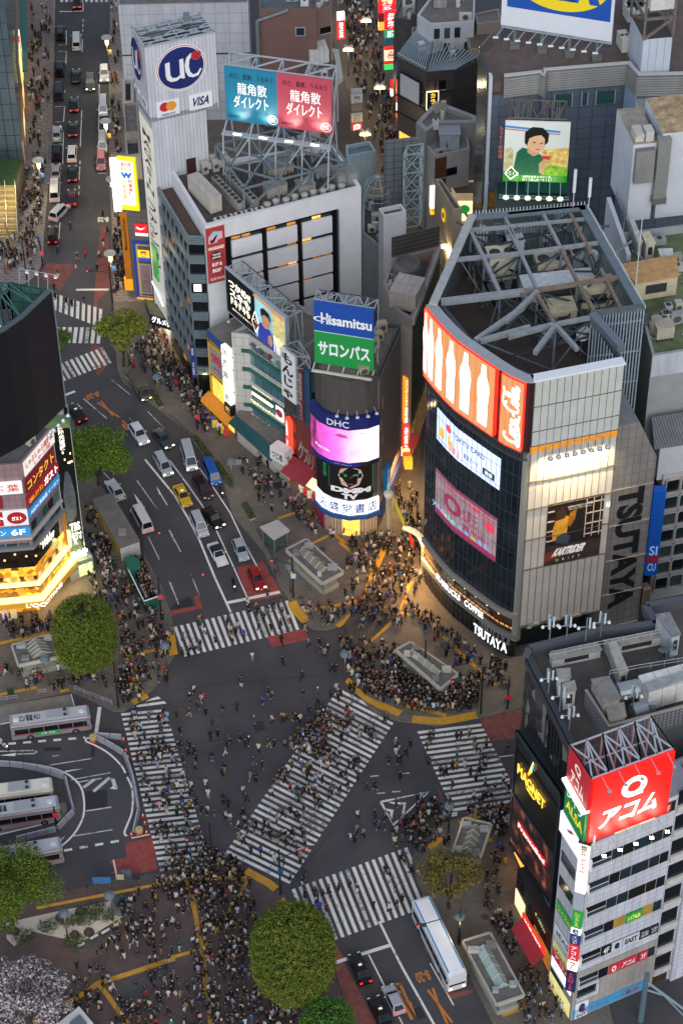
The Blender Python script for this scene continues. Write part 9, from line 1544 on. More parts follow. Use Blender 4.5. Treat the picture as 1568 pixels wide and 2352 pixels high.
J16(zz(2,3,'508,1258 630,1190 1050,1475 900,1600'),'subway entrance with skylight before the curved glass tower',lit=1)
J16(zz(2,4,'1110,1245 1350,1300 1240,1620 1000,1580'),'subway entrance partly hidden by the sparse yellowing tree')
J16(zz(2,5,'1100,835 1340,760 1640,1310 1400,1390'),'long subway entrance beside the parked white coach',sky='8fa09c',lit=1)
J16(zz(0,3,'112,1215 480,1110 640,1290 170,1390'),'low subway entrance behind the clipped square evergreen',lit=1)
t=J2('lift_kiosk','green glass lift kiosk with flat grey roof by the kerb','kiosk');p=P2(zz(1,3,'805,150 965,85 1072,180 930,262'),3.4);m=MB();m.pm(p,3.1,3.4,M('a8a39e',.6,0,.1,1.),bot=True);m.ob('roof',t);q=inset(p,.3)
for i in rg(4):W=J22([q[i],q[(i+1)%4]]);m=MB();W.pn(m,0,W.len,0,3.1,-.03,.03,M('3d524c',.1,0,.3,1.));m.ob('glass_wall',t);m=MB();m.beam(W.pt(0,.1),W.pt(0,3.1),.14,M('7d807e',.5,.3));m.ob('post',t)
t=J2('site_hoarding_roof','long low grey roofed shelter with yellow side panels beside the road','shelter');p=P2(zz(0,2,'825,1425 1000,1370 1255,1795 1075,1860'),3.);m=MB();m.pm(p,2.7,3.,M('66625c',.8,0,.2,.6),bot=True);m.ob('roof',t);q=inset(p,.15);m=MB();W=J22([q[3],q[0]]);W=J22([q[0],q[3]]);W.pn(m,0,W.len,0,2.7,-.05,.05,M('8a7a2c',.6,0,.25,.8,.05));m.ob('yellow_side',t);m=MB();W=J22([q[3],q[2]]);W.pn(m,0,W.len,0,2.7,-.05,.0,M('a4a6a6',.5,0,.1,2.));m.ob('grille_end',t);m=MB()
for k in rg(14):g=W.pt(W.len*k/13,.1,.06);m.beam(g,g+J0((0,0,2.6)),.1,M('c4c6c4'))
m.ob('grille_frame',t);m=MB();W=J22([q[2],q[1]]);W.pn(m,0,W.len,0,2.7,-.05,.05,M('6f6c66',.7,0,.15,1.));m.ob('road_side',t);m=MB();g=G(z(0,3,1100,205),3);m.box(g+J0((0,0,.2)),(1.2,1.2,.4),M('7d7a72',.7));m.ob('roof_vent',t)
t=J2('smoking_area_screen','green screened smoking area with white rail packed with standing people','fence');m=MB();a=[G(z(0,3,x,y),.1)for x,y in((1155,610),(1300,905),(1430,860))]
for u,v in zip(a,a[1:]):W=J22([u.xy[:],v.xy[:]]);W.pn(m,0,W.len,.1,2.,-.04,.04,M('1f5a4a',.6,0,.15,1.));W.pn(m,0,W.len,2.,2.12,-.06,.06,J29)
m.ob('screen_panel',t);m=MB();p=[G(z(0,3,x,y),2.6)for x,y in((1115,425),(1180,408),(1250,440),(1260,500),(1150,515))];m.face([v for v in p][::-1],M('12604a',.7));m.face([p[0],p[4],J0((p[4].x,p[4].y,.2)),J0((p[0].x,p[0].y,.2))],M('12604a',.7));m.face([p[4],p[3],J0((p[3].x,p[3].y,.2)),J0((p[4].x,p[4].y,.2))],M('12604a',.7));m.ob('green_tarpaulin',t)
t=J2('white_roofed_hut','white roofed hut with glazed top at the plaza edge','kiosk');p=P2([(118,2362),(182,2311),(216,2352),(160,2410)],3.);m=MB();m.pm(p,-.1,3.,M('b9b9b6',.6,0,.08,1.),M('c6c6c2',.6,0,.08,1.));m.ob('wall',t);m=MB();m.pm(P2([(160,2352),(184,2332),(200,2352),(180,2372)],3.1),3.,3.3,M('5a686c',.15));m.ob('skylight',t)
def J17(pts,lab):
 p=P2(pts,.5);t=J2('planter',lab,'planter');m=MB();m.pm(p,0,.55,M('8d877e',.8,0,.15,1.),M('33301f',.9));m.ob('kerb',t);q=inset(p,.22);cl=[];a,b,c,d=(J0(v)for v in q[:4]);L_=max((a-b).length,(b-c).length);n=max(4,int(L_/.6));long0,long1=((a+d)/2,(b+c)/2)if(a-b).length>(b-c).length else((a+b)/2,(c+d)/2)
 for k in rg(n):v=long0 .lerp(long1,(k+.5)/n);cl.append(((v.x,v.y,.65),(.5,.5,.3)))
 leaves('hedge',t,cl,260*n//2,.11,[M(x,.7,0,.2,2.)for x in('2f4418','3d5420','4a5a2a')]);return t
J17(zz(1,2,'195,872 240,858 395,1060 350,1085'),'hedge planter with people sitting along it near the grey saloon');J17(zz(1,2,'388,1105 435,1090 570,1285 545,1335'),'hedge planter beside the blue van');J17(zz(1,2,'635,1470 690,1455 765,1590 715,1610'),'hedge planter with curved end near the lift kiosk');J17(zz(0,2,'1125,320 1170,300 1310,440 1275,470'),'mossy planter behind the brown delivery truck');J17(zz(0,2,'1330,470 1370,450 1470,590 1425,605'),'mossy planter in front of the brown delivery truck')
def J18(a,b,k):
 A,B=G(a,.05),G(b,.05);d=B-A;t=J2('barrier','pale lilac plastic road barrier segment around the bus rotary','barrier','barrier segments around the bus rotary',A,math.atan2(d.y,d.x));L_=d.length;m=MB();BM=M('85858f',.5,0,.06,1.);m.hx([J0(p)for p in((0,-.28,0),(L_,-.28,0),(L_,.28,0),(0,.28,0),(0,-.12,.8),(L_,-.12,.8),(L_,.12,.8),(0,.12,.8))],BM);m.ob('body',t);m=MB();m.box((L_/2,0,.83),(L_*.9,.08,.06),M('b4b4bc',.4));m.ob('white_strip',t)
def chain(s,n):
 p=[J0(q)for q in s];L_=[0]
 for a,b in zip(p,p[1:]):L_.append(L_[-1]+(b-a).length)
 def at(u):
  i=0
  while i<len(p)-2 and u>L_[i+1]:i+=1
  return p[i].lerp(p[i+1],(u-L_[i])/(L_[i+1]-L_[i]))
 for k in rg(n):J18(tu(at(L_[-1]*(k+.02)/n)),tu(at(L_[-1]*(k+.98)/n)),k)
chain(zz(0,4,'860,525 990,590 1115,670'),3);chain(zz(0,4,'885,510 1095,525'),2);chain(zz(0,4,'1120,680 1165,790 1205,920 1225,1050 1245,1180'),5);chain(zz(0,4,'1240,1190 1200,1370'),2);chain(zz(0,4,'-30,760 180,770 390,815 580,880'),5);chain(zz(0,4,'590,890 625,1040 660,1170'),3);chain(zz(0,4,'660,1190 520,1340'),2);chain(zz(0,4,'505,1350 150,1440'),4)
def cone(p,lab='orange traffic cone'):
 g=G(p,.05);t=J2('traffic_cone','orange traffic cone with white band beside the road','traffic cone','orange traffic cones',g);m=MB();m.box((0,0,.03),(.42,.42,.06),M('c03a14'));m.lt((0,0,.06),[(.17,0),(.12,.3)],M('c8401a',.5,0,0,1,.1),10);m.lt((0,0,.5),[(.085,0),(.04,.22)],M('c8401a',.5,0,0,1,.1),10);m.ob('cone_body',t);m=MB();m.lt((0,0,.36),[(.12,0),(.085,.14)],J29,10);m.ob('white_band',t)
for c_,r_,s in((0,4,'1147,700 1130,640 1108,540 1283,1225 1300,1290 1315,1375 1180,1395'),(1,2,'203,385 250,485')):
 for p in zz(c_,r_,s):cone(p)
for p,lab in((z(0,4,838,545),'yellow and red chequered crash drum at the rotary tip'),(z(0,4,1252,1375),'yellow crash drum at the lower end of the barriers')):m=MB();m.lt((0,0,0),[(.5,0),(.5,.5)],M('a8483a',.6,0,.5,5.),14);o=m.ob('drum_base');m=MB();m.lt((0,0,.5),[(.5,0),(.5,.45),(.4,.5)],M('b09a60',.5),14);o2=m.ob('drum_top');t=J2('crash_drum',lab,'drum',None,G(p,.03));o.parent=t;o2 .parent=t
def guard(pts,lab,h=.95,mat=None):J6('guard_rail',lab,[G(p,.13)for p in pts],h,mat or M('a4a4b4',.5,.2),1.2)
guard(zz(0,4,'672,95 840,165 1008,228'),'white lattice guard rail along the bus bay corner');guard(zz(0,4,'-20,200 160,180'),'short white guard rail by the green rubbish bin');guard(zz(0,4,'345,135 418,122'),'tiny white guard rail beside the yellow pavement strip');guard(zz(0,5,'610,375 780,350 990,305 1250,255'),'dark guard rail along the plaza edge',mat=M('4a4a4e',.5,.3));guard(zz(1,3,'780,200 860,330 940,480 985,600'),'dark guard rail beside the lift kiosk',mat=M('4a4a4e',.5,.3));guard(zz(0,0,'470,0 450,700 430,1500'),'long railing between shops and avenue',mat=M('8a8480',.5,.3));guard(zz(0,0,'985,300 985,1500'),'long railing along the far avenue pavement',mat=M('8a8480',.5,.3));guard(zz(1,2,'0,700 110,800 200,880'),'low railing along the kerb with parked bicycles',mat=M('4a4a4e',.5,.3))
def lamp(p,h,lab,head='lantern',lit=True,e=60,group=None,rot=0.):
 g=G(p,.12);t=J2('street_lamp',lab,'street lamp',group,g,rot);m=MB();m.tube((0,0,0),(0,0,h),.1,M('4c4a46',.5,.3),8,.07);m.lt((0,0,0),[(.2,0),(.18,.5),(.1,.6)],M('4c4a46',.5,.3),8);m.ob('pole',t)
 if head=='lantern':m=MB();m.lt((0,0,h),[(.3,0),(.34,.9),(.3,1.3)],em('ffdf90',2.2),10);m.ob('lantern',t);m=MB();m.lt((0,0,h+1.3),[(.34,0),(1.0,.12),(.95,.2),(.7,.2),(.65,.1),(.1,.1)],M('b8b4a8',.5),14);m.ob('shade_ring',t);m=MB();m.box((.5,-.1,h-1.6),(.6,.1,.9),M('26467a' if 'blue' in lab else '6a5a2c',.5));m.ob('banner',t)
 if head=='bar':m=MB();m.box((0,-.1,h),(1.9,.4,.3),em('fff0a0',1.7));m.ob('tube',t);[MBs.ob('globe',t)for MBs in[_globe(s,h)for s in(-.5,.5)]]
 if head=='hood':m=MB();m.lt((0,0,h),[(.14,0),(.2,.25),(.16,.4)],em('ffdca0',2.5)if lit else M('c8c4b8'),8);m.ob('bulb',t);m=MB();m.lt((0,0,h+.4),[(.25,0),(.7,.05),(.62,.35),(.2,.6)],M('5c6a72',.5),12);m.ob('shade',t)
 if e and lit:L=bpy.data.lights.new('lamp_light','POINT');L.energy=e;L.color=(1,.78,.42);L.shadow_soft_size=.35;o=bpy.data.objects.new('lamp_light',L);C.objects.link(o);o.location=g+J0((0,-.75,h-.4))
def _globe(s,h):m=MB();m.lt((s,0,h+.15),[(.1,0),(.42,.25),(.42,.6),(.15,.9)],M('a8a69a',.5,0,.1,2.),10);return m
for c_,r_,s,lab in((0,0,'985,665','glowing lantern street lamp near the white off-roader'),(0,0,'978,1420','glowing lantern street lamp above the pink kei van'),(0,1,'385,250','glowing lantern street lamp with blue sign on the shop side'),(0,1,'1035,420','glowing lantern lamp beside the yellow savings sign'),(0,1,'1020,1090','glowing lantern lamp with blue sign by the orange drugstore sign')):lamp(zz(c_,r_,s)[0],6.4,lab,e=650)
for c_,r_,s,lab in((2,0,'235,420','twin globe lane lamp with lit bar, uppermost in the lane'),(2,0,'75,680','twin globe lane lamp on the store side of the lane'),(2,0,'355,1020','twin globe lane lamp beside the karaoke sign stack'),(2,0,'225,1440','twin globe lane lamp just above the blue grey tower'),(2,0,'525,1690','twin globe lane lamp before the stained flat roof'),(2,1,'925,930','twin globe lane lamp at the end of the olive tiled front'),(1,0,'1510,200','twin globe lane lamp at the very top by the white and red sign')):lamp(zz(c_,r_,s)[0],5.6,lab,'bar',e=420)
for c_,r_,s,lab in((1,3,'1080,735','green hooded street lamp with map board by the lift kiosk'),(2,3,'45,1525','green hooded lamp with flag signs among the crowd before the diagonal crossing'),(0,3,'1500,1450','green hooded lamp with letter banner beside the left pavement crowd'),(0,3,'440,1568','green hooded lamp below the clipped square evergreen'),(2,4,'968,1360','green hooded lamp by the corner of the lower zebra'),(2,5,'1060,830','green hooded lamp between coach and subway entrance'),(1,2,'560,1320','green hooded lamp among the hedge planters'),(0,2,'1425,560','lit hooded lamp beside the mossy planters'),(1,2,'325,490','triple globe lamp near the bank corner'),(0,5,'1012,645','hooded lamp at the tip of the gravel garden'),(0,5,'610,805','hooded lamp in the middle of the gravel garden')):lamp(zz(c_,r_,s)[0],4.6,lab,'hood',e=90)
def pole(p,h,lab,arms=(),sign_=None):
 g=G(p,.05);t=J2('signal_pole',lab,'pole',None,g);m=MB();m.tube((0,0,0),(0,0,h),.14,M('26282a',.5,.3),8,.1);m.ob('pole',t)
 for x,y,hh in arms:
  m=MB();m.beam((0,0,hh),(x,y,hh+.5),.09,M('3a3c40',.5,.3));m.ob('arm',t);m=MB();m.box((x,y,hh+.45),(1.25,.3,.42),M('2a3a3c',.5));m.ob('signal_head',t);m=MB();m.lt((x-.38,y-.16,hh+.45),[(.02,-.1),(.13,-.05),(.13,.05),(.02,.1)],em('ff3020',1.5),8);m.ob('red_light',t)
 if sign_:m=MB();m.box((.1,-.12,h*.55),(.7,.06,.9),M(sign_,.5,0,0,1,.1));m.ob('sign_board',t)
pole(z(1,3,1105,785),8,'tall black signal pole by the lift kiosk corner',((-2.5,.6,6.5),),'9fb4c4');pole(z(0,3,1450,985),8.5,'black signal pole at the smoking area corner',((6.5,1.6,7),),'b43a40');pole(z(0,3,1290,510),8,'black signal pole beside the green tarpaulin',((3,.4,6),));pole(z(0,4,1065,250),9,'black signal pole at the bus rotary corner',((2.6,.8,7.5),));pole(z(1,4,380,1640),8,'black signal pole at the plaza end of the striped crossing',((-2.6,.2,4.2),));pole(z(1,5,992,410),9,'black signal pole between the diagonal and lower zebras',((3.8,1.2,7.4),),'1f4a7a');pole(z(2,4,1258,300),9,'black signal pole in the crowd before the red road',((-3.6,-.6,6.8),));pole(z(2,4,970,1365),7,'dark signal pole beside the triangle road marking');pole(z(2,3,760,1480),7,'black pole beside the subway entrance skylight');pole(z(2,5,1065,860),7.5,'dark signal pole with long arm over the coach',((-4.8,-2,6.4),));pole(z(0,1,1010,1190),7.5,'dark signal pole with arm at the upper stop line',((-3.2,0,6.2),));pole(z(0,1,245,990),8,'dark pole on the corner by the stairway');pole(z(1,5,1330,640),6,'blue arrow sign pole over the lower zebra',(),'1a3a8a');pole(z(2,4,1495,260),4.5,'post with two round red no entry signs',(),'b82a30');pole(z(1,2,248,808),5,'red post with round prohibition sign',(),'b83a38');pole(z(0,1,385,860),5,'post with stacked round signs by the avenue corner',(),'b84a50');pole(z(0,4,505,1290),3.4,'post with round no entry sign in front of bus two',(),'b82a30')
g0,g1=G(z(2,3,432,200),.1),G(z(2,3,745,560),.1);t=J2('lane_gateway_lamp','pale curved gateway lamp posts with a yellow banner strung to the glass tower','gateway');GP_=M('a9a498',.4,.3)
m=MB();m.tube(g0,g0+J0((0,0,7)),.45,GP_,10,.4);m.lt(g0+J0((0,0,7)),[(.45,0),(.7,.4),(.75,.8),(.5,1.1),(.1,1.2)],M('b8b09c',.4,0,0,1,.15),12);m.ob('lamp_post',t);m=MB();m.tube(g1,g1+J0((0,0,5.5)),.4,GP_,10,.35);pv=g1+J0((0,0,5.5))
for k in rg(6):nx=g1+J0((-.25*(k+1)-.06*k*k,.2,5.5+.75*(k+1)-.05*k*k));m.tube(pv,nx,.42,M('e8d8a8',.4,0,0,1,.35),9,.45 if k<5 else .3);pv=nx
m.ob('curved_lamp_post',t);a,b=g0+J0((.8,-.2,7.2)),g1+J0((-1.2,0,5.2));m=MB()
for k in rg(10):
 q0,q1=a.lerp(b,k/10),a.lerp(b,(k+1)/10);m.face([q0-J0((0,0,1.5)),q1-J0((0,0,1.5)),q1,q0],M('c8b81c',.5,0,0,1,.1)if k<5 else(M('b82018',.5,0,0,1,.15)if k in(7,8)else J30))
m.ob('banner',t)
gg=P2(zz(0,5,'60,660 330,600 610,540 880,490 1010,465 1140,480 1165,560 1080,620 720,840 560,800 300,740 130,870 60,800'),.3);m=MB();m.pm(gg,0,.3,M('7a756c',.8),J5('raked_gravel',worn('b3aca0',.2)));kind(m.ob('gravel_bed'),'structure')
def bush(p,r,lab,cols=('2a3a16','36481c','445222'),n=420,hh=.6,grp=None):g=G(p,.3);t=J2('shrub',lab,'shrub',grp,g);leaves('foliage',t,[((0,0,hh*.6),(r,r,hh)),((r*.5,.2,hh*.4),(r*.7,r*.7,hh*.7)),((-r*.5,-.1,hh*.4),(r*.7,r*.7,hh*.7))],n,.12,[M(c,.7,0,.2,2.)for c in cols],shellk=.4)
for c_,r_,p,s in((0,5,'640,650','round green shrub at the middle of the gravel garden'),(0,5,'440,700','long clipped shrub in the gravel garden'),(0,5,'215,790','brownish shrub near the cherry blossom'),(0,5,'665,835','olive shrub at the lower point of the gravel garden'),(0,5,'850,545','green shrub near the garden tip'),(0,5,'940,600','dark brown shrub beside the bronze group'),(0,5,'770,630','pale sprawling shrub in the gravel garden')):bush(zz(c_,r_,p)[0],1.3,s)
for k,s in en(('540,625','672,775','800,750','80,740','135,745','725,560')):m=MB();g=G(zz(0,5,s)[0],.3);m.lt(g,[(.5+.1*k%.3,0),(.62,.2),(.45,.5),(.15,.62)],M('3a342e',.9,0,.4,3.),9);tag(m.ob('garden_rock'),'dark rock standing in the raked gravel','rock','rocks in the raked gravel')
g=G(z(0,5,1100,525),.13);m=MB();m.lt(g,[(1.5,0),(1.5,.4),(1.3,.5)],M('5a5e60',.7,0,.2,1.),16);o=m.ob('plinth');m=MB()
for k in rg(4):a=k*1.6;m.lt(g+J0((.6*math.cos(a),.6*math.sin(a),.5)),[(.3,0),(.36,.5),(.2,.9),(.22,1.1),(.05,1.3)],M('34403c',.5,.5,.3,3.),8)
o2=m.ob('bronze_figure_group');t=J2('bronze_sculpture','dark bronze sculpture on a round plinth at the garden tip','sculpture');o.parent=t;o2 .parent=t
for k,(a,b)in en((('700,895','760,860'),('815,825','880,785'),('915,775','985,735'))):A,B=(G(q,.13)for q in zz(0,5,a+' '+b));t=J2('bench','white slatted bench rail along the gravel garden','bench','white benches along the gravel garden');m=MB();m.beam(A+J0((0,0,.42)),B+J0((0,0,.42)),.34,M('b8b8b4',.5),.07);m.ob('seat',t);[(lambda mm:(mm.beam(q,q+J0((0,0,.4)),.12,J26),mm.ob('leg',t)))(MB())for q in(A.lerp(B,.15),A.lerp(B,.85))]
for p,w_,hh,col,lab in((z(0,5,920,330),2.3,1.7,'3a6a9a','blue topped map board at the plaza rail'),(z(0,5,1080,290),1.,1.3,'a8a890','small yellow notice board at the plaza rail'),(z(0,5,1140,270),1.2,1.8,'4a5a6a','grey map board near the red road patch'),(z(0,5,1225,290),.9,1.4,'2e2e30','black vending stand near the red road patch'),(z(1,2,580,1140),2.2,1.5,'7a8084','folded map board by the hedge planters'),(z(0,4,105,150),.9,1.6,'1f3a24','dark green rubbish bin by the short guard rail'),(z(1,3,1500,150),1.4,2.2,'b8bcc0','white notice board outside the bookshop')):t=J2('notice_board',lab,'board',None,G(p,.13));m=MB();m.box((0,0,hh*.65),(w_,.14,hh*.7),M(col,.5,0,.2,3.));m.ob('panel',t);m=MB();m.beam((-w_*.4,0,0),(-w_*.4,0,hh*.4),.08,J26);m.beam((w_*.4,0,0),(w_*.4,0,hh*.4),.08,J26);m.ob('stand',t)
# ================================================================== people: one skinned body per pose, dressed one by one
ED=[(0,1),(1,2),(2,3),(3,4),(4,5),(2,6),(6,8),(8,10),(2,7),(7,9),(9,11),(0,12),(12,14),(14,16),(16,18),(0,13),(13,15),(15,17),(17,19),(0,20)]
def pose(st,ex,hx,hz,hy=.2,coat=False,sub=0):
 V=[(0,0,.92),(0,0,1.08),(.01,0,1.3),(.02,0,1.47),(.04,0,1.55),(.02,0,1.71),(0,.17,1.39),(0,-.17,1.39),(ex[0],.24,1.13),(ex[1],-.24,1.13),(hx[0],hy,hz[0]),(hx[1],-hy,hz[1]),(0,.09,.86),(0,-.09,.86),(st*.55+.03,.1,.48),(-st*.35+.05,-.1,.48),(st,.1,.07),(-st,-.1,.07+abs(st)*.3),(st+.16,.11,.03),(-st+.15,-.11,.03+abs(st)*.12),(-.01,0,.5)]
 rad=[(.13,.16),(.12,.14),(.13,.17),(.055,)*2,(.085,)*2,(.095,)*2,(.075,)*2,(.075,)*2,(.055,)*2,(.055,)*2,(.04,)*2,(.04,)*2,(.095,)*2,(.095,)*2,(.07,)*2,(.07,)*2,(.05,)*2,(.05,)*2,(.045,)*2,(.045,)*2,(.15,.19)]
 n=21 if coat else 20;me=bpy.data.meshes.new('pose');me.from_pydata(V[:n],ED[:n-1],[]);o=bpy.data.objects.new('pose',me);C.objects.link(o);o.modifiers.new('s','SKIN')
 for i,d in en(me.skin_vertices[0].data):d.radius=rad[i];d.use_root=i==0
 if sub:o.modifiers.new('u','SUBSURF').levels=1
 bpy.context.view_layer.update();e=bpy.data.meshes.new_from_object(o.evaluated_get(bpy.context.evaluated_depsgraph_get()))
 v=np.empty(len(e.vertices)*3);e.vertices.foreach_get('co',v);v=v.reshape(-1,3);fs=[tu(p.vertices)for p in e.polygons];S=np.array(V[:n]);lab=[]
 for f in fs:
  c=v[list(f)].mean(0);best=(9,0,0)
  for i,(a,b)in en(ED[:n-1]):ab=S[b]-S[a];t=min(1,max(0,(c-S[a])@ab/(ab@ab)));d=np.linalg.norm(c-S[a]-ab*t)-.6*rad[a][0];best=min(best,(d,i,t))
  i,t=best[1:];z_=c[2]
  lab.append(3 if i in(3,4)and(z_>1.63 or c[0]<.0)else 2 if i in(2,3,4)and z_>1.46 else 2 if i in(7,10)and t>.75 else 0 if i<11 and z_>.98 or i==19 or i in(6,7,9,10)else 4 if i in(14,18)or z_<.09 else 1)
 bpy.data.objects.remove(o);return v,fs,np.array(lab)
PA=[(.0,(0,0),(.05,.05),(.86,.86)),(.24,(-.08,.08),(-.12,.2),(.9,.92)),(.32,(.1,-.1),(.24,-.14),(.93,.9)),(-.26,(.08,-.08),(.2,-.12),(.92,.9)),(.05,(.1,.1),(.32,.32),(1.25,1.22),.07),(.2,(.0,.1),(.0,.32),(.88,1.28),.12),(-.05,(-.04,-.04),(.18,.16),(.98,1.),.05)]
POSES=[[pose(*p[:4],hy=(p[4]if len(p)>4 else .22),coat=c,sub=s)for p in PA for c in(False,True)]for s in(0,1)]
COATS=[('black','0c0c0f',52),('charcoal','1e1f23',18),('navy','131a2a',14),('white','b4b3b0',10),('beige','8a7860',7),('grey','66686c',9),('brown','3a281c',4),('olive','3a3e26',4),('pale blue','7f98b8',4),('pink','b07f88',2),('red','9a1a1e',2),('mustard','a0741c',1),('teal','1f5a60',2),('cream','b8ac94',6),('bright blue','1c4a9c',2),('lilac','8a7aa4',1)]
PANTS=[('black','0b0b0d',20),('dark blue','1a2438',6),('blue','3c5474',4),('beige','8a765c',3),('grey','505256',3),('white','b8b6b2',2)]
HAIR=[('','0a0808',30),('','1c120c',14),(' with brown hair','4a2e1c',4),(' with red cap','b01418',1),(' with white cap','c8c8c8',2),(' with blond hair','9a7a48',1),(' with black cap','08080a',3)]
def pick(a):return random.choices(a,[x[2]for x in a])[0]
PM=M('888888',.75,attr='Col',key='clothing')
def dressed(ps,cc,pc,hc):
 v,f,lab=ps;pal=np.array([(*lin(c),1)for c in(cc,pc,random.choice(['a07a64','ac866e','906a54']),hc,random.choice(['0c0c0c','0c0c0c','b0aeaa']))]);return v,f,pal[lab]
def setcol(me,cols,n):
 a=me.color_attributes.new('Col','FLOAT_COLOR','CORNER');a.data.foreach_set('color',np.repeat(cols,n,0).astype(np.float32).ravel())
J35=[]
def at(c,r,s,face=None):
 for p in zz(c,r,s):J35 .append((G(p,.03),face))
at(1,4,'640,65 880,130 920,165 830,215 180,190 285,205 65,330 180,325 755,400 915,385 1010,365 1035,370 1100,345 1130,370 1165,375 90,480 365,530 430,510 630,545 520,570 545,590 680,595 710,580 885,600 935,605 1030,605 1090,630 80,625 110,640 175,620 165,675 215,655 370,705 500,670 120,735 230,795 470,855 490,825 755,755 830,795 325,955 140,980 195,980 185,1060 235,1130 345,1050 720,890 770,910 655,1020 480,1105 525,1140 285,1185 340,1195 400,1230 505,1250 535,1270 660,1215 615,1330 670,1290 1325,145 1325,230 1245,300 1350,300 1440,150 1490,100')
at(1,3,'1000,1200 1210,1095 1340,1215 1415,1280 1355,1300 1385,1305 1240,1225 740,1350 1010,1385 1185,1515 640,1565 1455,1455 1490,1455 115,1305 165,1310 240,1255 275,1050 290,1010 700,870 780,940 870,950 615,1070 550,1110 560,1185 1060,1010 875,780')
at(2,4,'500,600 525,620 630,605 500,680 590,685 435,750 520,750 540,745 540,890 790,755 1495,650 1205,590 1215,670 1005,800 1045,795 1120,790 1165,860 1250,795 1305,760 930,865 1215,920 1330,1030 1385,1000 1195,1075 1280,1085 1245,1125 500,1140 155,1235 310,1230 405,1250 310,1330 350,1330 395,1345 815,1220 650,1340 150,1370 210,1405 95,1445 130,1450 490,1475 725,1080 690,1085 310,980 240,990 160,890')
at(0,1,'925,420 635,535 965,565 930,685 695,810 770,785 890,790 875,905 525,960 490,1090 500,1160 600,1200 650,1225 755,1200 520,750');at(2,5,'80,360 150,390 295,535 440,560 505,540 555,480 545,120 590,150 405,220 435,245 490,385 640,220 695,230 755,300');at(1,5,'1190,325 1080,285 1210,240 1210,435 1300,420 1370,440 1425,400 1445,465 1510,380 1310,520 1400,560')
def poly_in(p,q):
 ins=False
 for i in rg(len(q)):
  (x1,y1),(x2,y2)=q[i],q[i-1]
  if(y1>p[1])!=(y2>p[1])and p[0]<(x2-x1)*(p[1]-y1)/(y2-y1)+x1:ins=not ins
 return ins
BLK=[[q.xy[:]for q in GP(s,0)]for s in(zz(1,3,'1043,420 1220,320 1545,620 1365,715'),zz(2,3,'540,1330 640,1260 1060,1550 900,1660'),zz(2,4,'1090,1280 1340,1340 1240,1640 980,1600'),zz(2,5,'1100,880 1340,810 1650,1370 1400,1450'))]
CELL={}
def J34(c,r,s,n,gap=.55,face=None,pairs=.4):
 q=[v.xy[:]for v in GP(zz(c,r,s),0)];x0,x1=min(p[0]for p in q),max(p[0]for p in q);y0,y1=min(p[1]for p in q),max(p[1]for p in q);k=tries=0;last=None
 while k<n and tries<n*40:
  tries+=1;p=(random.uniform(x0,x1),random.uniform(y0,y1))
  if last and random.random()<pairs:p=(last[0]+random.uniform(-.75,.75),last[1]+random.uniform(-.75,.75))
  if not poly_in(p,q)or any(poly_in(p,b)for b in BLK):continue
  ci=(int(p[0]/gap+500),int(p[1]/gap));
  if any((p[0]-u[0])**2+(p[1]-u[1])**2<gap*gap for dx in(-1,0,1)for dy in(-1,0,1)for u in CELL.get((ci[0]+dx,ci[1]+dy,gap),())):continue
  CELL.setdefault((*ci,gap),[]).append(p);J35 .append((J0((*p,.13)),face));last=p;k+=1
J34(1,5,'250,120 650,190 760,420 800,520 735,760 725,1000 790,1250 960,1340 1130,1420 1100,1700 100,1700 190,900 300,500',270);J34(0,5,'1180,460 1480,270 1560,260 1640,900 1700,1700 850,1700 640,1500 660,1000 950,900',150);J34(1,5,'-60,30 320,20 640,150 700,250 330,500 60,620 -60,400',70)
J34(0,4,'1120,330 1480,290 1870,1560 1440,1600',95);J34(1,4,'1480,130 1990,360 1100,1790 560,1500',130,.5);J34(1,4,'1060,600 1360,280 1560,420 1300,700',55);J34(2,4,'700,480 1260,410 1590,1050 1000,1140',26)
J34(2,3,'0,1180 520,1240 600,1500 640,1700 60,1650',95);J34(2,4,'120,-10 640,0 1240,20 1240,260 900,300 640,280 330,180',180,.5);J34(2,3,'620,900 800,950 1250,1330 1500,1400 1560,1620 1130,1560 700,1050',75);J34(2,3,'60,270 380,260 720,330 740,640 540,1060 150,1080 0,700',160);J34(2,3,'480,-200 690,-260 740,320 560,300',34);J34(1,3,'1130,880 1568,860 1568,1010 1300,1060',16);J34(1,3,'1080,0 1568,80 1568,280 1240,240',22);J34(1,2,'560,1050 780,1000 1100,1320 1280,1560 840,1560',40);J34(1,2,'40,150 230,450 480,780 540,900 280,840 60,520',60);J34(0,2,'1170,30 1560,40 1560,540 1420,420 1150,230',75)
J34(0,3,'900,340 1040,420 1140,620 1290,900 1400,950 1560,1050 1500,1560 1100,1568 1080,1000 740,740',150);J34(0,3,'1180,480 1280,490 1410,800 1310,830',60,.42);J34(0,3,'760,-40 850,-20 1000,360 880,520 740,260',22);J34(0,3,'0,1020 480,960 500,1090 0,1190',30);J34(0,3,'0,1440 1000,1440 1060,1600 0,1640',34);J34(0,4,'1060,-60 1300,-60 1280,200 1080,220',30)
J34(2,4,'1120,1190 1520,1160 1540,1400 1330,1420 1340,1310',70,.5);J34(2,4,'640,1180 960,1060 1010,1220 980,1500 720,1560 470,1420',60);J34(2,5,'1300,40 1480,-40 1480,480 1560,700 1480,900 1300,620',30);J34(3,5,'40,1180 200,1000 360,1160 540,1560 140,1620',45);J34(2,5,'1340,640 1500,700 1600,1000 1500,980',12)
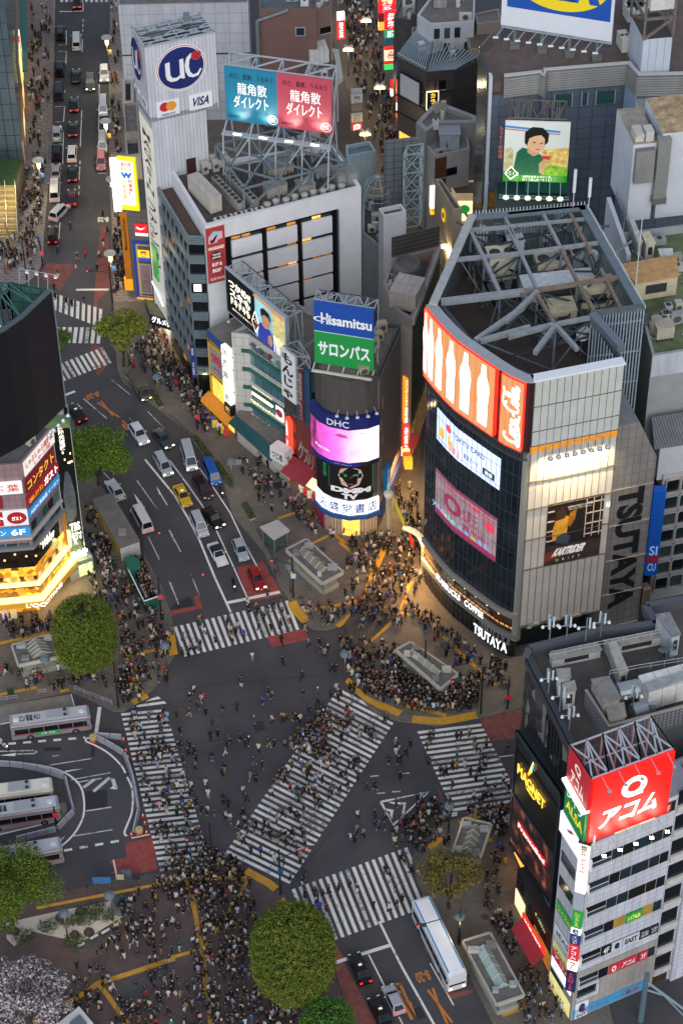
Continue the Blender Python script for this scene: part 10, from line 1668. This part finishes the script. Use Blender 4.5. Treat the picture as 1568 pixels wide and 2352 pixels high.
J34(0,0,'270,0 470,0 420,1560 240,1560',80);J34(0,1,'190,0 400,0 380,560 340,900 120,930 0,980 0,650 190,600',105);J34(0,0,'1000,0 1060,0 1090,1560 1000,1560',36);J34(0,1,'1010,0 1090,20 1140,900 1160,1120 1030,1120',70);J34(2,0,'0,0 310,0 390,700 500,1100 600,1500 560,1900 420,1900 340,1250 150,800',230,.7);J34(1,3,'60,1060 1020,830 1120,1060 170,1300',20,1.2);J34(1,4,'100,100 1400,60 1250,300 900,900 500,1400 250,900',12,1.5);J34(0,1,'1300,1440 1560,1440 1568,1600 1250,1560',20)
CAMP=J0((0,0,CAMH));TREE_=G((688,2306),0)
def hidden(p):return(p-TREE_).length<4.6 or abs(p.x-TREE_.x)<5.2 and 0<p.y-TREE_.y<7.5
order=sorted([i for i in rg(len(J35))if not hidden(J35[i][0])],key=lambda i:(J35[i][0]-CAMP).length)
def inframe(p):d=p+J0((0,0,.8))-CAMP;k=d.dot(FW);return abs(d.dot(RT)/k)*FOC<782 and abs(d.dot(UP)/k)*FOC<1172
order=[i for i in order if inframe(J35[i][0])][:300];near=set(order)
LMK=[(n,G(p,0))for n,p in(('round clipped tree',(690,2306)),('cherry blossom',(70,2345)),('gravel garden',z(0,5,700,700)),('bronze sculpture',z(0,5,1100,525)),('white hut',(170,2360)),('plaza map board',z(0,5,920,330)),('black vending stand',z(0,5,1225,290)),('white coach',z(2,5,900,900)),('red shop awning',z(3,5,180,1000)),('office corner',z(3,5,560,1500)),('coachside subway entrance',z(2,5,1380,1100)),('yellow strip fork',z(1,5,300,880)),('lower zebra',z(2,5,300,350)),('left striped crossing',z(1,4,100,1500)),('plaza signal pole',z(1,5,992,410)),('yellow corner paving',z(1,5,820,270)),('lower yellow strip',z(1,5,340,1300)),('grey paving band',z(0,5,1300,1100)),('sparse yellow tree',z(2,5,972,530)),('silver hatchback',z(2,5,480,1380)))]
USED=set();CV,CF,CCol,CN,off=[],[],[],[],0
BAGS=[('',None,5),(' carrying grey backpack','4a4c50',1),(' carrying black backpack','0e0e10',1),(' carrying cream backpack','b0a48c',.6)]
for i,(p,face)in en(J35):
 rz=random.uniform(0,6.283);s=random.uniform(.98,1.1)
 if i not in near:
  v,f,c=dressed(random.choice(POSES[0]),pick(COATS)[1],pick(PANTS)[1],pick(HAIR)[1]);cs,sn=math.cos(rz),math.sin(rz);q=v*s;q=np.stack([q[:,0]*cs-q[:,1]*sn+p.x,q[:,0]*sn+q[:,1]*cs+p.y,q[:,2]+p.z],1);CV.append(q);CF+=[tu(k+off for k in t)for t in f];CCol.append(c);CN+=[len(t)for t in f];off+=len(v);continue
 lm=min(LMK,key=lambda l:(l[1]-p).length)[0]
 while True:
  a,b,h_,g_=pick(COATS),pick(PANTS),pick(HAIR),pick(BAGS);pi=random.randrange(14);ct=pi%2;act=('standing','walking','striding','walking','holding a phone','walking','standing')[pi//2]
  if h_[0]and g_[1]:continue
  lab_='person '+act+' in '+('long ' if ct else '')+a[0]+(' coat' if ct else ' jacket')+' and '+b[0]+' trousers'+h_[0]+g_[0]+' near '+lm
  if lab_ not in USED and len(lab_.split())<=16:break
 USED.add(lab_);v,f,c=dressed(POSES[1][pi],a[1],b[1],h_[1]);me=bpy.data.meshes.new('person');me.from_pydata(v.tolist(),[],f);me.materials.append(PM);setcol(me,c,[len(t)for t in f]);o=bpy.data.objects.new('person',me);C.objects.link(o);o.location=p;o.rotation_euler.z=rz;o.scale=(s,)*3;tag(o,lab_,'person','people around the crossing')
 if g_[1]:m=MB();m.hx([J0(q)for q in((-.3,-.13,1.),(-.12,-.14,1.),(-.12,.14,1.),(-.3,.13,1.),(-.26,-.11,1.42),(-.12,-.13,1.44),(-.12,.13,1.44),(-.26,.11,1.42))],M(g_[1],.7));m.ob('backpack',o)
me=bpy.data.meshes.new('crowd');me.from_pydata(np.concatenate(CV).tolist(),[],CF);me.materials.append(PM);setcol(me,np.concatenate(CCol),CN);o=bpy.data.objects.new('crowd',me);C.objects.link(o);kind(o,'stuff');o['label']='dense crowd of pedestrians farther across the crossing and streets'
bpy.data.objects.remove(_to);bpy.data.curves.remove(_tc)
